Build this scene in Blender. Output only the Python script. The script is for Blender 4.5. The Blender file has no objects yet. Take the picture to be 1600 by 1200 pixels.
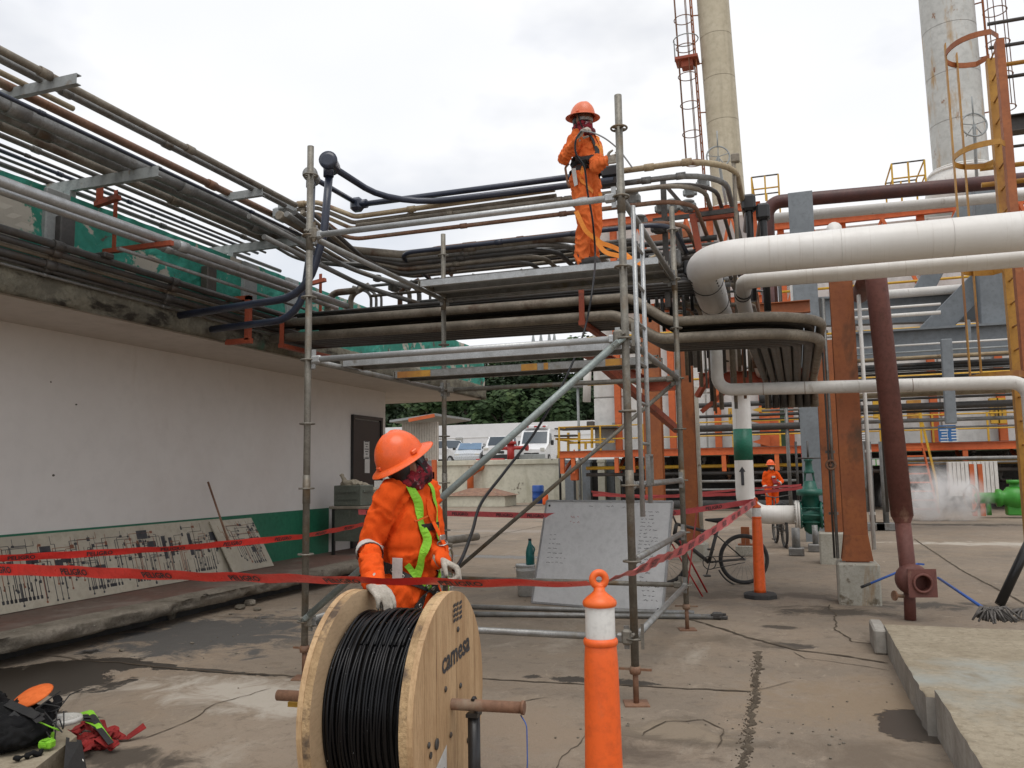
import bpy, math, random
import numpy as np
from mathutils import Vector, Matrix, noise, Quaternion
from mathutils.bvhtree import BVHTree
V = Vector
rnd = random.Random(7)
SC = bpy.context.scene
COL = SC.collection
# ------------------------------------------------------------------ camera
CF = V((-0.32469601, 0.93959076, 0.10835913)); CR = V((0.94451811, 0.32812005, -0.0149254)); CU = V((0.04957857, -0.09750094, 0.99399976))
CP = V((0, 0, 1.5108)); FPX = 1277.87
cd = bpy.data.cameras.new('camera'); cam = bpy.data.objects.new('camera', cd); COL.objects.link(cam)
cam.matrix_world = Matrix(((CR.x, CU.x, -CF.x, CP.x), (CR.y, CU.y, -CF.y, CP.y), (CR.z, CU.z, -CF.z, CP.z), (0, 0, 0, 1)))
cd.sensor_width = 36; cd.lens = FPX * 36 / 1600; cd.clip_end = 3000; cd.clip_start = .05
SC.camera = cam
# ------------------------------------------------------------------ sky, sun, exposure
SUN_EL, SUN_AZ = math.radians(68), math.radians(150)
w = bpy.data.worlds.new('World'); SC.world = w; w.use_nodes = True
nt = w.node_tree; nt.nodes.clear()
out = nt.nodes.new('ShaderNodeOutputWorld'); bg = nt.nodes.new('ShaderNodeBackground')
sky = nt.nodes.new('ShaderNodeTexSky'); sky.sky_type = 'NISHITA'; sky.sun_disc = False
sky.sun_elevation = SUN_EL; sky.sun_rotation = SUN_AZ
tc = nt.nodes.new('ShaderNodeTexCoord'); mp = nt.nodes.new('ShaderNodeMapping'); mp.inputs['Scale'].default_value = (1, 1, 1.9)
n1 = nt.nodes.new('ShaderNodeTexNoise'); n1.inputs['Scale'].default_value = 2.6; n1.inputs['Detail'].default_value = 5; n1.inputs['Roughness'].default_value = .52
n2 = nt.nodes.new('ShaderNodeTexNoise'); n2.inputs['Scale'].default_value = 1.7; n2.inputs['Detail'].default_value = 4
r1 = nt.nodes.new('ShaderNodeValToRGB'); r1.color_ramp.elements[0].position = .3; r1.color_ramp.elements[0].color = (.6, .6, .6, 1)
r1.color_ramp.elements[1].position = .52; r1.color_ramp.elements[1].color = (1, 1, 1, 1)
r2 = nt.nodes.new('ShaderNodeValToRGB'); r2.color_ramp.elements[0].position = .38; r2.color_ramp.elements[0].color = (8.9, 9.15, 9.75, 1)
r2.color_ramp.elements[1].position = .62; r2.color_ramp.elements[1].color = (9.8, 9.85, 10.0, 1)
mx = nt.nodes.new('ShaderNodeMix'); mx.data_type = 'RGBA'
L = nt.links.new
L(tc.outputs['Generated'], mp.inputs['Vector']); L(mp.outputs['Vector'], n1.inputs['Vector']); L(mp.outputs['Vector'], n2.inputs['Vector'])
L(n1.outputs['Fac'], r1.inputs['Fac']); L(n2.outputs['Fac'], r2.inputs['Fac'])
L(r1.outputs['Color'], mx.inputs[0]); L(sky.outputs['Color'], mx.inputs[6]); L(r2.outputs['Color'], mx.inputs[7])
L(mx.outputs[2], bg.inputs['Color']); bg.inputs['Strength'].default_value = .1; L(bg.outputs['Background'], out.inputs['Surface'])
sd = bpy.data.lights.new('sun', 'SUN'); sd.energy = 1.5; sd.angle = math.radians(40); sd.color = (1, .96, .9)
so = bpy.data.objects.new('sun', sd); COL.objects.link(so)
sdir = V((math.sin(SUN_AZ) * math.cos(SUN_EL), math.cos(SUN_AZ) * math.cos(SUN_EL), math.sin(SUN_EL)))
so.rotation_euler = sdir.to_track_quat('Z', 'Y').to_euler()
vs = SC.view_settings; vs.view_transform = 'Standard'; vs.look = 'None'; vs.gamma = 1; vs.use_curve_mapping = False; vs.exposure = 0.06
SC.cycles.max_bounces = 6; SC.cycles.volume_bounces = 4; SC.cycles.use_denoising = True

# ------------------------------------------------------------------ measuring
def ray(u, v): return CF + CR * ((u - 800) / FPX) - CU * ((v - 600) / FPX)
def PA(u, v, a, c):
    d = ray(u, v); return CP + d * ((c - CP[a]) / d[a])
def PX(u, v, c): return PA(u, v, 0, c)
def PY(u, v, c): return PA(u, v, 1, c)
def PZ(u, v, c=0.0): return PA(u, v, 2, c)
def PD(u, v, d): return CP + ray(u, v) * d

# ------------------------------------------------------------------ meshes
def frame_of(t, hint=V((0, 0, 1))):
    t = t.normalized()
    if abs(t.dot(hint)) > .95: hint = V((1, 0, 0)) if abs(t.x) < .9 else V((0, 1, 0))
    a = t.cross(hint).normalized(); return a, t.cross(a).normalized()
def fil(pts, r, k=5):
    pts = [V(p) for p in pts]; o = [pts[0]]
    for i in range(1, len(pts) - 1):
        a, b, c = pts[i - 1], pts[i], pts[i + 1]
        u, w_ = (a - b), (c - b); lu, lw = u.length, w_.length
        if lu < 1e-6 or lw < 1e-6: continue
        u /= lu; w_ /= lw; cs = max(-1, min(1, u.dot(w_)))
        if cs < -.9995: o.append(b); continue
        th = math.acos(cs); rr = r[i - 1] if isinstance(r, (list, tuple)) else r
        t = min(rr / math.tan(th / 2), lu * .49, lw * .49); rr = t * math.tan(th / 2)
        cen = b + (u + w_).normalized() * (rr / math.sin(th / 2))
        p0, p1 = b + u * t, b + w_ * t; v0, v1 = p0 - cen, p1 - cen
        ang = math.acos(max(-1, min(1, v0.normalized().dot(v1.normalized())))); ax = v0.cross(v1).normalized()
        for j in range(k + 1): o.append(cen + Quaternion(ax, ang * j / k) @ v0)
    o.append(pts[-1]); return o
class MB:
    def __init__(s): s.v = []; s.f = []; s.m = []; s.sm = []; s.mi = 0; s.smooth = False
    def add(s, vs_, fs, smooth=None, mi=None):
        b = len(s.v); s.v += [tuple(p) for p in vs_]
        for f in fs:
            s.f.append(tuple(b + i for i in f)); s.m.append(s.mi if mi is None else mi); s.sm.append(s.smooth if smooth is None else smooth)
        return s
    def box(s, c, d, rot=None, bev=0):
        x, y, z = d[0] / 2, d[1] / 2, d[2] / 2; c = V(c)
        if bev and min(x, y, z) > bev:
            P = []; b = bev
            for sx in (-1, 1):
                for sy in (-1, 1):
                    for sz in (-1, 1):
                        P += [V((sx * (x - b), sy * (y - b), sz * z)), V((sx * (x - b), sy * y, sz * (z - b))), V((sx * x, sy * (y - b), sz * (z - b)))]
            import itertools
            F = []
            idx = lambda sx, sy, sz: ((sx + 1) // 2 * 4 + (sy + 1) // 2 * 2 + (sz + 1) // 2) * 3
            def quad(q, n):
                a, b_, c_ = P[q[0]], P[q[1]], P[q[2]]
                F.append(q if (b_ - a).cross(c_ - a).dot(n) > 0 else q[::-1])
            for g in (-1, 1):
                quad([idx(-1, -1, g), idx(1, -1, g), idx(1, 1, g), idx(-1, 1, g)], V((0, 0, g)))
                quad([idx(-1, g, -1) + 1, idx(1, g, -1) + 1, idx(1, g, 1) + 1, idx(-1, g, 1) + 1], V((0, g, 0)))
                quad([idx(g, -1, -1) + 2, idx(g, 1, -1) + 2, idx(g, 1, 1) + 2, idx(g, -1, 1) + 2], V((g, 0, 0)))
                for h in (-1, 1):
                    quad([idx(-1, g, h), idx(1, g, h), idx(1, g, h) + 1, idx(-1, g, h) + 1], V((0, g, h)))
                    quad([idx(g, -1, h), idx(g, 1, h), idx(g, 1, h) + 2, idx(g, -1, h) + 2], V((g, 0, h)))
                    quad([idx(g, h, -1) + 1, idx(g, h, 1) + 1, idx(g, h, 1) + 2, idx(g, h, -1) + 2], V((g, h, 0)))
                    for k in (-1, 1):
                        quad([idx(g, h, k), idx(g, h, k) + 1, idx(g, h, k) + 2], V((g, h, k)))
            if rot is not None: P = [rot @ p for p in P]
            return s.add([p + c for p in P], F)
        P = [V((i, j, k)) for i in (-x, x) for j in (-y, y) for k in (-z, z)]
        if rot is not None: P = [rot @ p for p in P]
        return s.add([p + c for p in P], [(0, 1, 3, 2), (4, 6, 7, 5), (0, 4, 5, 1), (2, 3, 7, 6), (0, 2, 6, 4), (1, 5, 7, 3)], smooth=False)
    def bar(s, p, q, w_, h, up=V((0, 0, 1)), bev=0):
        p, q = V(p), V(q); t = (q - p); l = t.length; t.normalize(); a, b = frame_of(t, up)
        R = Matrix((a, t, -b)).transposed()
        return s.box((p + q) / 2, (w_, l, h), R, bev)
    def ibeam(s, p, q, w_, h, tf=.012, tw=.01, up=V((0, 0, 1))):
        p, q = V(p), V(q); t = (q - p).normalized(); a, b = frame_of(t, up); b = -b
        s.bar(p + b * (h / 2 - tf / 2), q + b * (h / 2 - tf / 2), w_, tf, up); s.bar(p - b * (h / 2 - tf / 2), q - b * (h / 2 - tf / 2), w_, tf, up)
        return s.bar(p, q, tw, h - 2 * tf - .0005, up)
    def channel(s, p, q, w_, h, t_=.008, side=1, up=V((0, 0, 1))):
        p, q = V(p), V(q); t = (q - p).normalized(); a, b = frame_of(t, up); b = -b
        s.bar(p + b * (h / 2 - t_ / 2), q + b * (h / 2 - t_ / 2), w_, t_, up); s.bar(p - b * (h / 2 - t_ / 2), q - b * (h / 2 - t_ / 2), w_, t_, up)
        o = a * (side * (w_ / 2 - t_ / 2)); return s.bar(p + o, q + o, t_, h - 2 * t_ - .0005, up)
    def tube(s, pts, r, n=10, cap=True, smooth=True):
        pts = [V(p) for p in pts]; N = len(pts); R = r if isinstance(r, (list, tuple)) else [r] * N
        T = [(pts[min(i + 1, N - 1)] - pts[max(i - 1, 0)]).normalized() for i in range(N)]
        a, b = frame_of(T[0]); vs_ = []
        for i in range(N):
            if i:
                q = T[i - 1].rotation_difference(T[i]); a = q @ a
                a = (a - T[i] * a.dot(T[i])).normalized()
            b = T[i].cross(a)
            for j in range(n):
                th = 2 * math.pi * j / n; vs_.append(pts[i] + (a * math.cos(th) + b * math.sin(th)) * R[i])
        fs = [(i * n + j, i * n + (j + 1) % n, (i + 1) * n + (j + 1) % n, (i + 1) * n + j) for i in range(N - 1) for j in range(n)]
        s.add(vs_, fs, smooth)
        if cap:
            b0 = len(s.v) - len(vs_)
            s.f.append(tuple(b0 + j for j in reversed(range(n)))); s.m.append(s.mi); s.sm.append(False)
            s.f.append(tuple(b0 + (N - 1) * n + j for j in range(n))); s.m.append(s.mi); s.sm.append(False)
        return s
    def cyl(s, p, q, r, n=12, r2=None): return s.tube([p, q], [r, r if r2 is None else r2], n)
    def lathe(s, prof, org=(0, 0, 0), ax=V((0, 0, 1)), n=20, smooth=True, sx=1, sy=1, xa=None):
        ax = V(ax).normalized(); a, b = frame_of(ax)
        if xa is not None: a = (V(xa) - ax * V(xa).dot(ax)).normalized(); b = ax.cross(a)
        org = V(org); vs_ = []
        for r, z in prof:
            for j in range(n):
                th = 2 * math.pi * j / n; vs_.append(org + ax * z + a * (math.cos(th) * r * sx) + b * (math.sin(th) * r * sy))
        N = len(prof)
        fs = [(i * n + j, i * n + (j + 1) % n, (i + 1) * n + (j + 1) % n, (i + 1) * n + j) for i in range(N - 1) for j in range(n)]
        s.add(vs_, fs, smooth); b0 = len(s.v) - len(vs_)
        if prof[0][0] > 1e-5: s.f.append(tuple(b0 + j for j in reversed(range(n)))); s.m.append(s.mi); s.sm.append(False)
        if prof[-1][0] > 1e-5: s.f.append(tuple(b0 + (N - 1) * n + j for j in range(n))); s.m.append(s.mi); s.sm.append(False)
        return s
    def prism(s, poly, ext, smooth=False):
        poly = [V(p) for p in poly]; ext = V(ext); n = len(poly)
        nn = V((0, 0, 0))
        for i in range(n): nn += (poly[i] - poly[0]).cross(poly[(i + 1) % n] - poly[0])
        if nn.dot(ext) > 0: poly = poly[::-1]
        vs_ = poly + [p + ext for p in poly]
        fs = [tuple(range(n)), tuple(range(2 * n - 1, n - 1, -1))] + [(i, i + n, (i + 1) % n + n, (i + 1) % n) for i in range(n)]
        return s.add(vs_, fs, smooth)
    def ring(s, c, ax, R, r, n=24, m=6, a0=0, a1=2 * math.pi, sx=1):
        ax = V(ax).normalized(); a, b = frame_of(ax); c = V(c); full = abs(a1 - a0 - 2 * math.pi) < 1e-6
        pts = [c + (a * math.cos(a0 + (a1 - a0) * i / n) * sx + b * math.sin(a0 + (a1 - a0) * i / n)) * R for i in range(n + (0 if full else 1))]
        if not full: return s.tube(pts, r, m)
        vs_ = []
        for p in pts:
            rad = (p - c).normalized()
            for j in range(m):
                th = 2 * math.pi * j / m; vs_.append(p + rad * (math.cos(th) * r) + ax * (math.sin(th) * r))
        return s.add(vs_, [(i * m + j, i * m + (j + 1) % m, ((i + 1) % n) * m + (j + 1) % m, ((i + 1) % n) * m + j) for i in range(n) for j in range(m)], True)
    def ribbon(s, pts, nrm, width, th=.002):
        N = len(pts); vs_ = []
        for i in range(N):
            t = (V(pts[min(i + 1, N - 1)]) - V(pts[max(i - 1, 0)])).normalized(); n_ = V(nrm[i] if isinstance(nrm, list) else nrm).normalized()
            sd_ = t.cross(n_).normalized() * (width / 2); n_ = n_ * th; p = V(pts[i])
            vs_ += [p - sd_, p + sd_, p + sd_ + n_, p - sd_ + n_]
        fs = []
        for i in range(N - 1):
            for j in range(4): fs.append((i * 4 + j, i * 4 + (j + 1) % 4, (i + 1) * 4 + (j + 1) % 4, (i + 1) * 4 + j))
        fs += [(3, 2, 1, 0), tuple((N - 1) * 4 + j for j in range(4))]
        return s.add(vs_, fs)
TXT = {}
def text_geo(t):
    if t not in TXT:
        c = bpy.data.curves.new('t', 'FONT'); c.body = t; c.size = 1; c.align_x = 'CENTER'; c.resolution_u = 2; c.offset = .022
        o = bpy.data.objects.new('t', c); COL.objects.link(o); dg = bpy.context.evaluated_depsgraph_get(); dg.update()
        me = o.evaluated_get(dg).to_mesh(); TXT[t] = ([V(v.co) for v in me.vertices], [tuple(p.vertices) for p in me.polygons])
        bpy.data.objects.remove(o); bpy.data.curves.remove(c)
    return TXT[t]
def put_text(mb, t, fn):
    vs_, fs = text_geo(t); mb.add([fn(v.x, v.y) for v in vs_], fs, False)
def blob(prims, voxel, smooth=4, disp=0, dscale=8, dz=1.0, seed=0):
    """one continuous skin over overlapping tapered limbs and ellipsoids"""
    m = MB()
    for p in prims:
        if p[0] == 'c':
            _, a, b, ra, rb = p; a, b = V(a), V(b); t = (b - a).normalized()
            pr = [(1e-6, -ra)] + [(ra * math.cos(x), -ra * math.sin(x)) for x in (1.2, .8, .4)] + [(ra, 0)]
            l = (b - a).length; pr += [(rb, l)] + [(rb * math.cos(x), l + rb * math.sin(x)) for x in (.4, .8, 1.2)] + [(1e-6, l + rb)]
            m.lathe(pr, a, t, 14)
        else:
            _, c, r, R = p; vs_ = []; n, k = 16, 9
            prf = [(math.sin(math.pi * i / k), -math.cos(math.pi * i / k)) for i in range(k + 1)]
            mm = MB(); mm.lathe([(max(1e-6, x), z) for x, z in prf], (0, 0, 0), (0, 0, 1), n)
            P = [V((v[0] * r[0], v[1] * r[1], v[2] * r[2])) for v in mm.v]
            if R is not None: P = [R @ q for q in P]
            m.add([q + V(c) for q in P], mm.f)
    me = bpy.data.meshes.new('b'); me.from_pydata(m.v, [], m.f); o = bpy.data.objects.new('b', me); COL.objects.link(o)
    md = o.modifiers.new('r', 'REMESH'); md.mode = 'VOXEL'; md.voxel_size = voxel
    if smooth: sm = o.modifiers.new('s', 'SMOOTH'); sm.factor = .5; sm.iterations = smooth
    dg = bpy.context.evaluated_depsgraph_get(); dg.update(); e = o.evaluated_get(dg).to_mesh()
    vs_ = [V(v.co) for v in e.vertices]; nn = [V(v.normal) for v in e.vertices]; fs = [tuple(p.vertices) for p in e.polygons]
    bpy.data.objects.remove(o); bpy.data.meshes.remove(me)
    if disp:
        off = V((seed * 3.1, seed * 1.7, seed))
        for i, v in enumerate(vs_):
            q = V((v.x * dscale, v.y * dscale, v.z * dscale * dz)) + off
            w_ = noise.noise(q + noise.noise_vector(q * .6) * 1.2); w_ = 1 - 2 * abs(w_)
            vs_[i] = v + nn[i] * (disp * (w_ - .55))
    return vs_, fs
# ------------------------------------------------------------------ objects
def tag(o, label=None, cat=None, group=None, kind=None):
    if label: o['label'] = label
    if cat: o['category'] = cat
    if group: o['group'] = group
    if kind: o['kind'] = kind
    return o
def thing(name, label, cat, loc=(0, 0, 0), rz=0, group=None):
    o = bpy.data.objects.new(name, None); COL.objects.link(o); o.location = loc; o.rotation_euler = (0, 0, rz); o.empty_display_size = .1
    return tag(o, label, cat, group)
def root_of(o):
    while o.parent: o = o.parent
    return o
def ob(name, mb, mats, parent=None, local=False, label=None, cat=None, group=None, kind=None):
    me = bpy.data.meshes.new(name); vs_ = mb.v
    o = bpy.data.objects.new(name, me); COL.objects.link(o)
    if parent is not None:
        o.parent = parent
        if not local:
            r = root_of(parent); im = (Matrix.Translation(r.location) @ Matrix.Rotation(r.rotation_euler.z, 4, 'Z')).inverted()
            vs_ = [im @ V(p) for p in vs_]
    elif not local:
        A = np.array([tuple(p) for p in vs_]); c = V(((A[:, 0].min() + A[:, 0].max()) / 2, (A[:, 1].min() + A[:, 1].max()) / 2, A[:, 2].min()))
        o.location = c; vs_ = [V(p) - c for p in vs_]
    me.from_pydata([tuple(p) for p in vs_], [], mb.f)
    for m in (mats if isinstance(mats, (list, tuple)) else [mats]): me.materials.append(m)
    me.polygons.foreach_set('material_index', mb.m); me.polygons.foreach_set('use_smooth', mb.sm); me.update()
    return tag(o, label, cat, group, kind)
def tree_copy(o, parent=None):
    c = o.copy(); COL.objects.link(c); c.parent = parent
    for ch in o.children: tree_copy(ch, c)
    return c
def dup(o, loc, rz=None, label=None, group=None):
    c = tree_copy(o); c.location = loc
    if rz is not None: c.rotation_euler = (0, 0, rz)
    return tag(c, label, None, group)
# ------------------------------------------------------------------ materials
def node(nt_, t, **k):
    n = nt_.nodes.new('ShaderNode' + t)
    for a, b in k.items():
        if hasattr(n, a): setattr(n, a, b)
        else: n.inputs[a].default_value = b
    return n
def noise_n(nt_, vec, scale, detail=4, rough=.55, dist=0):
    n = node(nt_, 'TexNoise'); n.inputs['Scale'].default_value = scale; n.inputs['Detail'].default_value = detail; n.inputs['Roughness'].default_value = rough; n.inputs['Distortion'].default_value = dist
    nt_.links.new(vec, n.inputs['Vector']); return n.outputs['Fac']
def ramp(nt_, fac, a, b, ca=(0, 0, 0, 1), cb=(1, 1, 1, 1)):
    r = node(nt_, 'ValToRGB'); e = r.color_ramp.elements; e[0].position = a; e[0].color = ca; e[1].position = b; e[1].color = cb
    nt_.links.new(fac, r.inputs['Fac']); return r.outputs['Color']
def mixc(nt_, f, a, b):
    m = node(nt_, 'Mix'); m.data_type = 'RGBA'; lk = nt_.links.new
    for i, x in ((0, f), (6, a), (7, b)):
        if hasattr(x, 'links'): lk(x, m.inputs[i])
        elif i == 0: m.inputs[0].default_value = x
        else: m.inputs[i].default_value = (*x[:3], 1)
    return m.outputs[2]
def M(name, c1, c2=None, scale=4, lo=.4, hi=.62, rough=.55, metal=0, bump=.15, bscale=60, patches=(), stretch=(1, 1, 1), spec=.5, rvar=.15, bdist=.004, grit=.82):
    """base colour c1 drifting to c2; patches = [(colour, noise scale, from, to, stretch), ...] are stains, rust or peeled paint"""
    m = bpy.data.materials.new(name); m.use_nodes = True; t = m.node_tree; b = t.nodes['Principled BSDF']; lk = t.links.new
    co = node(t, 'TexCoord'); oi = node(t, 'ObjectInfo')
    ad = node(t, 'VectorMath', operation='ADD'); sc_ = node(t, 'VectorMath', operation='SCALE'); cx = node(t, 'CombineXYZ')
    for i in range(3): lk(oi.outputs['Random'], cx.inputs[i])
    lk(cx.outputs[0], sc_.inputs[0]); sc_.inputs['Scale'].default_value = 17; lk(co.outputs['Object'], ad.inputs[0]); lk(sc_.outputs[0], ad.inputs[1])
    def vec(st):
        mpn = node(t, 'Mapping'); mpn.inputs['Scale'].default_value = st; lk(ad.outputs[0], mpn.inputs['Vector']); return mpn.outputs[0]
    base = vec(stretch); col = None
    c2 = c2 or tuple(x * .8 for x in c1)
    f = noise_n(t, base, scale, 6, .6); col = mixc(t, ramp(t, f, lo, hi), c1, c2)
    f2 = noise_n(t, base, scale * 9, 4, .65); col = mixc(t, ramp(t, f2, .45, .8), col, tuple(x * grit for x in c2))
    bh = None
    for pc in patches:
        c, s_, a, z = pc[:4]; pf = noise_n(t, vec(pc[4]) if len(pc) > 4 else base, s_, 7, .62, .3)
        msk = ramp(t, pf, a, z); col = mixc(t, msk, col, c); bh = msk
    lk(col, b.inputs['Base Color'])
    rr = node(t, 'MapRange'); rr.inputs['To Min'].default_value = max(.03, rough - rvar); rr.inputs['To Max'].default_value = min(1, rough + rvar); lk(f2, rr.inputs['Value']); lk(rr.outputs[0], b.inputs['Roughness'])
    b.inputs['Metallic'].default_value = metal; b.inputs['Specular IOR Level'].default_value = spec
    if bump:
        bn = node(t, 'Bump'); bn.inputs['Strength'].default_value = min(1, bump * 2); bn.inputs['Distance'].default_value = bdist
        lk(noise_n(t, ad.outputs[0], bscale, 5, .6), bn.inputs['Height']); lk(bn.outputs[0], b.inputs['Normal'])
        if bh is not None:
            b2 = node(t, 'Bump'); b2.inputs['Strength'].default_value = .4; b2.inputs['Distance'].default_value = .003; b2.invert = True
            lk(bh, b2.inputs['Height']); lk(bn.outputs[0], b2.inputs['Normal']); lk(b2.outputs[0], b.inputs['Normal'])
    return m
RUST = (.13, .045, .02)
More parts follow.
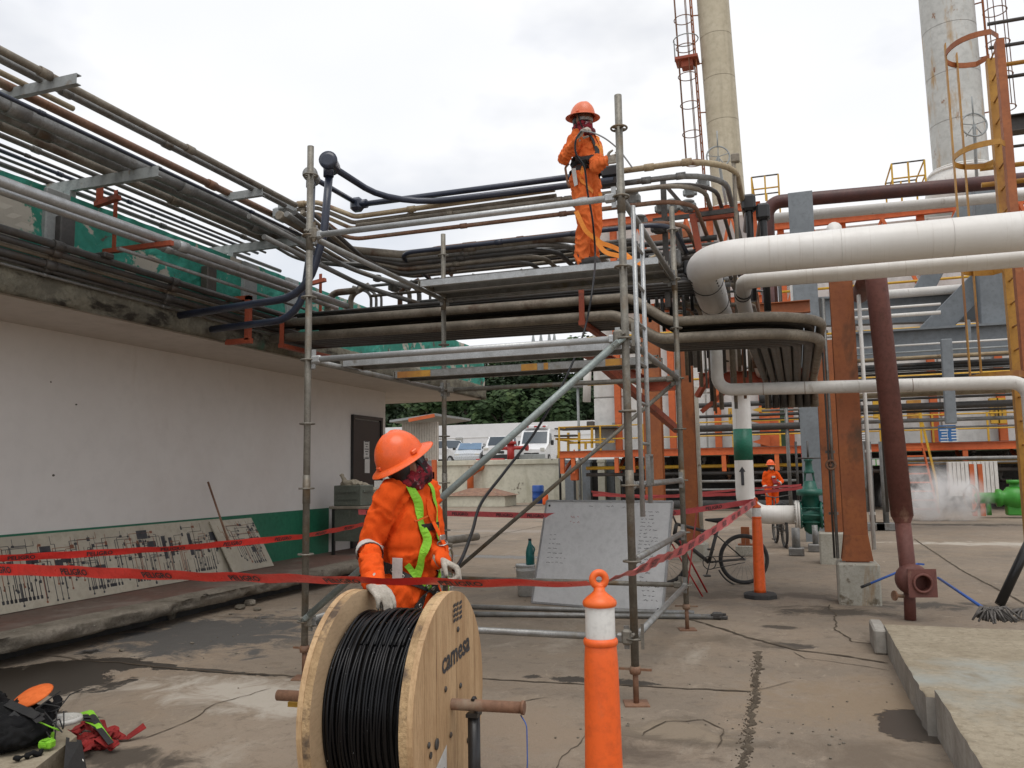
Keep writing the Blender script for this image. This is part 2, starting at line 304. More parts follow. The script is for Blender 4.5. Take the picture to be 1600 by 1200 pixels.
mt = dict(
 cablegrey=M('grey cable jacket', (.3, .3, .3), (.22, .22, .22), 8, rough=.4),
 galv=M('galvanised steel', (.30, .30, .29), (.22, .215, .2), 9, rough=.45, metal=.55, patches=[((.2, .17, .12), 5, .56, .7)]),
 galvd=M('dirty galvanised steel', (.25, .235, .2), (.16, .145, .12), 7, rough=.55, metal=.4, patches=[((.17, .12, .07), 4, .52, .68)]),
 galvl=M('bright galvanised steel', (.48, .49, .49), (.38, .385, .38), 10, rough=.42, metal=.5, patches=[((.2, .18, .14), 6, .6, .75)]),
 cgrey=M('grey conduit', (.26, .26, .25), (.18, .175, .165), 5, rough=.5, metal=.35, patches=[((.12, .085, .055), 3, .55, .7)]),
 cdark=M('dark conduit', (.075, .071, .066), (.045, .042, .039), 4, rough=.5, patches=[((.07, .05, .035), 2.5, .5, .7)]),
 cbrown=M('dusty brown conduit', (.27, .235, .185), (.175, .148, .113), 4, rough=.6, metal=.2, patches=[((.1, .05, .028), 2.5, .55, .7)]),
 ctan=M('tan conduit', (.38, .305, .19), (.29, .21, .125), 4, rough=.6, patches=[((.14, .06, .03), 3, .58, .68)]),
 crust=M('rusty conduit', (.25, .13, .075), (.16, .08, .046), 5, rough=.7, patches=[((.26, .2, .14), 3, .56, .7)]),
 navy=M('navy coated conduit', (.028, .036, .062), (.02, .025, .042), 6, rough=.32, bump=.05, spec=.6),
 lead=M('channel grey paint', (.33, .35, .35), (.27, .285, .28), 5, rough=.6, patches=[((.2, .15, .1), 4, .62, .7)]),
 redor=M('red lead paint', (.36, .075, .03), (.27, .055, .026), 5, rough=.6, patches=[((.1, .04, .025), 4, .58, .7)]),
 orange=M('faded orange steel paint', (.36, .112, .03), (.28, .085, .028), 2.2, rough=.6, patches=[((.1, .045, .02), 2.2, .6, .72, (1, 1, .4)), ((.42, .17, .06), 5, .64, .8)]),
 orangef=M('bright orange steel paint', (.62, .135, .03), (.5, .105, .028), .8, rough=.6, patches=[((.2, .07, .03), 1.2, .64, .75)]),
 yellow=M('yellow steel paint', (.62, .36, .02), (.5, .28, .03), 1.2, rough=.55, patches=[((.2, .1, .03), 2, .62, .74)]),
 ochre=M('worn ochre steel paint', (.48, .245, .035), (.4, .19, .03), 2, rough=.55, patches=[((.26, .1, .025), 1.6, .52, .66)]),
 white=M('off white pipe paint', (.7, .68, .64), (.63, .605, .565), 2, rough=.5, grit=.95, patches=[((.36, .32, .26), 9, .6, .78, (1.4, 1.4, .25)), ((.2, .13, .08), 11, .7, .76)]),
 wpipe=M('weathered white jacket', (.72, .7, .665), (.67, .645, .605), 1.2, rough=.45, grit=.97, bump=.04, patches=[((.44, .39, .33), 1.6, .58, .8, (26, .7, .35))]),
 drain=M('red brown pipe paint', (.17, .06, .045), (.125, .044, .034), 3, rough=.65, patches=[((.3, .17, .12), 5, .64, .74, (1, 1, .5)), ((.09, .035, .02), 6, .6, .7)]),
 maroon=M('maroon pipe paint', (.09, .028, .022), (.06, .02, .017), 3, rough=.5),
 steel=M('blue grey steel paint', (.2, .22, .235), (.165, .182, .195), 1.2, rough=.6, patches=[((.13, .13, .125), 2, .62, .74, (1, 1, .4))]),
 stack=M('tan stack paint', (.52, .46, .34), (.45, .39, .275), .5, rough=.6, bump=.05, patches=[((.3, .26, .18), .7, .5, .75, (2, 2, .18))]),
 stackr=M('rust streaked white stack', (.54, .54, .51), (.46, .46, .43), .5, rough=.6, bump=.05, patches=[((.4, .27, .14), 1.5, .55, .68, (1.5, 1.5, .3)), ((.24, .11, .045), 1.7, .63, .69, (1.2, 1.2, .6))]),
 casing=M('white casing plate', (.66, .65, .62), (.58, .57, .54), .4, rough=.6, bump=.05, patches=[((.45, .42, .37), .5, .58, .8, (2, 2, .3))]),
 wallw=M('white plaster', (.69, .66, .625), (.665, .635, .6), .5, rough=.85, grit=.96, bump=.08, bscale=30, patches=[((.6, .55, .51), .35, .5, .85), ((.58, .535, .49), 2.2, .64, .85, (1.5, 1.5, .3))], spec=.2),
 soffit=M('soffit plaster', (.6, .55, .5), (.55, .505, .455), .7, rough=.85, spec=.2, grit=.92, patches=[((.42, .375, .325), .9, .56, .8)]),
 wgreen=M('green skirting paint', (.018, .165, .09), (.014, .135, .075), 1.5, rough=.45, bump=.05),
 peel=M('peeling turquoise paint', (.04, .31, .235), (.028, .23, .17), 2, rough=.75, bump=.3, bscale=25, patches=[((.02, .19, .13), 2.2, .53, .62), ((.42, .39, .33), 2.3, .56, .59), ((.1, .085, .07), 4.2, .63, .66)]),
 slab=M('mossy eroded concrete', (.2, .185, .14), (.12, .11, .085), 3, rough=.95, bump=.5, bscale=18, bdist=.02, patches=[((.035, .03, .024), 2.2, .53, .64, (1, 1, 2.5)), ((.06, .13, .09), 1.5, .6, .72)], spec=.2),
 kerb=M('worn concrete kerb', (.24, .21, .17), (.16, .14, .11), 3, rough=.95, bump=.5, bscale=30, bdist=.012, patches=[((.1, .085, .065), 3, .56, .72), ((.5, .47, .42), 9, .68, .74)], spec=.2),
 redfloor=M('worn red cement floor', (.16, .085, .065), (.14, .1, .08), 1.6, rough=.7, patches=[((.24, .2, .17), 1.5, .5, .72)], spec=.3),
 step=M('gritty concrete', (.355, .305, .225), (.285, .24, .172), 2, rough=.95, bump=.5, bscale=110, bdist=.005, patches=[((.22, .18, .125), 24, .52, .7), ((.44, .39, .3), 44, .6, .74), ((.3, .315, .29), .55, .57, .7), ((.22, .18, .125), 3, .58, .74), ((.1, .085, .065), 4, .68, .74)], spec=.2),
 stepside=M('smooth cast concrete', (.4, .38, .34), (.28, .26, .23), 2, rough=.9, patches=[((.27, .25, .21), 2, .56, .72, (1, 1, .3))], spec=.2),
 plinth=M('whitewashed plinth', (.46, .44, .38), (.38, .36, .3), 4, rough=.9, bump=.4, patches=[((.3, .17, .06), 3, .6, .7, (1, 1, .2)), ((.17, .14, .1), 6, .6, .68)], spec=.2),
 lowwall=M('peeling cream wall', (.6, .575, .47), (.52, .5, .4), .6, rough=.85, patches=[((.16, .14, .11), 1.1, .625, .66, (1, 1, .6)), ((.36, .34, .25), .7, .55, .72, (1, 1, .3))], spec=.2),
 wood=M('spruce boards', (.55, .37, .2), (.42, .26, .13), 2, rough=.7, bump=.25, bscale=60, stretch=(6, 6, .7), patches=[((.33, .19, .09), 2, .6, .75, (14, 14, 1.2)), ((.13, .08, .05), 4, .62, .7)]),
 woodin=M('plain plywood', (.55, .395, .24), (.5, .35, .205), 2.5, rough=.75, stretch=(1, 1, 3)),
 woodend=M('sawn dirty edge', (.5, .34, .18), (.34, .22, .11), 6, rough=.85, bump=.5, bscale=50, bdist=.008, patches=[((.13, .09, .06), 7, .5, .62), ((.6, .36, .12), 5, .6, .7)]),
 cable=M('black cable jacket', (.005, .005, .006), (.003, .003, .004), 8, rough=.32, bump=.05, spec=.28, patches=[((.6, .6, .62), 85, .69, .72)]),
 black=M('black plastic', (.012, .012, .013), (.02, .02, .02), 10, rough=.5),
 blackm=M('black paint', (.014, .014, .015), (.02, .019, .018), 5, rough=.35, bump=.06),
 rubber=M('dusty rubber', (.03, .03, .032), (.055, .052, .048), 8, rough=.85),
 oplast=M('orange plastic', (.84, .125, .016), (.76, .11, .014), 3, rough=.45, bump=.05, patches=[((.4, .13, .06), 7, .6, .8, (1, 1, .5)), ((.16, .09, .06), 16, .7, .76)]),
 oplas2=M('orange rim plastic', (.86, .15, .02), (.78, .12, .015), 3, rough=.45, bump=.04),
 reflw=M('white reflective sleeve', (.74, .73, .7), (.68, .67, .64), 5, rough=.35, bump=.03, patches=[((.5, .46, .42), 7, .64, .76)]),
 overall=M('orange work cloth', (.8, .1, .012), (.72, .085, .01), 3, rough=.9, bump=.35, bscale=220, bdist=.002, spec=.15),
 overfade=M('sun faded orange cloth', (.74, .17, .045), (.66, .135, .03), 3, rough=.9, bump=.3, bscale=200, bdist=.002, spec=.15),
 helmet=M('orange helmet shell', (.84, .125, .022), (.82, .115, .018), 4, rough=.3, bump=.02),
 helmetp=M('pale orange helmet shell', (.78, .2, .09), (.72, .17, .07), 6, rough=.4, bump=.02),
 skin=M('brown skin', (.27, .135, .08), (.24, .115, .07), 9, rough=.55, bump=.08),
 bandana=M('red paisley bandana', (.3, .014, .03), (.035, .006, .01), 20, lo=.45, hi=.58, rough=.85, bump=.1, patches=[((.55, .42, .44), 30, .62, .66)]),
 glove=M('dirty cotton glove', (.46, .42, .36), (.32, .29, .24), 14, rough=.95, bump=.4, bscale=160, bdist=.003),
 lime=M('lime webbing', (.26, .62, .03), (.21, .52, .025), 12, rough=.7, bump=.2, bscale=200),
 webo=M('orange webbing', (.8, .27, .03), (.7, .22, .025), 12, rough=.75),
 webb=M('black webbing', (.014, .014, .015), (.025, .024, .023), 12, rough=.75, bump=.2, bscale=200),
 silver=M('silver reflective cloth', (.62, .6, .56), (.5, .48, .44), 8, rough=.5),
 chrome=M('worn plated steel', (.5, .49, .46), (.4, .38, .34), 10, rough=.3, metal=.9),
 goggle=M('dark lens', (.015, .014, .014), (.02, .02, .02), 3, rough=.12, bump=0),
 boot=M('black boot leather', (.018, .016, .015), (.03, .027, .024), 9, rough=.6),
 wboard=M('whiteboard enamel', (.6, .6, .6), (.57, .57, .57), 1.2, rough=.3, bump=.02, patches=[((.5, .5, .5), .7, .5, .9)]),
 alum=M('aluminium trim', (.42, .42, .42), (.34, .34, .34), 6, rough=.4, metal=.6),
 ink=M('black marker ink', (.03, .03, .035), (.05, .05, .055), 20, rough=.6, bump=0),
 inkred=M('faded red ink', (.4, .16, .14), (.45, .2, .18), 20, rough=.6, bump=0),
 tape=M('red barrier tape', (.8, .05, .04), (.74, .042, .033), 4, rough=.32, bump=.12, bscale=30),
 tapef=M('faded barrier tape', (.66, .12, .13), (.58, .1, .11), 4, rough=.45, bump=.1, bscale=30),
 board=M('printed cream panel', (.46, .42, .33), (.39, .35, .27), 1.5, rough=.5, bump=.03, patches=[((.36, .33, .27), 1.5, .6, .76)]),
 inkbrown=M('brown print', (.24, .085, .04), (.2, .07, .035), 9, rough=.6, bump=0),
 teal=M('teal bottle plastic', (.01, .16, .15), (.01, .13, .12), 5, rough=.35, bump=.02),
 bucket=M('white pail plastic', (.6, .6, .58), (.5, .5, .47), 6, rough=.5),
 blue=M('blue drum plastic', (.012, .075, .32), (.01, .06, .26), 4, rough=.45),
 broom=M('blue handle paint', (.03, .11, .42), (.025, .09, .34), 8, rough=.5),
 mop=M('grey mop yarn', (.19, .175, .16), (.1, .09, .082), 20, rough=1, bump=.5, bscale=120, bdist=.01),
 vgreen=M('dark green valve paint', (.012, .11, .075), (.01, .085, .06), 4, rough=.42, patches=[((.05, .09, .06), 5, .62, .75)]),
 lgreen=M('bright green valve paint', (.05, .3, .03), (.04, .24, .025), 4, rough=.45),
 band=M('green marking band', (.012, .16, .095), (.01, .125, .075), 3, rough=.45),
 redp=M('red paint', (.42, .025, .02), (.34, .02, .017), 3, rough=.5),
 leaf=M('dark foliage', (.035, .065, .02), (.02, .04, .013), 1.2, rough=.7, bump=0, spec=.25, patches=[((.075, .115, .035), .7, .55, .72)]),
 bark=M('bark', (.1, .075, .055), (.06, .045, .035), 5, rough=.95),
 carw=M('white car paint', (.74, .74, .74), (.7, .7, .7), 2, rough=.25, bump=0),
 cars=M('silver car paint', (.5, .52, .54), (.46, .48, .5), 2, rough=.28, metal=.3, bump=0),
 glass=M('dark car glass', (.03, .045, .06), (.04, .055, .07), 1, rough=.08, bump=0),
 glassb=M('blue tinted car glass', (.1, .19, .3), (.08, .15, .24), 1, rough=.1, bump=0),
 tin=M('ribbed tin sheet', (.46, .42, .36), (.38, .34, .285), 1.5, rough=.6, patches=[((.27, .17, .1), 1.5, .6, .75, (1, 1, .3))]),
 signb=M('blue sign face', (.03, .14, .36), (.025, .12, .3), 4, rough=.5, bump=0),
 signw=M('white sign face', (.7, .7, .68), (.64, .64, .62), 4, rough=.5, bump=0),
 paper=M('taped paper', (.6, .59, .56), (.54, .53, .5), 6, rough=.8, bump=.05),
 khaki=M('olive grey steel', (.12, .135, .11), (.09, .1, .08), 4, rough=.5, patches=[((.2, .19, .16), 5, .64, .75)]),
 tablet=M('desk top laminate', (.3, .26, .21), (.22, .19, .15), 4, rough=.5),
 clothg=M('grimy cream rag', (.4, .36, .28), (.28, .24, .18), 9, rough=.95, bump=.3),
 clothr=M('dark red cloth', (.28, .016, .014), (.2, .012, .011), 9, rough=.9, bump=.3, bscale=120),
 backpk=M('black nylon', (.006, .006, .007), (.012, .012, .012), 9, rough=.85, spec=.2, bump=.4, bscale=200),
 clear=M('clear plastic lid', (.55, .54, .5), (.5, .49, .45), 6, rough=.25),
 crack=M('dirt filled joint', (.08, .063, .047), (.13, .105, .078), 8, lo=.45, hi=.6, rough=1, bump=.6, bscale=60, bdist=.01, spec=.1),
 dark=M('dark machinery paint and shade', (.05, .048, .045), (.03, .029, .028), 1.5, rough=.8),  # near-black; also holds the shade painted on the footing and under-deck backing
)
# ================================================================== GROUND
def ground_material():
    m = bpy.data.materials.new('yard concrete'); m.use_nodes = True; t = m.node_tree; b = t.nodes['Principled BSDF']; lk = t.links.new
    g = node(t, 'NewGeometry'); P = g.outputs['Position']
    def vs_(st):
        n = node(t, 'Mapping'); n.inputs['Scale'].default_value = st; lk(P, n.inputs['Vector']); return n.outputs[0]
    a = noise_n(t, P, .35, 8, .62); c = mixc(t, ramp(t, a, .36, .64), (.285, .228, .172), (.18, .148, .114))
    c = mixc(t, ramp(t, noise_n(t, P, 1.3, 8, .66, .4), .46, .68), c, (.265, .205, .148))
    c = mixc(t, ramp(t, noise_n(t, vs_((1, .55, 1)), .8, 8, .7, .8), .57, .75), c, (.37, .325, .265))
    c = mixc(t, ramp(t, noise_n(t, P, 2.7, 8, .7, .5), .58, .74), c, (.15, .122, .096))
    c = mixc(t, ramp(t, noise_n(t, P, 7, 9, .78, .6), .53, .72), c, (.15, .117, .086)); c = mixc(t, ramp(t, noise_n(t, vs_((1, .6, 1)), 5.5, 8, .75, .9), .57, .7), c, (.335, .275, .21)); c = mixc(t, ramp(t, noise_n(t, P, 34, 4, .7), .6, .8), c, (.11, .09, .07))
    c = mixc(t, ramp(t, noise_n(t, P, 120, 2, .6), .62, .74), c, (.32, .275, .22))
    wet = None
    wob = noise_n(t, P, 2.6, 9, .72, .8)
    sx = node(t, 'SeparateXYZ'); lk(P, sx.inputs[0])
    def mth(op, x, y):
        n = node(t, 'Math'); n.operation = op
        for i, q in enumerate((x, y)):
            if hasattr(q, 'links'): lk(q, n.inputs[i])
            else: n.inputs[i].default_value = q
        return n.outputs[0]
    for (px, py, rx, ry, col, soft, iswet) in STAINS:
        q = PZ(px, py)
        dx = mth('DIVIDE', mth('SUBTRACT', sx.outputs[0], q.x), rx); dy = mth('DIVIDE', mth('SUBTRACT', sx.outputs[1], q.y), ry)
        d = mth('SQRT', mth('ADD', mth('MULTIPLY', dx, dx), mth('MULTIPLY', dy, dy)), 0)
        d = mth('ADD', d, mth('MULTIPLY', mth('SUBTRACT', wob, .5), 3.6))
        k = ramp(t, d, 1 - soft, 1.0, (1, 1, 1, 1), (0, 0, 0, 1)); c = mixc(t, k, c, col)
        if iswet: wet = k if wet is None else mth('MAXIMUM', wet, k)
    lk(c, b.inputs['Base Color'])
    r = ramp(t, noise_n(t, P, 6, 6, .6), .3, .7, (.78,) * 3 + (1,), (.95,) * 3 + (1,)); r = mixc(t, wet, r, (.3, .3, .3)); lk(r, b.inputs['Roughness'])
    b.inputs['Specular IOR Level'].default_value = .3
    bn = node(t, 'Bump'); bn.inputs['Strength'].default_value = .8; bn.inputs['Distance'].default_value = .014
    h = mth('ADD', noise_n(t, P, 14, 8, .7), mth('MULTIPLY', noise_n(t, P, 110, 3, .6), .35)); lk(mth('MULTIPLY', h, mth('SUBTRACT', 1.0, wet)), bn.inputs['Height']); lk(bn.outputs[0], b.inputs['Normal'])
    return m
DK = (.035, .029, .023); MD = (.085, .069, .053); LT = (.42, .375, .315)
STAINS = [(400, 1085, 1.1, .45, LT, .7, False), (1560, 850, 2.2, .5, LT, .6, False), (800, 1140, 1.0, .5, (.26, .2, .145), .7, False), (1350, 1100, .9, .7, (.25, .19, .13), .7, False),
          (330, 990, 1.1, 1.2, (.1, .094, .087), .35, False), (60, 1060, .62, .75, DK, .12, True), (170, 1040, .4, .3, DK, .1, True), (215, 1036, .5, .06, DK, .1, True),
          (300, 1046, .9, .05, DK, .1, True), (20, 1130, .5, .3, DK, .12, True), (1425, 1135, .18, .28, (.06, .049, .039), .12, True), (1225, 1008, .3, .12, (.075, .062, .05), .12, False), (1215, 980, .2, .12, MD, .3, False),
          (930, 1064, .5, .1, (.065, .054, .043), .2, False), (1075, 1150, .46, .34, (.12, .095, .07), .6, False), (1075, 1144, .34, .22, (.25, .2, .145), .5, False), (1290, 955, .7, .35, MD, .5, False),
          (1430, 945, .9, .3, (.1, .085, .07), .5, False), (1110, 930, .8, .4, (.15, .12, .09), .5, False), (1500, 820, 3, .5, MD, .5, False), (800, 830, 2.2, .6, (.27, .23, .19), .5, False), (780, 870, 1.6, .3, (.13, .115, .1), .5, True),
          (760, 790, 6, .9, (.1, .085, .068), .4, False), (200, 1185, .5, .2, MD, .5, False), (1000, 1180, .35, .3, (.13, .1, .075), .8, False), (1330, 1180, .4, .35, (.16, .125, .092), .8, False), (560, 1010, .8, .3, (.16, .13, .1), .7, False), (1250, 930, .9, .3, (.13, .104, .08), .7, False), (1150, 1000, .5, .35, (.17, .135, .1), .8, False), (1430, 1000, .6, .5, (.15, .12, .09), .7, False), (620, 1100, .5, .25, (.38, .33, .27), .7, False)]
g = MB(); g.add([(-900, -60, 0), (900, -60, 0), (900, 1500, 0), (-900, 1500, 0)], [(0, 1, 2, 3)])
ground = ob('ground', g, ground_material(), local=True, kind='structure')
def crack(pix, wdt, jag=.35, step=.06, amp=.025, z=.004):
    P = [PZ(*p) for p in pix]; pts = []
    for a, b in zip(P[:-1], P[1:]):
        n = max(2, int((b - a).length / step))
        for i in range(n): pts.append(a.lerp(b, i / n))
    pts.append(P[-1]); mb = MB(); vs_ = []
    for i, p in enumerate(pts):
        t = (pts[min(i + 1, len(pts) - 1)] - pts[max(i - 1, 0)]).normalized(); s = V((-t.y, t.x, 0))
        o = noise.noise(V((p.x * 2.3, p.y * 2.3, 1))) * amp * 2 + noise.noise(V((p.x * 9, p.y * 9, 5))) * amp
        w1 = wdt * (.5 + jag * noise.noise(V((p.x * 14, p.y * 14, 9)))); w2 = wdt * (.5 + jag * noise.noise(V((p.x * 14, p.y * 14, 19))))
        if i in (0, len(pts) - 1): w1 = w2 = .001
        c = p + s * o; vs_ += [c + s * w1 + V((0, 0, z)), c - s * w2 + V((0, 0, z))]
    mb.add(vs_, [(2 * i, 2 * i + 1, 2 * i + 3, 2 * i + 2) for i in range(len(pts) - 1)])
    ob('joint', mb, mt['crack'], ground)
    return pts
crack([(1186, 1018), (1181, 1075), (1173, 1130), (1160, 1215)], .034, 1.3, .012, .012)
jp = crack([(1183, 1030), (1178, 1075), (1171, 1130), (1158, 1215)], .012, 1.0, .02, .02, .0055)
mb = MB(); rr = random.Random(2)
for p in jp:
    for k in range(4):
        q = p + V((rr.gauss(0, .02), rr.gauss(0, .02), .003)); s = rr.uniform(.002, .008); mb.box(q, (s, s * rr.uniform(.6, 1.6), s * .5), Matrix.Rotation(rr.uniform(0, 3), 3, 'Z'))
ob('joint_dirt', mb, mt['crack'], ground, kind='stuff')
crack([(560, 1054), (760, 1062), (900, 1068), (1000, 1072), (1090, 1078), (1178, 1082)], .02, .6, z=.005)
crack([(1030, 955), (1100, 975), (1180, 1000), (1240, 1016), (1300, 1022), (1390, 1037)], .026, .8, z=.006)
crack([(1300, 945), (1306, 985), (1330, 1003), (1372, 1008)], .016, .7)
crack([(1428, 842), (1500, 890), (1610, 948)], .03, .3, amp=.006)
crack([(60, 1024), (160, 1034), (330, 1050), (470, 1056), (560, 1055)], .02, .7)
crack([(330, 962), (400, 966), (480, 968)], .012, .5)
crack([(1240, 1019), (1260, 1029), (1290, 1033), (1392, 1048)], .008, .6)
crack([(700, 850), (900, 812), (1060, 800)], .03, .3, amp=.01)
crack([(640, 1190), (700, 1120), (860, 1090)], .008, .6)
crack([(225, 1156), (298, 1124), (335, 1100), (420, 1075)], .007, .8)
crack([(850, 1215), (905, 1160), (925, 1130)], .006, .8)
crack([(1179, 1082), (1215, 1070), (1240, 1064)], .008, .6, z=.006)
crack([(1000, 1150), (1040, 1128), (1100, 1124), (1130, 1140), (1120, 1170)], .01, .9, z=.0045)
# scattered pale crumbs of concrete lying about the yard
mb = MB(); rr = random.Random(3)
for i in range(150):
    u, v = rr.choice([(1400, 1060), (1250, 1120), (300, 1000), (250, 960), (1100, 1000), (900, 1120), (1180, 1120), (360, 960), (1000, 900)])
    p = PZ(u + rr.gauss(0, 80), min(1230, v + abs(rr.gauss(0, 40)))); s = rr.uniform(.004, .013)
    mb.box(p + V((0, 0, s * .3)), (s, s * rr.uniform(.6, 1.5), s * .7), Matrix.Rotation(rr.uniform(0, 3), 3, 'Z'))
ob('concrete_crumbs', mb, mt['kerb'], kind='stuff')

# ================================================================== WALKWAY AND CONTROL BUILDING
WX, EX, SZ = -7.45, -6.3, 3.1
walk = MB(); walk.box((-6.95, 5.4, .16), (1.1, 17.3, .18)); walkway = ob('walkway', walk, mt['redfloor'], local=True, kind='structure')
mb = MB()
N = 420; ys = [-3.2 + 17.3 * i / N for i in range(N + 1)]; prof = [(-6.4, .2505), (-6.2, .252), (-6.11, .25), (-6.075, .236), (-6.07, .19), (-6.085, .15), (-6.13, .115), (-6.3, .1), (-6.45, .085)]
vs_ = []
for y in ys:
    er = max(0, noise.noise(V((y * .7, 3, 1)))) * .1 + (.06 if 7 < y < 9.4 else 0)
    for k, (x, z) in enumerate(prof):
        f = (0, 0, .5, 1, 1, .9, .8, .3, 0)[k]; er2 = max(0, abs(noise.noise(V((y * 2.7, k * .35, 11)))) - .12) * .16 + max(0, noise.noise(V((y * 8, k * .9, 21)))) * .03
        q = noise.noise(V((y * 3.1, k * .6, 2))) * .03 + noise.noise(V((y * 22, k * 1.9, 3))) * .014 + noise.noise(V((y * 11, k * 1.3, 7))) * .018
        vs_.append((x - f * er + f * q - f * er2, y, z + f * (noise.noise(V((y * 5, k * .9, 4))) * .014) - (er * .2 if 0 < k < 3 else 0)))
K = len(prof)
mb.add(vs_, [(i * K + j, i * K + j + 1, (i + 1) * K + j + 1, (i + 1) * K + j) for i in range(N) for j in range(K - 1)], True)
ob('kerb', mb, mt['kerb'], walkway)
mb = MB(); mb.box((-6.9, 5.4, .035), (.9, 17.2, .07)); ob('footing', mb, mt['dark'], walkway)  # shade of the recess below the kerb lip is put into this dark colour
mb = MB(); rr = random.Random(5)
for (u, v, s) in ((375, 946, .1), (390, 940, .12), (402, 948, .07), (265, 962, .12), (300, 1000, .03), (190, 1012, .04), (400, 960, .03), (360, 955, .03), (345, 935, .05)):
    p = PZ(u, v + 6); P = []
    mm = MB(); mm.lathe([(1e-5, -.5), (.4, -.4), (.55, 0), (.4, .38), (1e-5, .45)], (0, 0, 0), n=7, smooth=False)
    mb.add([p + V((x * s * 1.3, y * s, (z + .45) * s * .6)) + noise.noise_vector(V((x * 3 + u, y * 3, z * 3))) * s * .25 for x, y, z in mm.v], mm.f)
ob('broken_concrete_lumps', mb, mt['kerb'], kind='stuff')

bld = thing('control_building', 'low white building with turquoise peeling parapet and dark door, left of the scaffold', 'building', (-9, 5, 0))
mb = MB(); mb.box((WX - 2, 5.43, 1.8), (4, 17.26, 3.1)); ob('wall', mb, mt['wallw'], bld)
mb = MB(); mb.box((WX + .004, 4.46, .615), (.008, 15.2, .73)); ob('skirting_band', mb, mt['wgreen'], bld)
mb = MB(); mb.box((-8.33, 6.6, SZ + .12), (3.9, 19.6, .24)); cano = ob('canopy', mb, mt['soffit'], bld)
mb = MB(); N = 260; vs_ = []; prof = [(-6.31, SZ - .002), (-6.275, SZ - .004), (-6.262, SZ + .03), (-6.262, SZ + .1), (-6.262, SZ + .18), (-6.262, SZ + .27), (-6.31, SZ + .3)]; K = len(prof)
for i in range(N + 1):
    y = -3.2 + 19.6 * i / N; er = max(0, noise.noise(V((y * .9, 0, 3))) - .05) * .1
    for k, (x, z) in enumerate(prof):
        q = noise.noise(V((y * 2.3, k * .8, 1))) * .02 + noise.noise(V((y * 9, k * 1.7, 8))) * .012
        vs_.append((x + (q - (er if k in (1, 2) else 0) if 0 < k < K - 1 else 0), y, z + (noise.noise(V((y * 6, k, 6))) * .014 + (er * .5 if k in (1, 2) else 0) if 0 < k < K - 1 else 0)))
mb.add(vs_, [(i * K + j, i * K + j + 1, (i + 1) * K + j + 1, (i + 1) * K + j) for i in range(N) for j in range(K - 1)], True)
mb.box((-8.3, 16.4 + .006, SZ + .12), (4.06, .02, .25)); ob('canopy_edge', mb, mt['slab'], bld)
mb = MB(); N = 220; rows = 14; vs_ = []; PT = 4.15
for i in range(N + 1):
    y = -3.2 + 19.6 * i / N
    for k in range(rows + 1):
        z = SZ + .27 + (PT - SZ - .27) * k / rows
        q = noise.noise(V((y * 1.4, z * 2, 2))) * .012; c = noise.noise(V((y * 3.3, z * 5, 12)))
        vs_.append((-6.3 + q + (.012 if c > .18 else 0), y, z))
K = rows + 1
mb.add(vs_, [(i * K + j, i * K + j + 1, (i + 1) * K + j + 1, (i + 1) * K + j) for i in range(N) for j in range(rows)])
mb.box((-6.42, 6.6, (PT + SZ + .27) / 2), (.2, 19.6, PT - SZ - .27 - .01)); mb.box((-8.3, 16.29, (PT + SZ + .27) / 2), (4.0, .2, PT - SZ - .28))
ob('parapet', mb, mt['peel'], bld)
for u, v in ((88, 330), (389, 450), (455, 500)):
    p = PX(u, v, -6.28); mb = MB(); mb.box((-6.28, p.y, 3.76), (.06, .26, .76), bev=.01); ob('pilaster', mb, mt['lead'], bld)
for u, v in ((105, 345), (330, 420)):
    p = PX(u, v, -6.2); mb = MB(); mb.box((-6.23, p.y, 3.75), (.1, .16, .3), bev=.01); ob('junction_box', mb, mt['cdark'], bld)
mb = MB(); rr = random.Random(14)
for k in range(5):
    y, z = rr.uniform(4.5, 12.4), rr.uniform(1.1, 2.9); s_ = rr.uniform(.006, .016); mb.lathe([(s_, 0), (s_ * .7, .002)], (WX, y, z), ax=V((1, 0, 0)), n=7, sx=rr.uniform(.6, 1.8))
ob('wall_chips', mb, mt['slab'], bld, kind='stuff')
# door
d0, d1 = PX(551, 658, WX).y, PX(592, 658, WX).y; mb = MB(); mb.box((WX + .012, (d0 + d1) / 2, 1.38), (.05, d1 - d0, 2.26), bev=.006); dr = ob('door', mb, mt['blackm'], bld)
mb = MB()
for y in (d0 - .03, d1 + .03): mb.box((WX + .02, y, 1.4), (.075, .06, 2.3))
mb.box((WX + .02, (d0 + d1) / 2, 2.56), (.076, d1 - d0 + .12, .06)); ob('door_frame', mb, mt['blackm'], dr)
for (u, v, hw, hh) in ((573, 703, .1, .16), (574, 727, .09, .14)):
    p = PX(u, v, WX + .042); mb = MB(); mb.box((WX + .039, p.y, p.z), (.003, hw * 2, hh * 2)); nb = ob('notice', mb, mt['paper'], dr)
mb = MB(); p = PX(573, 697, WX + .042)
for k in range(6): mb.box((WX + .0415, p.y, p.z + .08 - k * .045), (.001, .15 - .04 * (k % 3), .016))
ob('print', mb, mt['ink'], dr)
p = PX(574, 775, WX + .05); mb = MB(); mb.box((WX + .06, p.y, p.z), (.05, .11, .2), bev=.008); mb.tube(fil([(WX + .06, p.y - .04, p.z + .08), (WX + .06, p.y, p.z + .17), (WX + .06, p.y + .04, p.z + .08)], .05), .012, 6); ob('handle', mb, mt['chrome'], dr)

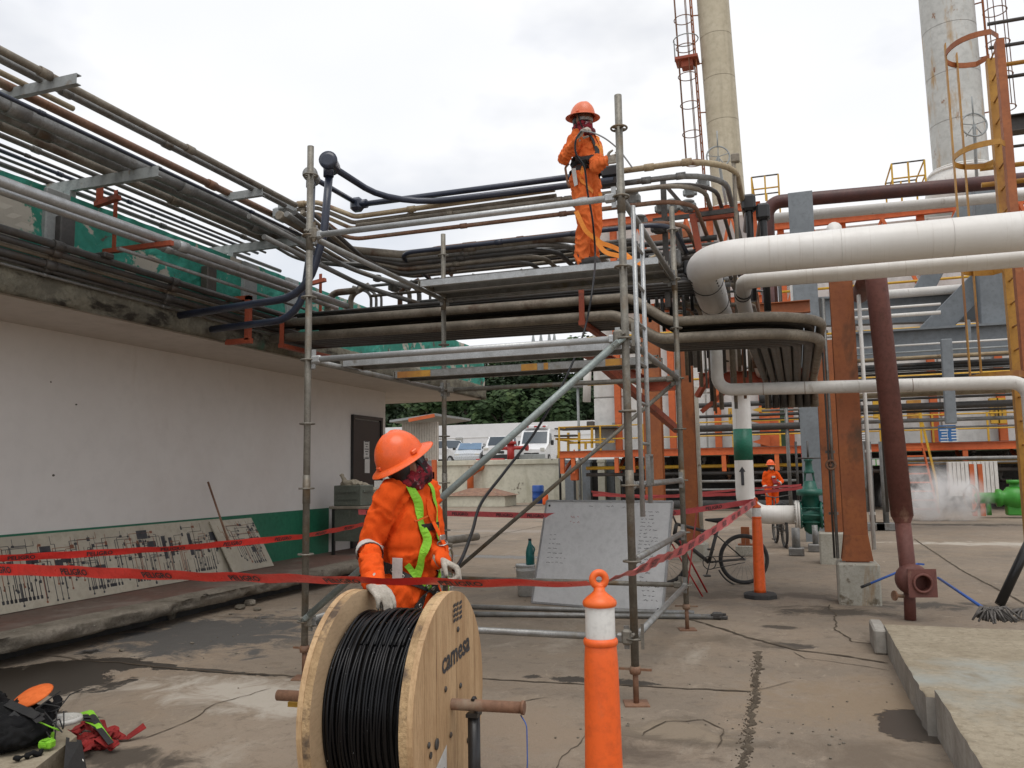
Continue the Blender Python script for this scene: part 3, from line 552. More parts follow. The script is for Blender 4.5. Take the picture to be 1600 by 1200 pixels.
# ---- mimic panels leaning on the wall
def panel(y0, y1, zt, xb, xt, seed, tilt=0):
    """returns thing + mapping (s along, t up) -> world"""
    a = V((xb, y0, .252)); b = V((xb, y1, .252)); c = V((xt, y0 + tilt, zt))
    ux = (b - a).normalized(); uy = (c - a).normalized(); n = ux.cross(uy) * -1
    if n.x < 0: n = -n
    return a, ux, uy, n, (b - a).length, (c - a).length
def mimic(a, ux, uy, n, Lg, Hg, seed, label, part='panel_board'):
    t = thing('diagram_board', label, 'board', a, 0, None)
    mb = MB(); mb.prism([a, a + ux * Lg, a + ux * Lg + uy * Hg, a + uy * Hg], n * .018); ob(part, mb, mt['board'], t)
    r = random.Random(seed); k = MB(); br = MB()
    S = lambda s, q: a + ux * s + uy * q + n * .0185
    def ln(m, s0, q0, s1, q1, w_=.009):
        d = V((s1 - s0, q1 - q0, 0)); l = d.length
        if l < 1e-4: return
        d /= l; o = V((-d.y, d.x, 0)) * (w_ / 2)
        m.add([S(s0 - o.x, q0 - o.y), S(s1 - o.x, q1 - o.y), S(s1 + o.x, q1 + o.y), S(s0 + o.x, q0 + o.y)], [(0, 1, 2, 3)], False)
    def rect(m, s, q, w_, h): m.add([S(s - w_ / 2, q - h / 2), S(s + w_ / 2, q - h / 2), S(s + w_ / 2, q + h / 2), S(s - w_ / 2, q + h / 2)], [(0, 1, 2, 3)], False)
    def disc(m, s, q, rad): m.add([S(s + math.cos(x * .785) * rad, q + math.sin(x * .785) * rad) for x in range(8)], [tuple(range(8))], False)
    if Lg > 2:
        for j in range(6): ln(br, 0, Hg * .93 - j * .022, Lg * (.42 - .018 * j), Hg * .93 - j * .022, .006)
        for j in range(9):
            s = Lg * (.36 + .008 * j) - j * .04; ln(br, s, Hg * .93 - (j % 6) * .022, s, Hg * r.uniform(.35, .6), .005)
    x = .15
    while x < Lg - .1:
        ty = r.random(); q = Hg * r.uniform(.35, .85)
        if ty < .3: rect(k, x, q, r.uniform(.08, .2), r.uniform(.06, .12)); ln(k, x, q, x, q - .2); disc(k, x, q - .2, .016)
        elif ty < .4: rect(k, x, Hg * .6, .06, r.uniform(.18, .34))
        nl = r.randint(2, 5)
        for j in range(nl):
            s = x + r.uniform(-.06, .2); q0 = Hg * r.uniform(.45, .9); q1 = max(.04, q0 - r.uniform(.1, .45)); m = br if r.random() < .25 else k
            ln(m, s, q0, s, q1); disc(m, s, q1, .013) if r.random() < .7 else rect(m, s, q1, .03, .03)
            s2 = s + r.uniform(-.3, .35); s2 = min(max(.02, s2), Lg - .02); ln(m, s, q0, s2, q0, .006)
            if r.random() < .6: rect(m, s2, q0, r.uniform(.025, .05), r.uniform(.02, .045))
            if r.random() < .5: ln(m, s2, q0, s2, min(Hg - .03, q0 + r.uniform(.04, .12)), .006)
        if r.random() < .35:
            for j in range(4): ln(k, x + j * .045, .08, x + j * .045, .26); rect(k, x + j * .045, .1, .028, .035)
        x += r.uniform(.065, .14)
    if Lg > 2: rect(k, 2.2, Hg * .5, .9, .26); rect(k, 2.25, Hg * .75, .16, .1); rect(k, 2.5, Hg * .75, .14, .1); ln(k, 1.2, Hg * .3, 2.7, Hg * .34)
    ob('black_diagram', k, mt['ink'], t); ob('brown_diagram', br, mt['inkbrown'], t); return t
yb = PX(362, 880, -7.2).y
mimic(*panel(3.2, yb, .955, -7.18, -7.41, 1), 11, 'long cream plant diagram board leaning along the white wall')
ye = PX(425, 870, -7.12).y
mimic(*panel(yb - .1, ye, .93, -7.10, -7.38, 2, -.16), 5, 'short tilted cream diagram board at the right end of the long one')
# ---- broom in front of the panels
br = thing('broom', 'dark handled broom with wide black head leaning against the diagram boards', 'broom', PZ(375, 890, .25))
h0 = PX(358, 850, -6.95); h1 = PX(325, 753, -7.35); mb = MB(); mb.cyl(h0, h1, .013, 8); ob('handle', mb, mt['crust'], br)
hc = PZ(376, 888, .252); hd = (PZ(394, 882, .252) - PZ(357, 893, .252)).normalized(); hn = V((-hd.y, hd.x, 0)); 
mb = MB(); mb.prism([hc - hd * .2, hc + hd * .2, hc + hd * .2 + V((0, 0, .1)), hc - hd * .2 + V((0, 0, .1))], hn * .07); ob('bristles', mb, mt['black'], br)
tp = V((-.12, .05, .26)); mb = MB(); mb.prism([hc - hd * .2 + V((0, 0, .1)), hc + hd * .2 + V((0, 0, .1)), hc + hd * .18 + V((0, 0, .12)) + tp, hc - hd * .16 + V((0, 0, .12)) + tp], hn * .03); ob('head', mb, mt['board'], br)
mb = MB(); mb.prism([hc - hd * .06 + V((.005, -.01, .13)), hc + hd * .17 + V((.005, -.01, .13)), hc + hd * .14 + V((.0, -.01, .1)) + tp, hc - hd * .04 + V((0, -.01, .1)) + tp], hn * .002); ob('printed_patch', mb, mt['signb'], br)
# ---- desk by the door
dk = thing('desk', 'dark steel desk standing on the walkway beside the black door', 'desk', (-6.75, 12.2, .25))
q0, q1 = 11.6, 13.0; mb = MB(); mb.box((-6.8, (q0 + q1) / 2, 1.0), (.72, q1 - q0, .045), bev=.008); ob('desk_top', mb, mt['tablet'], dk)
mb = MB(); mb.box((-6.8, q0 + .05, .72), (.6, .02, .5)); mb.box((-7.1, (q0 + q1) / 2, .72), (.02, q1 - q0 - .2, .5)); ob('side_panel', mb, mt['khaki'], dk)
for sx in (-7.1, -6.5):
    for y in (q0 + .05, q1 - .06):
        mb = MB(); mb.box((sx, y, .615), (.045, .045, .73)); ob('leg', mb, mt['blackm'], dk)
bx = thing('metal_box', 'olive metal tool box standing on the desk', 'box', (-6.85, 11.75, 1.023))
mb = MB(); mb.box((-6.85, 11.85, 1.19), (.5, .42, .33), bev=.012); ob('case', mb, mt['khaki'], bx)
mb = MB(); mb.box((-6.595, 11.85, 1.26), (.02, .3, .03)); mb.box((-6.85, 11.632, 1.26), (.34, .02, .03)); mb.box((-6.85, 11.632, 1.14), (.34, .016, .025)); ob('rib', mb, mt['khaki'], bx)
vs_, fs = blob([('e', (-6.85, 11.78, 1.38), (.2, .12, .06), None), ('c', (-6.95, 11.7, 1.42), (-7.0, 11.72, 1.52), .05, .03), ('c', (-6.8, 11.85, 1.39), (-6.55, 12.25, 1.18), .07, .06), ('c', (-6.9, 11.95, 1.38), (-6.62, 12.3, 1.2), .06, .05)], .02, 3, .03, 9)
mb = MB(); mb.add(vs_, fs, True); tag(ob('rag', mb, mt['clothg']), 'crumpled cream rag draped over the olive box', 'rag')
mb = MB(); mb.prism([V((-6.72, 12.3, 1.03)), V((-6.5, 12.55, 1.03)), V((-6.52, 12.58, 1.42)), V((-6.74, 12.33, 1.42))], (-.006, .006, 0)); tag(ob('document_sheet', mb, mt['paper']), 'white sheet of card standing on the desk', 'paper')

# ================================================================== CONCRETE STEPS AT RIGHT
def rough_slab(name, x0, x1, y0, y1, h, mats, par=None, seed=0):
    mb = MB(); nx, ny = 60, 60; vs_ = []
    fx = lambda i: x0 + (x1 - x0) * (i / nx) ** 1.5
    for j in range(ny + 1):
        for i in range(nx + 1):
            x, y = fx(i), y0 + (y1 - y0) * j / ny
            ed = min(i, 1) and min(j, ny - j, 1)
            z = h + (noise.noise(V((x * 3, y * 3, seed))) * .006 + noise.noise(V((x * 12, y * 12, seed))) * .003) * ed
            if i == 0: x += abs(noise.noise(V((y * 4, seed, 1)))) * .02; z -= abs(noise.noise(V((y * 7, seed, 3)))) * .014
            vs_.append((x, y, z))
    mb.add(vs_, [(j * (nx + 1) + i, j * (nx + 1) + i + 1, (j + 1) * (nx + 1) + i + 1, (j + 1) * (nx + 1) + i) for j in range(ny) for i in range(nx)], True, 0)
    b = len(mb.v); W = nx + 1
    sd_ = [vs_[j * W] for j in range(ny + 1)]; mb.add(sd_ + [(x + .0, y, 0) for x, y, z in sd_], [(j, j + 1, ny + 2 + j, ny + 1 + j) for j in range(ny)], False, 1)
    for jj in (0, ny):
        e = [vs_[jj * W + i] for i in range(W)]; mb.add(e + [(x, y, 0) for x, y, z in e], [(i, i + 1, W + i + 1, W + i) for i in range(nx)], False, 1)
    return ob(name, mb, mats, par, kind='structure')
rough_slab('concrete_step', .615, 5.5, 5.31, 7.62, .212, [mt['step'], mt['stepside']], seed=1)
rough_slab('concrete_step', .665, 5.5, -1.5, 5.28, .262, [mt['step'], mt['stepside']], seed=4)
p = PZ(1376, 975); mb = MB(); mb.box((.57, 7.68, .1), (.1, .5, .2), bev=.015); ob('concrete_kerb_stub', mb, mt['stepside'], kind='structure')
# low block with gear at lower left
bp = PZ(0, 1190, .16); 
mb = MB(); c0 = PZ(108, 1160, .16); c1 = PZ(-60, 1215, .16); c2 = PZ(-60, 1095, .16); c3 = PZ(112, 1128, .16)
mb.prism([V((c.x, c.y, 0)) for c in (PZ(120, 1150, .16), PZ(40, 1212, .16), PZ(-120, 1215, .16), PZ(-120, 1110, .16), PZ(60, 1110, .16))], (0, 0, .16)); ob('concrete_ledge', mb, mt['step'], kind='structure')
# ================================================================== SCAFFOLD
SX, SY, SW, SL, Z0 = -3.588, 5.49, 2.517, 2.629, .417
sc = thing('scaffold', 'galvanised tube scaffold tower with round rosette joints standing in the middle of the yard', 'scaffold', (SX + SW / 2, SY + SL / 2, 0))
corner = [(SX, SY), (SX + SW, SY), (SX + SW, SY + SL), (SX, SY + SL)]
for (x, y) in corner:
    mb = MB(); mb.cyl((x, y, .2), (x, y, 4.16), .0265, 14)
    for k in (1, 3): mb.cyl((x, y, .3 + k), (x, y, .52 + k), .0295, 14)
    st = ob('standard', mb, mt['galvd'], sc)
    mb = MB(); mb.cyl((x, y, .006), (x, y, .26), .019, 8); mb.box((x, y, .004), (.16, .16, .008), Matrix.Rotation(.3, 3, 'Z')); mb.lathe([(.034, 0), (.04, .02), (.034, .05)], (x, y, .19), n=10); mb.bar((x - .11, y + .02, .215), (x + .11, y - .02, .225), .016, .014); ob('base_jack', mb, mt['crust'], st)
    for k in range(8):
        z = Z0 + .5 * k; mb = MB(); mb.ring((x, y, z), (0, 0, 1), .056, .0075, 16, 6)
        for a in range(4): c, s = math.cos(a * 1.571 + .785), math.sin(a * 1.571 + .785); mb.bar((x + c * .025, y + s * .025, z), (x + c * .054, y + s * .054, z), .026, .009)
        ob('rosette', mb, mt['galvd'], st)
def ledger(i, j, k, mat='galv', r=.0242):
    a = V((*corner[i], Z0 + .5 * k)); b = V((*corner[j], Z0 + .5 * k)); t = (b - a).normalized(); mb = MB()
    mb.cyl(a + t * .1, b - t * .1, r, 12)
    for p, d in ((a, t), (b, -t)):
        mb.bar(p + d * .034, p + d * .12, .05, .062, bev=.012); mb.bar(p + d * .05 + V((0, 0, -.07)), p + d * .052 + V((0, 0, .08)), .012, .034)
    ob('ledger', mb, mt[mat], sc)
ledger(0, 1, 6, 'galvl'); ledger(0, 1, 4, 'galvl'); ledger(0, 1, 0)
ledger(0, 3, 6); ledger(0, 3, 4); ledger(0, 3, 0)
for k in (6, 4, 2, 1, 0): ledger(1, 2, k, 'cgrey' if k in (6, 4) else 'galv')
ledger(3, 2, 4, 'galvd'); ledger(3, 2, 0, 'galvd'); ledger(3, 2, 6)
def brace(a, b, mat, r, off):
    a, b = V(a) + off, V(b) + off; t = (b - a).normalized(); mb = MB(); mb.cyl(a + t * .1, b - t * .1, r, 12)
    for p, d in ((a, t), (b, -t)): mb.bar(p - off * .7, p + d * .1, .05, .03, bev=.008); mb.bar(p + d * .04, p + d * .24, .034, .04, bev=.008)
    ob('diagonal_brace', mb, mt[mat], sc)
M_brace = M('green grey brace tube', (.27, .31, .3), (.21, .24, .23), 6, rough=.5, metal=.4, patches=[((.17, .16, .13), 5, .6, .72)])
mt['brace'] = M_brace
brace((SX, SY, Z0), (SX + SW, SY, Z0 + 2), 'brace', .026, V((0, -.06, 0)))
brace((SX, SY + SL, Z0), (SX + SW, SY + SL, Z0 + 2), 'galvd', .021, V((0, .06, 0)))
for (i, z) in ((0, Z0), (1, Z0), (1, Z0 + 2), (0, Z0 + 3)):
    x, y = corner[i]; mb = MB(); mb.box((x + .045 * (1 if i == 0 else -1), y, z + .01), (.07, .085, .1), bev=.015); mb.cyl((x, y - .07, z + .03), (x, y + .07, z + .03), .011, 6); mb.bar((x + .06, y - .03, z - .06), (x + .06, y - .03, z + .1), .012, .02); ob('coupler', mb, mt['galvd'], sc)
# ladder tied to the right side
lx = -1.02; lad = thing('scaffold_ladder', 'narrow galvanised ladder hooked upright inside the right side of the scaffold', 'ladder', (lx, 5.8, 1.1))
for y, zt, zb in ((5.66, 3.4, 1.2), (5.99, 3.36, 1.28)):
    mb = MB(); mb.cyl((lx, y, zb), (lx, y, zt), .017, 10); ob('rail', mb, mt['galvl'], lad)
for z in [1.42 + .285 * i for i in range(7)]:
    mb = MB(); mb.cyl((lx, 5.672, z), (lx, 5.978, z), .012, 8); ob('rung', mb, mt['galv'], lad)
mb = MB(); p = PX(1015, 735, -1.0)
for dy in (-.07, .07): mb.box((lx + .03, 5.83 + dy, 1.52), (.03, .012, .22))
for dz in (-.1, .1): mb.box((lx + .03, 5.83, 1.52 + dz), (.03, .15, .012))
ob('gate_latch', mb, mt['galv'], lad)
def plank(y0, y1, z, x0, x1, label, mat='galvl', ends=None):
    t = thing('scaffold_plank', label, 'plank', ((x0 + x1) / 2, (y0 + y1) / 2, z), 0, 'steel planks laid on the scaffold')
    mb = MB(); w_ = y1 - y0; mb.box(((x0 + x1) / 2, (y0 + y1) / 2, z + .026), (x1 - x0, w_, .004))
    for y in (y0 + .002, y1 - .002): mb.box(((x0 + x1) / 2, y, z - .005), (x1 - x0, .004, .062))
    for y in (y0 + .018, y1 - .018): mb.box(((x0 + x1) / 2, y, z - .034), (x1 - x0, .03, .004))
    for k in (1, 2): mb.box(((x0 + x1) / 2, y0 + w_ * k / 3, z + .012), (x1 - x0, .014, .022))
    ob('tread', mb, mt[mat], t)
    for xe in (x0, x1):
        mb = MB(); mb.box((xe, (y0 + y1) / 2, z - .002), (.02, w_ - .012, .05)); s = -1 if xe == x0 else 1
        for y in (y0 + .06, y1 - .06): mb.bar((xe - s * .02, y, z + .036), (xe + s * .045, y, z + .036), .03, .012); mb.bar((xe + s * .045, y, z + .042), (xe + s * .045, y, z - .012), .03, .012, up=V((1, 0, 0)))
        ob('end_hook', mb, mt['galvd'], t)
    if ends:
        for xa, xb in ends:
            mb = MB(); mb.box(((xa + xb) / 2, y0 - .0025, z - .005), (xb - xa, .003, .058)); ob('yellow_mark', mb, mt['ochre'], t)
    return t
xa, xb = SX + .05, SX + SW - .05
plank(7.43, 7.75, 3.452, xa, xb, 'front steel plank under the feet of the worker on the upper deck')
plank(7.765, 8.085, 3.452, xa, xb, 'rear steel plank of the upper deck, behind the standing worker', 'galv')
plank(5.93, 6.25, 2.452, xa, xb, 'front steel plank of the empty lower deck', 'galvl')
plank(6.88, 7.2, 2.452, xa, xb, 'steel plank with yellow painted marks on the lower deck', 'galv', [(xa + .02, xa + .36), (xa + 1.25, xa + 1.4), (xa + 1.46, xa + 1.5), (xb - .4, xb - .2)])
# tubes lying on the ground behind the board
for (a, b, r, lab) in (((600, 962), (1118, 968), .026, 'nearer grey scaffold tube lying on the ground with a coupler on its end'), ((600, 948), (1085, 962), .026, 'farther grey scaffold tube lying on the ground'), ):
    p, q = PZ(*a), PZ(*b); mb = MB(); mb.cyl(p + V((0, 0, r + .002)), q + V((0, 0, r + .002)), r, 12); t = thing('loose_tube', lab, 'tube', (p + q) / 2); ob('tube', mb, mt['galv'], t)
    if r and a[1] == 962:
        mb = MB(); mb.box(q + V((.02, 0, .04)), (.1, .06, .07), bev=.012); mb.cyl(q + V((-.04, -.03, .05)), q + V((.1, .04, .05)), .012, 6); mb.box(q + V((.09, .02, .02)), (.06, .05, .035), bev=.008); mb.cyl(q + V((.05, -.06, .03)), q + V((.06, .08, .035)), .01, 6); ob('coupler', mb, mt['cdark'], t)

# ================================================================== CONDUIT RACK ALONG THE BUILDING (runs in Y)
rk = thing('roof_conduit_rack', 'tiered rack of grey conduits on channel brackets along the roof edge of the white building', 'pipe rack', (-5.7, 5, 3.2))
def pipe(parent, pts, r, mat, rad=None, n=10, name='conduit', cpl=()):
    pts = [V(p) for p in pts]; mb = MB(); mb.tube(fil(pts, rad, 6) if rad else pts, r, n)
    for c in cpl:
        i, f = int(c), c - int(c); p = pts[i].lerp(pts[i + 1], f); t = (pts[i + 1] - pts[i]).normalized(); mb.cyl(p - t * r * 1.6, p + t * r * 1.6, r * 1.28, n)
    return ob(name, mb, mt[mat], parent)
T1 = [(78, .026, 'cbrown', 4.72, 8.1), (92, .026, 'cgrey', 4.72, 8.05), (113, .02, 'ctan', 4.72, 5.2), (129, .032, 'crust', 4.71, 8.4), (146, .014, 'navy', 4.35, 8.6), (160, .047, 'cgrey', 4.385, 8.4), (178, .04, 'cgrey', 4.38, 8.4), (196, .034, 'cbrown', 4.375, 8.4),
      (211, .019, 'cgrey', 4.36, 8.4), (226, .012, 'cdark', 4.352, 8.6), (235, .015, 'navy', 4.355, 8.6), (245, .012, 'cdark', 4.352, 8.6), (256, .02, 'cdark', 4.36, 9.5)]
for v, r, m_, z, ye in T1:
    p = PZ(0, v, z); pipe(rk, [(p.x, 1.2, z), (p.x, ye, z)], r * 1.22, m_, None, 12, cpl=(rnd.uniform(.45, .6), rnd.uniform(.7, .95)))
for v, r, z in ((283, .044, 3.79), (298, .034, 3.785)):
    p = PZ(0, v, z); pipe(rk, [(p.x, 1.2, z), (p.x, 9.6, z)], r, 'galvl', None, 12, cpl=(.62,))
p = PZ(200, 393, 3.6); pipe(rk, [(p.x, 5.7, 3.6), (p.x, 9.0, 3.6)], .018, 'cgrey', cpl=(.85,))
for v, r, m_, x in ((352, .035, 'cdark', -6.08), (366, .03, 'cdark', -6.1), (376, .022, 'cbrown', -6.16), (388, .035, 'cdark', -6.17), (398, .02, 'cdark', -6.2), (407, .014, 'cgrey', -6.22)):
    p = PX(0, v, x); pipe(rk, [(x, 1.2, p.z), (x, 9.2, p.z - .05)], r, m_, None, 10, cpl=(.52, .7))
for (u, v, z, xi) in ((123, 124, 4.665, -6.3), (412, 300, 4.665, -6.3)):
    p = PZ(u, v, z); mb = MB(); mb.channel((-6.5, p.y, z), (p.x, p.y, z), .05, .085, .007, 1); ob('channel_bracket', mb, mt['lead'], rk)
for (u, v, z) in ((250, 268, 4.285), (505, 372, 4.285)):
    p = PZ(u, v, z); mb = MB(); mb.channel((-6.85, p.y, z), (p.x, p.y, z), .05, .1, .007, 1); ob('channel_bracket', mb, mt['lead'], rk)
    mb = MB(); mb.box((-6.4, p.y, 4.19), (.07, .07, .09)); mb.bar((-6.75, p.y + .04, 4.15), (-6.75, p.y + .04, 4.3), .06, .05, up=V((0, 1, 0))); ob('bracket_foot', mb, mt['lead'], rk)
for yy in (2.4, 6.06, 9.71):
    xs = PY(170 if yy < 9 else 492, 300, yy).x if yy > 3 else -6.15
    xs = -6.16
    mb = MB(); mb.bar((xs, yy, 3.72), (xs, yy, 4.32), .045, .008, up=V((0, 1, 0))); mb.bar((-6.28, yy, 3.715), (-5.46, yy, 3.715), .045, .045); ob('red_bracket', mb, mt['redor'], rk)
    mb = MB(); mb.bar((-6.3, yy - .1, 4.16), (-6.02, yy - .1, 4.2), .06, .05); mb.bar((-6.26, yy - .1, 4.18), (-6.26, yy - .1, 4.34), .07, .02, up=V((1, 0, 0))); ob('red_hanger', mb, mt['redor'], rk)
    mb = MB(); mb.box((-6.12, yy - .2, 3.6), (.24, .12, .05), bev=.01); ob('dark_bracket', mb, mt['cdark'], rk)
mb = MB(); yq = 7.9; mb.bar((-5.98, yq, 3.1), (-5.98, yq, 3.62), .06, .06, up=V((0, 1, 0))); mb.bar((-6.28, yq, 3.09), (-5.93, yq, 3.09), .06, .06); mb.bar((-6.28, yq, 3.6), (-5.95, yq, 3.6), .06, .05); ob('red_bracket', mb, mt['redor'], rk)
# cast conduit boxes where the top pair turns
for x, y, z, s in ((-5.66, 8.18, 4.74, .15), (-5.82, 8.3, 4.7, .15)):
    mb = MB(); mb.box((x, y, z), (s, s * 1.5, s), bev=.03); mb.box((x, y - s * .76, z), (s * .7, .02, s * .7), bev=.006); ob('conduit_box', mb, mt['lead'], rk)

# ================================================================== CROSS RACK (runs in X behind the scaffold)
cr = thing('cross_conduit_rack', 'dense overhead bundle of dark and rusty conduits crossing behind the scaffold towards the orange columns', 'pipe rack', (-2.5, 9, 2.9))
SP = .118
for i in range(7):
    y = 8.6 + SP * i; xb = .3 - SP * i; R = [.25, .25, max(.14, .85 - SP * i), .18]
    m_ = 'cbrown' if i == 0 else 'cdark'
    pipe(cr, [(-6.15, y, 3.235), (-1.78, y, 3.195), (-1.32, y, 2.9), (xb, y, 2.88), (xb, 14.0 + .0 * i, 2.9), (xb, 14.0, 2.5)], .056 if i < 5 else .045, m_, [.3, .3, R[2], .2], 12)
    pipe(cr, [(-6.15 + .1 * i, y, 3.42), (-1.62, y, 3.375), (-1.2, y, 3.075), (xb + .02, y, 3.05), (xb + .02, 13.9, 3.08), (xb + .02, 13.9, 2.5)], .052 if i < 5 else .04, 'cbrown' if i in (0, 3) else 'cdark', [.3, .3, R[2], .2], 12)
# flat cover plates / smaller lines lying on the lower tiers
for i in range(6): pipe(cr, [(-5.9, 8.66 + .13 * i, 3.52), (-1.3, 8.66 + .13 * i, 3.5), (-.7, 8.66 + .13 * i, 3.5)], .022, 'cdark')
for xk in (-5.95, -2.13):
    mb = MB(); mb.bar((xk, 8.5, 3.12 if xk < -1.5 else 2.79), (xk, 9.6, 3.12 if xk < -1.5 else 2.79), .07, .05); mb.bar((xk, 8.52, 3.14 if xk < -1.5 else 2.82), (xk, 8.52, 3.5 if xk < -1.5 else 3.15), .06, .012, up=V((0, 1, 0))); ob('red_hanger', mb, mt['redor'], cr)
# upper tiers
yu = 8.5
UP = [(4.75, .032, 'ctan', -1.72, 0), (4.635, .031, 'cgrey', -1.74, 0), (4.572, .024, 'cdark', -4.9, 0), (4.52, .026, 'cbrown', -4.9, 0), (4.376, .025, 'crust', -4.95, 0), (4.17, .024, 'crust', -3.95, 0), (4.115, .026, 'navy', -4.2, 0)]
for i, (z, r, m_, x0, _) in enumerate(UP):
    xb = -.47 - .11 * i; y = yu + .07 * (i % 3)
    pre = [] if i < 4 else [(x0 - .1, y - .7, z + .1), (x0 - .1, y, z)] if i == 4 else [(x0 - .15, y + .9, z - .1), (x0 - .15, y, z)]
    pipe(cr, pre + [(x0 + (.3 if pre else 0), y, z), (xb, y, z), (xb, 11.6 + .05 * i, z), (xb, 11.65 + .05 * i, z - 1.0)], r, m_, ([.35, .1] if pre else []) + [.62 - .05 * i, .25], 12, cpl=(len(pre) + .3, len(pre) + .62))
for k, (z0, z1, r) in enumerate(((4.86, 4.63, .03), (4.81, 4.575, .026), (4.755, 4.525, .024))):
    pipe(cr, [(-5.75, 8.42 + .05 * k, z0), (-5.42 - .03 * k, 8.45 + .05 * k, z0), (-4.92 - .05 * k, 8.5 + .05 * k, z1), (-2.4, 8.5 + .06 * k, z1 + .015)], r, 'ctan' if k != 1 else 'cbrown', .25, 12, cpl=(.35, 2.3))
for k in range(5):
    z = 4.16 - .055 * k; xb = -2.18 - .16 * k; r = (.05, .034, .03, .026, .026)[k]
    pipe(cr, [(-5.3 + .1 * k, 7.5, 4.4), (-5.3 + .1 * k, 8.72 + .02 * k, 4.33 - .05 * k), (-4.4, 8.72 + .02 * k, z), (xb, 8.72 + .02 * k, z), (xb, 12.5, z)], r, ('cbrown', 'cgrey', 'cdark', 'cbrown', 'cdark')[k], [.3, .5, .42 - .05 * k], 12, cpl=(2.4,))
for k in range(7): pipe(cr, [(-6.0 + .1 * k, 8.0, 4.4), (-6.0 + .1 * k, 9.0 + .09 * k, 4.3), (-4.6, 9.0 + .09 * k, 4.12 - .02 * (k % 3)), (-1.6, 9.0 + .09 * k, 4.12 - .02 * (k % 3))], .022 + .006 * (k % 2), ('cgrey', 'cdark', 'cbrown')[k % 3], [.3, .6])
for k, (z, x0, x1) in enumerate(((3.98, -5.3, -2.6), (3.86, -5.2, -3.0), (3.74, -4.6, -2.0), (3.93, -4.2, -.9), (3.7, -4.9, -3.2))): pipe(cr, [(x0, 9.35 + .06 * k, z), (x1, 9.35 + .06 * k, z)], .02, ('cgrey', 'cbrown', 'cgrey', 'cdark', 'cgrey')[k], cpl=(.4,))
# conduit drops and bends behind
for k, (u, r, m_) in enumerate(((548, .04, 'cbrown'), (580, .02, 'cgrey'), (588, .02, 'cgrey'), (596, .018, 'cgrey'), (625, .034, 'crust'), (640, .03, 'cbrown'), (655, .032, 'cgrey'), (672, .018, 'cgrey'), (770, .02, 'cgrey'), (784, .02, 'cdark'), (905, .025, 'cdark'), (940, .03, 'cdark'))):
    p = PY(u, 440, 9.6); t_ = V((rnd.choice((-1, 1)) * .28, 0, .12)); pipe(cr, [(p.x, 9.6, 3.3), (p.x, 9.6, 3.95), (p.x + t_.x, 9.6, 4.06)], r, m_, .15)
p = PY(548, 430, 9.4); pipe(cr, [(p.x - .35, 9.4, 3.45), (p.x - .35, 9.4, 3.95), (p.x, 9.4, 3.95), (p.x + .1, 9.4, 3.95)], .045, 'cbrown', .22)
def fitting(x, y, z, s, m_='cgrey', nm='conduit_box'):
    mb = MB(); mb.lathe([(.5 * s, -.6 * s), (.62 * s, -.45 * s), (.62 * s, .3 * s), (.7 * s, .32 * s), (.7 * s, .5 * s), (.5 * s, .62 * s)], (x, y, z), n=14); mb.box((x, y, z - .1 * s), (s * 1.7, s * .7, s * .7), bev=s * .1); ob(nm, mb, mt[m_], cr)
for (u, v, y, s, m_) in ((617, 448, 9.2, .1, 'cgrey'), (590, 435, 9.2, .07, 'cgrey'), (985, 310, 8.75, .13, 'lead'), (1035, 325, 9, .1, 'lead'), (1050, 322, 9.4, .12, 'lead'), (1075, 322, 9.4, .11, 'lead'), (1098, 287, 9.3, .09, 'lead'), (1030, 355, 8.9, .11, 'cdark'), (1000, 345, 9, .1, 'cgrey'), (1078, 300, 10, .1, 'lead'), (700, 335, 8.8, .06, 'cdark')):
    p = PY(u, v, y); fitting(p.x, y, p.z, s, m_)
# tangle of dark boxes and short conduits between the rack and the orange columns
for k in range(14):
    x = -1.55 + .07 * k + rnd.uniform(-.03, .03); y = 9.2 + rnd.uniform(0, 1.2); z = rnd.uniform(3.9, 4.3); r = rnd.choice((.018, .024, .03))
    pipe(cr, [(x, y, z), (x + .05, y + 1.2, z - .05), (x + .05, y + 1.3, z - 1.3)], r, rnd.choice(('cdark', 'cdark', 'cgrey', 'cbrown')), .18, 8)
for k in range(22):
    x = -1.45 + .055 * k + rnd.uniform(-.02, .02); z = rnd.uniform(3.45, 4.35); y = 9.6 + rnd.uniform(0, 1.6); r = rnd.choice((.016, .022, .028, .034)); pipe(cr, [(x - .5, y, z + .02), (x, y, z), (x + .03, y + 2.6, z - .1), (x + .03, y + 2.7, z - 1.1)], r, rnd.choice(('cdark', 'cbrown', 'crust', 'cgrey', 'cdark')), .16, 8, cpl=(1.4,))
for k in range(4):
    p = PY(1050 + 30 * k, 370 + 12 * k, 11.2); mb = MB(); mb.bar(p + V((-.3, 0, 0)), p + V((.25, 0, .02)), .05, .09); ob('red_strut', mb, mt[('orange', 'redor')[k % 2]], cr)
for k in range(9):
    z = 3.62 + .085 * k; mb = MB(); mb.cyl((-1.95 + .03 * k, 9.5 + .05 * k, z), (-.62 - .02 * k, 9.5 + .05 * k, z), (.028, .02, .035)[k % 3], 8); ob('conduit', mb, mt[('cdark', 'cgrey', 'cdark')[k % 3]], cr)
for k in range(8):
    p = PY(1000 + 11 * k, 400 + (k * 37) % 60, 9.3); mb = MB(); mb.box(p, (.13, .12, .12 + .05 * (k % 3)), bev=.02); mb.cyl(p, p + V((.02, 0, -.5)), .02, 8); ob('switch_box', mb, mt[('cdark', 'blackm', 'cgrey')[k % 3]], cr)
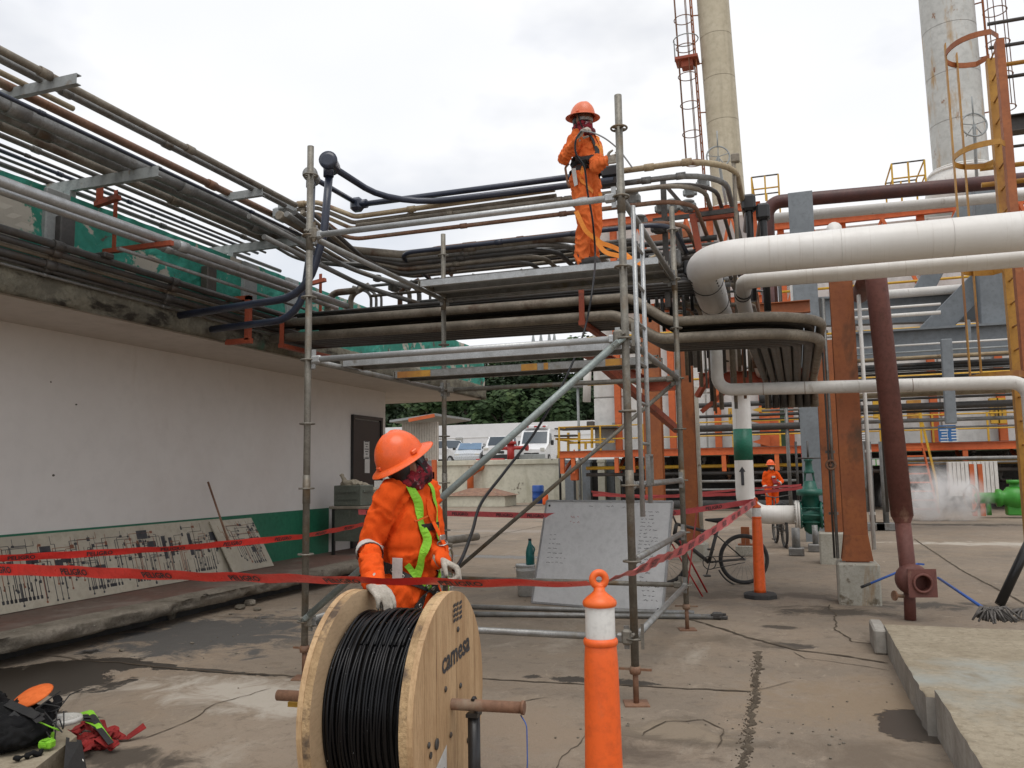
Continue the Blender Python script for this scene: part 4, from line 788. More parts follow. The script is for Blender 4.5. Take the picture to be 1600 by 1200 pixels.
for (u0, v0, u1, v1, y, w_, m_) in ((1036, 282, 1044, 480, 8.95, .06, 'cdark'), (1040, 290, 1075, 330, 8.98, .04, 'cdark'), (1082, 335, 1094, 400, 9.1, .07, 'redor'), (1078, 340, 1148, 332, 9.5, .11, 'redor'), (1060, 358, 1072, 470, 9.8, .08, 'cdark'), (1020, 345, 1150, 328, 9.35, .05, 'cdark'), (1150, 330, 1156, 420, 9.6, .06, 'cdark')):
    p, q = PY(u0, v0, y), PY(u1, v1, y); mb = MB(); mb.bar(p, q, w_, w_ * .7, up=V((0, 1, 0))); ob('rack_strut', mb, mt[m_], cr)
mb = MB(); p = PY(1146, 252, 9.0); q = PY(1153, 400, 9.0); mb.cyl(q, p, .022, 10); mb.box(p + V((.02, 0, .03)), (.09, .07, .1), bev=.012); ob('conduit_riser', mb, mt['cbrown'], cr)
for (u, v) in ((1170, 318), (1192, 332)):
    p = PY(u, v, 10.0); mb = MB(); mb.tube(fil([p + V((-.1, 1.2, .02)), p, p + V((0, 0, -.2)), p + V((0, 0, -1.2))], .12), .042, 12); mb.box(p, (.16, .17, .2), bev=.03); ob('riser_elbow', mb, mt['blackm'], cr)
# navy coated conduits with round conduit bodies
def navy(name, pts, r, rad): return pipe(cr, pts, r, 'navy', rad, 14, name)
A0 = PX(280, 493, -6.2); XA = -4.385
navy('navy_conduit', [(-6.2, 7.02, 3.25), (-4.62, 7.02, 3.33), (-4.42, 7.02, 3.95), (-4.36, 7.02, 4.62)], .04, [.5, .9])
navy('navy_conduit', [(-4.36, 7.02, 4.665), (-4.36, 8.44, 4.672), (-1.72, 8.44, 4.64)], .036, .75)
navy('navy_conduit', [(-6.2, 7.53, 3.18), (-5.02, 7.53, 3.22), (-4.92, 7.53, 3.9), (-4.9, 7.53, 4.74)], .04, [.4, .8])
navy('navy_conduit', [(-4.9, 7.53, 4.79), (-4.9, 8.46, 4.8)], .03, None); navy('navy_conduit', [(-4.85, 8.46, 4.76), (-1.75, 8.5, 4.76)], .034, None)
for (x, y, z, s) in ((-4.36, 7.0, 4.68, .085), (-4.9, 7.5, 4.79, .075)):
    mb = MB(); mb.lathe([(s * .5, -s * 1.2), (s, -s * 1.1), (s, s), (s * 1.1, s * 1.02), (s * 1.1, s * 1.3), (s * .6, s * 1.4)], (x, y + .03, z), ax=V((.35, -1, .05)), n=20); mb.cyl((x, y, z), (x, y, z - s * 1.7), s * .62, 12); ob('conduit_body', mb, mt['navy' if y < 7.3 else 'cgrey'], cr)
mb = MB(); mb.box((-4.88, 8.48, 4.77), (.16, .14, .17), bev=.04); mb.cyl((-4.88, 8.48, 4.77), (-4.75, 8.48, 4.77), .055, 12); ob('conduit_body', mb, mt['navy'], cr)
mb = MB(); mb.box((-1.76, 8.5, 4.75), (.2, .14, .13), bev=.02); mb.box((-1.78, 8.48, 4.63), (.22, .12, .1), bev=.02); ob('conduit_body', mb, mt['blackm'], cr)
for (x0, x1, y, z, m_) in ((-5.4, -4.4, 8.05, 3.9, 'cgrey'), (-5.1, -4.1, 8.3, 3.75, 'cgrey')): pipe(cr, [(-5.2, y - 1.2, z + .28), (-5.2, y + .9, z + .2), (-4.4, y + .9, z - .1)], .03, m_, .3)

# ================================================================== STEEL COLUMNS OF THE PIPE BRIDGE
def column(name, label, x, y, z1, w_, mat, plinth=.44, pl=.4, gus=True, rz=0, tw=.012):
    t = thing(name, label, 'column', (x, y, 0)); mb = MB()
    b = plinth; mb.ibeam((x, y, b), (x, y, z1), w_, w_ * .8, .016, tw, up=V((0, 1, 0))); ob('post', mb, mt[mat], t)
    if gus:
        for s in (-1, 1):
            mb = MB(); o = s * (w_ * .4 + .004); mb.prism([(x - w_ * .5, y + o, b + .3), (x - w_ * .66, y + o, b + .012), (x + w_ * .66, y + o, b + .012), (x + w_ * .5, y + o, b + .3)], (0, s * .012, 0)); ob('gusset', mb, mt[mat], t)
    if plinth:
        mb = MB(); mb.box((x, y, plinth / 2 - .02), (pl, pl, plinth + .03), bev=.02); ob('plinth', mb, mt['plinth'], t)
    return t
column('steel_column', 'nearest orange steel column with flared base plate on a rust streaked white plinth', .585, 10.2, PY(1312, 400, 10.2).z, .25, 'orange', .46, .44)
column('steel_column', 'orange steel column on a white plinth just behind the nearest one, right of the green valve', .5, 14.3, 3.6, .27, 'orange', .5, .46, False)
column('steel_column', 'left orange steel column carrying the rack behind the bicycle', -1.73, 14.3, 4.4, .2, 'orange', .3, .4)
column('steel_column', 'distant orange steel column seen through the scaffold ladder', PY(1022, 700, 18.5).x, 18.5, 5.2, .4, 'orange', .2, .45)
column('grey_column', 'tall blue grey steel column between the two orange columns on the right', PY(1266, 600, 18.5).x, 18.5, PY(1260, 303, 18.5).z, .5, 'steel', 0, .4, False)
mb = MB(); p = PY(1083, 600, 14.9); mb.cyl((p.x, 14.9, .2), (p.x, 14.9, 3.0), .085, 14); mb.box((p.x, 14.9, .12), (.3, .3, .24), bev=.02); tag(ob('pale_post', mb, mt['plinth']), 'pale greenish white round post beside the left orange column', 'post')
bm = thing('rack_beam', 'orange cross beam of the pipe bridge joining the left and right orange columns', 'beam', (-.6, 14.3, 3))
mb = MB(); mb.ibeam((-1.53, 14.3, 3.04), (.33, 14.3, 3.04), .16, .26); ob('beam', mb, mt['redor'], bm)
mb = MB(); mb.ibeam((-1.53, 14.3, 4.2), (.33, 14.3, 4.2), .16, .2); ob('beam', mb, mt['orange'], bm)
mb = MB(); mb.bar((-1.53, 13.95, 2.75), (-.9, 13.4, 3.6), .08, .08); mb.bar((-1.5, 14.2, 2.5), (-1.0, 14.2, 2.9), .07, .07); ob('strut', mb, mt['redor'], bm)
b2 = thing('rack_beam', 'red lead bracket beam reaching out under the conduits left of the scaffold ladder', 'beam', (-2, 11, 3))
mb = MB(); p = PY(935, 505, 10.5); q = PY(985, 600, 11.5); mb.ibeam((p.x, 9.5, 3.02), (p.x, 14.2, 3.02), .12, .18); mb.bar((p.x + .02, 10.2, 2.95), (p.x + .5, 14.1, 2.2), .1, .1); ob('beam', mb, mt['redor'], b2)
mb = MB(); mb.ibeam((p.x, 14.25, 3.0), (-1.82, 14.25, 3.0), .14, .2); ob('beam', mb, mt['redor'], b2)
mb = MB(); mb.box((.37, 12.2, 2.4), (.02, .02, 3.0)); 
cab = thing('cable_strap', 'thin conduits strapped up the side of the nearest orange column', 'conduit', (.36, 10.2, 0))
for k, (dx, r, m_) in enumerate(((-.2, .018, 'cgrey'), (-.235, .012, 'cdark'), (.185, .022, 'white'))):
    mb = MB(); mb.cyl((.58 + dx, 10.1, .5 if k < 2 else .6), (.58 + dx, 10.1, 3.5), r, 8)
    for z in (1.0, 1.7, 2.4, 3.1): mb.box((.58 + dx, 10.12, z), (.07, .04, .03))
    ob('conduit', mb, mt[m_], cab)
mb = MB(); mb.ring((.36, 10.05, 1.55), (.2, -1, 0), .05, .014, 14); mb.box((.36, 10.08, 1.55), (.03, .05, .03)); ob('small_handwheel', mb, mt['crust'], cab)

# ================================================================== BIG PIPES
bp_ = thing('large_white_pipe', 'big weathered white pipeline crossing overhead at right, then turning back and down with green band', 'pipe', (-.9, 12, 0))
pb = [(6.5, 8.3, 3.58), (-.83, 8.3, 3.63), (-.99, 16.7, 3.25), (-.99, 16.7, .64), (-.02, 16.7, .64)]
mb = MB(); mb.tube(fil(pb, [.42, .5, .4], 10), .178, 28); ob('pipe_run', mb, mt['wpipe'], bp_)
for x in (-.38, .5, 1.45, 2.3, 3.2): 
    mb = MB(); mb.ring((x, 8.3, 3.627 - .0068 * (x + .4)), (1, 0, 0), .179, .0025, 28, 4); ob('weld_seam', mb, mt['white'], bp_)
for y in (9.05, 10.0): 
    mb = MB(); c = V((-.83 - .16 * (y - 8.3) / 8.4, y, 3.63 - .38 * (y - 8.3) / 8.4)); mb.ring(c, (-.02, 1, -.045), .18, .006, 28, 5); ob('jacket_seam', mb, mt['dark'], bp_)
mb = MB(); mb.cyl((-.99, 16.7, PY(1158, 719, 16.6).z), (-.99, 16.7, PY(1158, 670, 16.6).z), .181, 28); ob('green_band', mb, mt['band'], bp_)
mb = MB(); q = PY(1160, 742, 16.52)
mb.prism([(q.x - .028, 16.517, q.z - .2), (q.x + .028, 16.517, q.z - .2), (q.x + .028, 16.517, q.z + .06), (q.x + .062, 16.517, q.z + .06), (q.x, 16.517, q.z + .16), (q.x - .062, 16.517, q.z + .06), (q.x - .028, 16.517, q.z + .06)], (0, .006, 0)); ob('flow_arrow', mb, mt['ink'], bp_)
mb = MB()
for x in (-.06, -.015): mb.cyl((x - .02, 16.7, .64), (x + .02, 16.7, .64), .27, 24)
for a in range(12): c, s = math.cos(a * .5236), math.sin(a * .5236); mb.cyl((-.1, 16.7 + c * .235, .64 + s * .235), (.04, 16.7 + c * .235, .64 + s * .235), .016, 6)
ob('flange', mb, mt['white'], bp_)
sp = thing('small_white_pipe', 'smaller white pipe running just below the big white pipeline', 'pipe', (0, 9, 3.3))
mb = MB(); mb.tube(fil([(6.5, 8.75, 3.43), (-.43, 8.75, 3.48), (-.5, 9.6, 3.46), (-.5, 14.6, 3.1)], [.16, .3], 8), .085, 20); ob('pipe_run', mb, mt['wpipe'], sp)
mb = MB(); mb.ring((-.46, 9.2, 3.46), (0, 1, 0), .086, .008, 20, 5); mb.ring((-.48, 9.35, 3.46), (0, 1, 0), .086, .006, 20, 5); ob('clamp', mb, mt['dark'], sp)
tw_ = thing('thin_white_pipe', 'thin white pipe with an elbow running across in front of the nearest orange column', 'pipe', (.5, 9.6, 2.3))
mb = MB(); mb.tube(fil([(-.82, 9.6, 3.0), (-.82, 9.6, 2.425), (2.27, 9.6, 2.36), (2.27, 9.6, 0.0)], .16, 8), .07, 18); ob('pipe_run', mb, mt['white'], tw_)
for x in (-.32, .12, 1.2): mb = MB(); mb.ring((x, 9.6, 2.413 - .0208 * (x + .3)), (1, 0, 0), .0705, .003, 18, 4); ob('weld_seam', mb, mt['crust'], tw_)
# red brown drain pipe
dp = thing('drain_pipe', 'red brown vertical drain pipe with flanged elbow at its foot standing by the concrete step', 'pipe', (1.0, 9.15, .2))
mb = MB(); mb.tube(fil([(.84, 10.9, 3.66), (.87, 9.2, 3.62), (.975, 9.2, 1.02)], .17, 8), .107, 22); mb.tube([(.975, 9.2, 1.03), (.977, 9.2, .95)], [.107, .075], 22, False); mb.tube([(.977, 9.2, .96), (.995, 9.2, .5), (1.0, 9.2, .42)], [.076, .076, .076], 20); ob('pipe_run', mb, mt['drain'], dp)
mb = MB(); mb.lathe([(.02, -.1), (.11, -.09), (.155, -.03), (.155, .05), (.12, .09), (.02, .1)], (1.02, 9.16, .4), ax=V((.25, -1, 0)), n=22); mb.cyl((1.0, 9.2, .42), (.985, 9.17, .0), .055, 16); ob('foot_elbow', mb, mt['drain'], dp)
fx = V((.968, .25, 0)); fn = V((.25, -.968, 0)); c = V((1.09, 9.0, .385)); mb = MB(); sq = .135
pts = []
for a in range(24):
    th = a * math.pi / 12; d = sq / max(abs(math.cos(th)), abs(math.sin(th))); pts.append((math.cos(th) * d, math.sin(th) * d))
inn = [(math.cos(a * math.pi / 12) * .078, math.sin(a * math.pi / 12) * .078) for a in range(24)]
W3 = lambda x, z, k: c + fx * x + V((0, 0, z)) + fn * k
vs_ = [W3(*p, 0) for p in pts] + [W3(*p, 0) for p in inn] + [W3(*p, .02) for p in pts] + [W3(*p, .02) for p in inn]
mb.add(vs_, [f for i in range(24) for j in [(i + 1) % 24] for f in ((i, j, 24 + j, 24 + i), (48 + i, 72 + i, 72 + j, 48 + j), (i, 48 + i, 48 + j, j), (24 + i, 24 + j, 72 + j, 72 + i))], False)
vs_ = [W3(*p, .02) for p in inn] + [W3(*p, -.12) for p in inn]; mb.add(vs_ + [W3(0, 0, -.12)], [(i, 24 + i, 24 + (i + 1) % 24, (i + 1) % 24) for i in range(24)] + [(24 + i, 48, 24 + (i + 1) % 24) for i in range(24)], False)
mb.ring(c + fn * .03, fn, .085, .014, 24, 6); ob('square_flange', mb, mt['drain'], dp)
mb = MB(); mb.cyl((.93, 9.1, .24), (.86, 9.05, .25), .018, 8); mb.lathe([(.05, 0), (.05, .015)], (.85, 9.05, .25), ax=V((-1, -.5, .1)), n=12); ob('bleed_valve', mb, mt['crust'], dp)
mr = thing('maroon_pipe', 'long maroon pipe high above the white pipeline, running right from a down bend', 'pipe', (2, 12, 4.5))
Ym = 20.0; q0, q1 = PY(1250, 312, Ym), PY(1600, 281, Ym); sl = (q1.z - q0.z) / (q1.x - q0.x); xd = PY(1198, 330, Ym).x
mb = MB(); mb.tube(fil([(xd, Ym, 4.2), (xd, Ym, q0.z + sl * (xd - q0.x)), (9, Ym, q0.z + sl * (9 - q0.x))], .34, 8), .16, 20); ob('pipe_run', mb, mt['maroon'], mr)
wp2 = thing('high_white_pipe', 'slim white pipe running just below the maroon pipe', 'pipe', (2, 13.5, 4.4))
q0, q1 = PY(1200, 342, 20.6), PY(1600, 305, 20.6); mb = MB(); mb.tube([q0, q1 + (q1 - q0)], .125, 16); ob('pipe_run', mb, mt['white'], wp2)
mb = MB(); q = PY(1305, 355, 9.6); mb.tube(fil([q + V((0, 2.0, -.06)), q + V((0, .2, .05)), q + V((0, 0, -.4))], .1), .085, 14); tag(ob('white_pipe_elbow', mb, mt['white']), 'white pipe elbow peeping over the big pipeline', 'pipe')
# pipe support with orange stem under the riser elbow
ps = thing('pipe_support', 'small orange pipe support stem on a concrete block under the white riser elbow', 'support', (-.86, 16.2, 0))
q = PZ(1166, 868); mb = MB(); mb.box(q + V((0, .0, .09)), (.34, .3, .18), bev=.015); ob('block', mb, mt['plinth'], ps)
mb = MB(); mb.bar(q + V((0, 0, .18)), q + V((0, 0, .5)), .14, .14, up=V((0, 1, 0))); mb.box(q + V((0, 0, .195)), (.26, .22, .02)); ob('stem', mb, mt['orange'], ps)
# green gate valve
gv = thing('gate_valve', 'dark green gate valve with tall yoke and handwheel on the white pipe', 'valve', (.16, 16.7, 0))
vx, vy, vz = .2, 16.7, .64
mb = MB(); mb.lathe([(.26, -.2), (.26, -.165), (.16, -.15), (.2, 0), (.16, .15), (.26, .165), (.26, .2)], (vx, vy, vz), ax=V((1, 0, 0)), n=22); mb.lathe([(.05, -.36), (.13, -.3), (.17, -.12), (.17, .1), (.16, .36), (.25, .37), (.25, .47), (.14, .49), (.11, .62), (.09, .64)], (vx, vy, vz), n=22)
for a in range(10): c_, s_ = math.cos(a * .628), math.sin(a * .628); mb.cyl((vx - .22, vy + c_ * .225, vz + s_ * .225), (vx + .22, vy + c_ * .225, vz + s_ * .225), .018, 6)
ob('valve_body', mb, mt['vgreen'], gv)
mb = MB()
for s in (-1, 1): mb.bar((vx + s * .09, vy, vz + .6), (vx + s * .06, vy, vz + .84), .035, .05, up=V((0, 1, 0)))
mb.lathe([(.1, 0), (.1, .03), (.075, .06), (.06, .22), (.08, .24), (.08, .27)], (vx, vy, vz + .78), n=16); ob('yoke', mb, mt['vgreen'], gv)
mb = MB(); mb.ring((vx, vy, vz + 1.07), (0, 0, 1), .22, .014, 24, 6)
for a in range(4): mb.cyl((vx, vy, vz + 1.06), (vx + math.cos(a * 1.57 + .4) * .22, vy + math.sin(a * 1.57 + .4) * .22, vz + 1.07), .011, 6)
mb.cyl((vx, vy, vz + 1.0), (vx, vy, vz + 1.4), .02, 8); ob('handwheel', mb, mt['cdark'], gv)
mb = MB()
for a in range(12): c_, s_ = math.cos(a * .5236), math.sin(a * .5236); mb.cyl((vx + .22, vy + c_ * .235, vz + s_ * .235), (vx + .36, vy + c_ * .235, vz + s_ * .235), .016, 6)
mb.cyl((vx + .24, vy, vz), (vx + .3, vy, vz), .27, 24); mb.cyl((vx + .3, vy, vz), (vx + .5, vy, vz), .18, 20); ob('far_flange', mb, mt['white'], gv)
for (u, v, r) in ((1245, 868, .07), (1275, 862, .05)):
    q = PZ(u, v); mb = MB(); mb.box(q + V((0, 0, .07)), (.26, .26, .14), bev=.015); mb.cyl(q + V((0, 0, .14)), q + V((0, 0, .48)), r, 12); ob('support_leg', mb, mt['cgrey'], gv)
# ================================================================== FURNACES (far right)
YF = 34.0
def fx_(u, y=YF): return PY(u, 600, y).x
def fz(u, v, y=YF): return PY(u, v, y).z
def furnace(name, label, u0, u1, vtop, cols, seed):
    x0, x1, zt = fx_(u0), fx_(u1), fz((u0 + u1) / 2, vtop)
    t = thing(name, label, 'furnace', ((x0 + x1) / 2, YF + 3, 0)); r = random.Random(seed)
    mb = MB(); mb.box(((x0 + x1) / 2, YF + 3.05, (zt + 2.2) / 2), (x1 - x0 - .1, 5.8, zt - 2.2)); ob('casing', mb, mt['casing'], t)
    nx = max(2, round((x1 - x0) / 2.6)); nz = max(2, round((zt - 2.2) / 2.4)); me0 = None
    w_, h = (x1 - x0) / nx, (zt - 2.2) / nz
    for i in range(nx):
        for k in range(nz):
            c = V((x0 + w_ * (i + .5), YF + .1, 2.2 + h * (k + .5)))
            if me0 is None:
                mb = MB(); mb.box((0, 0, 0), (w_ - .06, .12, h - .06), bev=.015); o = ob('casing_panel', mb, mt['casing'], t, local=True); me0 = o
            else: o = me0.copy(); COL.objects.link(o)
            o.location = c - t.location
    for u in cols:
        x = fx_(u); mb = MB(); mb.ibeam((x, YF - .16, 2.3), (x, YF - .16, zt + .1), .26, .24, up=V((0, 1, 0))); ob('orange_column', mb, mt['orangef'], t)
    for z in (zt + .12, 2.2 + (zt - 2.2) * .62):
        mb = MB(); mb.ibeam((x0 - .15, YF - .45, z), (x1 + .15, YF - .45, z), .2, .3); ob('orange_beam', mb, mt['orangef'], t)
    for i in range(len(cols) - 1):
        xa, xb = fx_(cols[i]), fx_(cols[i + 1]); zm = 2.2 + (zt - 2.2) * .62
        mb = MB(); xm = (xa + xb) / 2
        mb.bar((xm, YF - .6, zt - .1), (xa + .1, YF - .6, zm + .1), .12, .1, up=V((0, 1, 0))); mb.bar((xm, YF - .74, zt - .1), (xb - .1, YF - .74, zm + .1), .12, .1, up=V((0, 1, 0))); ob('diagonal_strut', mb, mt['orangef'], t)
    for k in range(6):
        x, z = r.uniform(x0 + .4, x1 - .4), r.uniform(3.2, zt - .6); mb = MB(); mb.box((x, YF - .03, z), (.34, .16, .26), bev=.02); mb.cyl((x - .1, YF - .12, z), (x + .1, YF - .12, z), .03, 6); ob('peep_door', mb, mt['lead'], t)
    for k in range(3):
        z = 2.2 + (zt - 2.2) * (.3 + .2 * k); mb = MB(); mb.cyl((x0, YF - .9, z), (x1, YF - .9, z), .05, 6); ob('yellow_rail', mb, mt['yellow'], t)
    return t, x0, x1, zt
f1 = furnace('furnace', 'left white panelled furnace with orange frame below the tan stack', 926, 1196, 345, (966, 1050, 1120, 1190), 1)
f2 = furnace('furnace', 'right white panelled furnace with orange frame below the rust streaked stack', 1224, 1740, 335, (1232, 1330, 1455, 1560, 1660), 2)
def guard(parent_label, u0, u1, v, y, h=1.05, n=4, name='platform_railing', dep=2.2):
    p, q = PY(u0, v, y), PY(u1, v, y); z = p.z; t = thing(name, parent_label, 'railing', ((p.x + q.x) / 2, y, z))
    for yy in (y, y + dep):
        for i in range(n):
            x = p.x + (q.x - p.x) * i / (n - 1); mb = MB(); mb.bar((x, yy, z), (x, yy, z + h), .06, .06, up=V((0, 1, 0))); ob('post', mb, mt['yellow'], t)
        for k in (.5, 1):
            mb = MB(); mb.cyl((p.x, yy, z + h * k), (q.x, yy, z + h * k), .03, 6); ob('rail', mb, mt['yellow' if k < 1 else 'cdark'], t)
    for xx in (p.x, q.x):
        mb = MB(); mb.cyl((xx, y, z + h), (xx, y + dep, z + h), .03, 6); mb.cyl((xx, y, z + h / 2), (xx, y + dep, z + h / 2), .03, 6); ob('rail', mb, mt['yellow'], t)
guard('small yellow guard rail on the roof right of the tan stack', 1176, 1218, 316, 32.5, 1.0, 3)
guard('yellow guard rail on the roof left of the rust streaked stack', 1396, 1448, 303, 32.5, 1.15, 3)
def stack(label, mat, u0, v0, u1, v1, rad, vb, side, ladx):
    Yc = 36.0; p, q = PY(u1, v1, Yc), PY(u0, v0, Yc); d = (q - p).normalized(); top = p + d * 26
    t = thing('chimney_stack', label, 'chimney', p)
    mb = MB(); nseg = 13
    for i in range(nseg): mb.tube([p + d * (2 * i + .012), p + d * (2 * i + 1.988)], rad, 32, False)
    mb.tube([p, top], rad - .012, 32); ob('shell', mb, mt[mat], t)
    mb = MB(); mb.tube([p - d * 1.6, p - d * .5, p - d * .02], [rad * 1.5, rad * 1.32, rad * 1.2], 32); mb.ring(p, d, rad * 1.2, .06, 32, 6); mb.ring(p + d * .12, d, rad * 1.1, .05, 32, 6); ob('base_cone', mb, mt['white'], t)
    a = V((side * .97, -.25, 0)); a = (a - d * a.dot(d)).normalized(); b = d.cross(a)
    lp = p + a * (rad + .28); mb = MB()
    for s in (-1, 1): mb.cyl(lp + b * .22 * s - d * .5, lp + b * .22 * s + d * 20, .035, 6)
    for i in range(48): mb.cyl(lp - b * .22 + d * (.4 * i), lp + b * .22 + d * (.4 * i), .016, 5)
    for i in range(8): mb.cyl(lp + d * (2.3 * i), p + a * (rad - .02) + d * (2.3 * i), .03, 5)
    ob('ladder', mb, mt['orange'], t)
    mb = MB(); lo = 2.3
    for i in range(12): mb.ring(lp + a * .38 + d * (lo + 1.35 * i), d, .42, .022, 20, 5)
    for k in range(5):
        th = 2 * math.pi * k / 5 + .4; o = a * (.38 + .42 * math.cos(th)) + b * .42 * math.sin(th); mb.cyl(lp + o + d * lo, lp + o + d * (lo + 16), .02, 5)
    ob('ladder_cage', mb, mt['crust'], t)
    return t, p, d, a, b, lp
s1 = stack('tall tan steel stack with a caged ladder on its left', 'stack', 1113.5, 0, 1140, 330, .70, 330, -1, 0)
t, p, d, a, b, lp = s1; hz = (PY(1070, 100, 36).z - p.z)
mb = MB(); mb.box(lp + a * .35 + d * hz, (1.0, .9, .12)); mb.box(lp + a * .35 + d * (hz - .2) , (.5, .5, .3)); ob('rest_platform', mb, mt['redor'], t)
mb = MB(); mb.ring(lp + a * .35 + d * (hz + 1.0), d, .55, .025, 16, 5); mb.cyl(lp + a * .88 + d * hz, lp + a * .88 + d * (hz + 1), .03, 5); ob('platform_rail', mb, mt['lead'], t)
s2 = stack('wide off white steel stack streaked with rust, cut by the right edge ladder', 'stackr', 1478, 0, 1502, 272, 1.0, 272, 1, 0)
for (s, u, v) in ((s1, 1122, 245), (s2, 1522, 195)):
    c = PY(u, v, 33.2); mb = MB(); mb.ring(c, (.25, -1, .1), .46, .035, 24, 6)
    for k in range(5): th = k * 1.257 + .3; mb.cyl(c, c + V((math.cos(th) * .46, .1, math.sin(th) * .46)), .02, 5)
    mb.cyl(c, c + V((.25, 1.6, -2.6)), .06, 6); mb.cyl(c + V((0, 0, .4)), c + V((0, 0, 1.1)), .03, 5)
    tag(ob('damper_wheel', mb, mt['lead']), 'grey spoked damper wheel in front of the %s stack' % ('tan' if s is s1 else 'rust streaked'), 'handwheel')
# ---- operating deck with orange edge beam and yellow rails
YD = 32.0; zd = fz(1100, 706, YD); dk_ = thing('furnace_deck', 'long raised deck with orange edge beam and yellow handrail in front of the furnaces', 'platform', (fx_(1200, YD), YD, 0))
xa, xb = fx_(872, YD), fx_(1720, YD)
mb = MB(); mb.ibeam((xa, YD, zd), (xb, YD, zd), .14, .26); ob('edge_beam', mb, mt['orangef'], dk_)
mb = MB(); mb.ibeam((xa, YD, zd), (xa, YD + 2.4, zd), .14, .26); ob('edge_beam', mb, mt['orangef'], dk_)
mb = MB(); mb.box(((xa + xb) / 2, YD + 1.15, zd + .14), (xb - xa, 2.2, .03)); ob('grating', mb, mt['cdark'], dk_)
for u in (876, 893, 960, 985, 1066, 1126, 1208, 1345, 1500, 1590):
    x = fx_(u, YD); mb = MB(); mb.ibeam((x, YD + .02, zd - .75), (x, YD + .02, zd - .14), .16, .14, up=V((0, 1, 0))); mb.bar((x, YD + .1, zd - .7), (x, YD + 1.6, zd - .16), .1, .1); ob('hanger', mb, mt['orangef'], dk_)
for i in range(34):
    x = xa + (xb - xa) * i / 33; mb = MB(); mb.bar((x, YD, zd + .15), (x, YD, zd + 1.15), .06, .06, up=V((0, 1, 0)))
    if i % 3 == 0: ob('rail_post', mb, mt['yellow'], dk_)
for z in (.6, 1.12):
    mb = MB(); mb.cyl((xa, YD, zd + z), (xb, YD, zd + z), .028, 6); ob('handrail', mb, mt['yellow'], dk_)
    mb = MB(); mb.cyl((xa, YD, zd + z), (xa, YD + 2.2, zd + z), .028, 6); ob('handrail', mb, mt['yellow'], dk_)
for v in (727, 738): 
    z = fz(1200, v, YD + .4); mb = MB(); mb.cyl((xa + 1, YD + .4, z), (xb, YD + .4, z), .07, 8); ob('gas_header', mb, mt['yellow' if v < 730 else 'cdark'], dk_)
# left end landing made of yellow frames
ln_ = thing('valve_landing', 'small dark grating landing with yellow rails at the left end of the furnace deck', 'platform', (fx_(900, 33), 33, zd))
for (u0, v0, u1, v1) in ((873, 686, 873, 716), (888, 676, 888, 712), (925, 668, 925, 700), (868, 686, 905, 686), (888, 692, 960, 690), (905, 676, 905, 702), (915, 690, 915, 702)):
    mb = MB(); mb.bar(PY(u0, v0, 32.6), PY(u1, v1, 32.6), .09, .09, up=V((0, 1, 0))); ob('rail', mb, mt['yellow'], ln_)
mb = MB(); mb.box(PY(900, 669, 33) + V((.4, .6, 0)), (2.6, 1.4, .06)); mb.box(PY(886, 681, 32.7), (.9, .8, .06)); mb.box(PY(923, 664, 32.7), (.28, .3, .3), bev=.02); ob('grating', mb, mt['cdark'], ln_)
# burner level: dark backing box added, under-deck shade put into its colour
mb = MB(); mb.box(((fx_(960) + xb) / 2, 37.5, 1.05), (xb - fx_(960), 4.8, 2.1)); tag(ob('deck_shade_backing', mb, mt['dark']), 'added dark backing box coloured as the shade under the furnace deck', 'backing')
bn = thing('burner_piping', 'tangle of dark burner pipes and valves under the furnace deck', 'piping', (fx_(1250), 33.5, 0)); rr = random.Random(8)
for i in range(46):
    x = fx_(1000) + i * (fx_(1640) - fx_(1000)) / 46; z = rr.uniform(.9, 1.9); mb = MB(); y = 33.4 + rr.uniform(-.5, .8)
    mb.tube(fil([(x, y, 1.95), (x, y, z), (x + rr.uniform(-.4, .4), y, z), (x + rr.uniform(-.2, .2), y + 1.4, z - .1)], .1), rr.uniform(.03, .06), 7); mb.box((x, y, z + .2), (.16, .16, .18), bev=.03)
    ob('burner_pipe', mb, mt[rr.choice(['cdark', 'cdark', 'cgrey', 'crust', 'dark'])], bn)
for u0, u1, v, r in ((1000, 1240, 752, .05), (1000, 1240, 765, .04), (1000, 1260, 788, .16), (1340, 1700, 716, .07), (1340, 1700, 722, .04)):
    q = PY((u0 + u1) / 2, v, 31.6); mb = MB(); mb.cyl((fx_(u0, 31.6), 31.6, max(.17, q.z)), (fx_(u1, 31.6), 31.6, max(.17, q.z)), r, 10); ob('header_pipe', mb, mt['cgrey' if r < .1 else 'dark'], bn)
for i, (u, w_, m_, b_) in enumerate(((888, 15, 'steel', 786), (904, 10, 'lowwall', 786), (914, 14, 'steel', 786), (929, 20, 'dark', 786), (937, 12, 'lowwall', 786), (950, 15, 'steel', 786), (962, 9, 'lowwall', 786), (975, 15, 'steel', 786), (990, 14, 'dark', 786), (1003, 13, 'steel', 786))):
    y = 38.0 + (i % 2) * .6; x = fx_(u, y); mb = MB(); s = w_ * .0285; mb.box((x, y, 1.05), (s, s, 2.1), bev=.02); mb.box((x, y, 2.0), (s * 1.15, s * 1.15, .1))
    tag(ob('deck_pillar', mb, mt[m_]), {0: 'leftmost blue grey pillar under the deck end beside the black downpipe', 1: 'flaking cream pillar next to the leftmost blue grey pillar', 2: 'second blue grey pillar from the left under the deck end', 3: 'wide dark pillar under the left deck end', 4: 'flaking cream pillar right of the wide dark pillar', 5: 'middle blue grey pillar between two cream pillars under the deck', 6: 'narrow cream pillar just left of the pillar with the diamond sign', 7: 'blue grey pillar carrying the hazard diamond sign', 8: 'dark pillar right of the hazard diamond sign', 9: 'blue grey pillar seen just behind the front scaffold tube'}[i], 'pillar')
mb = MB(); q = PY(975, 744, 37.9); 
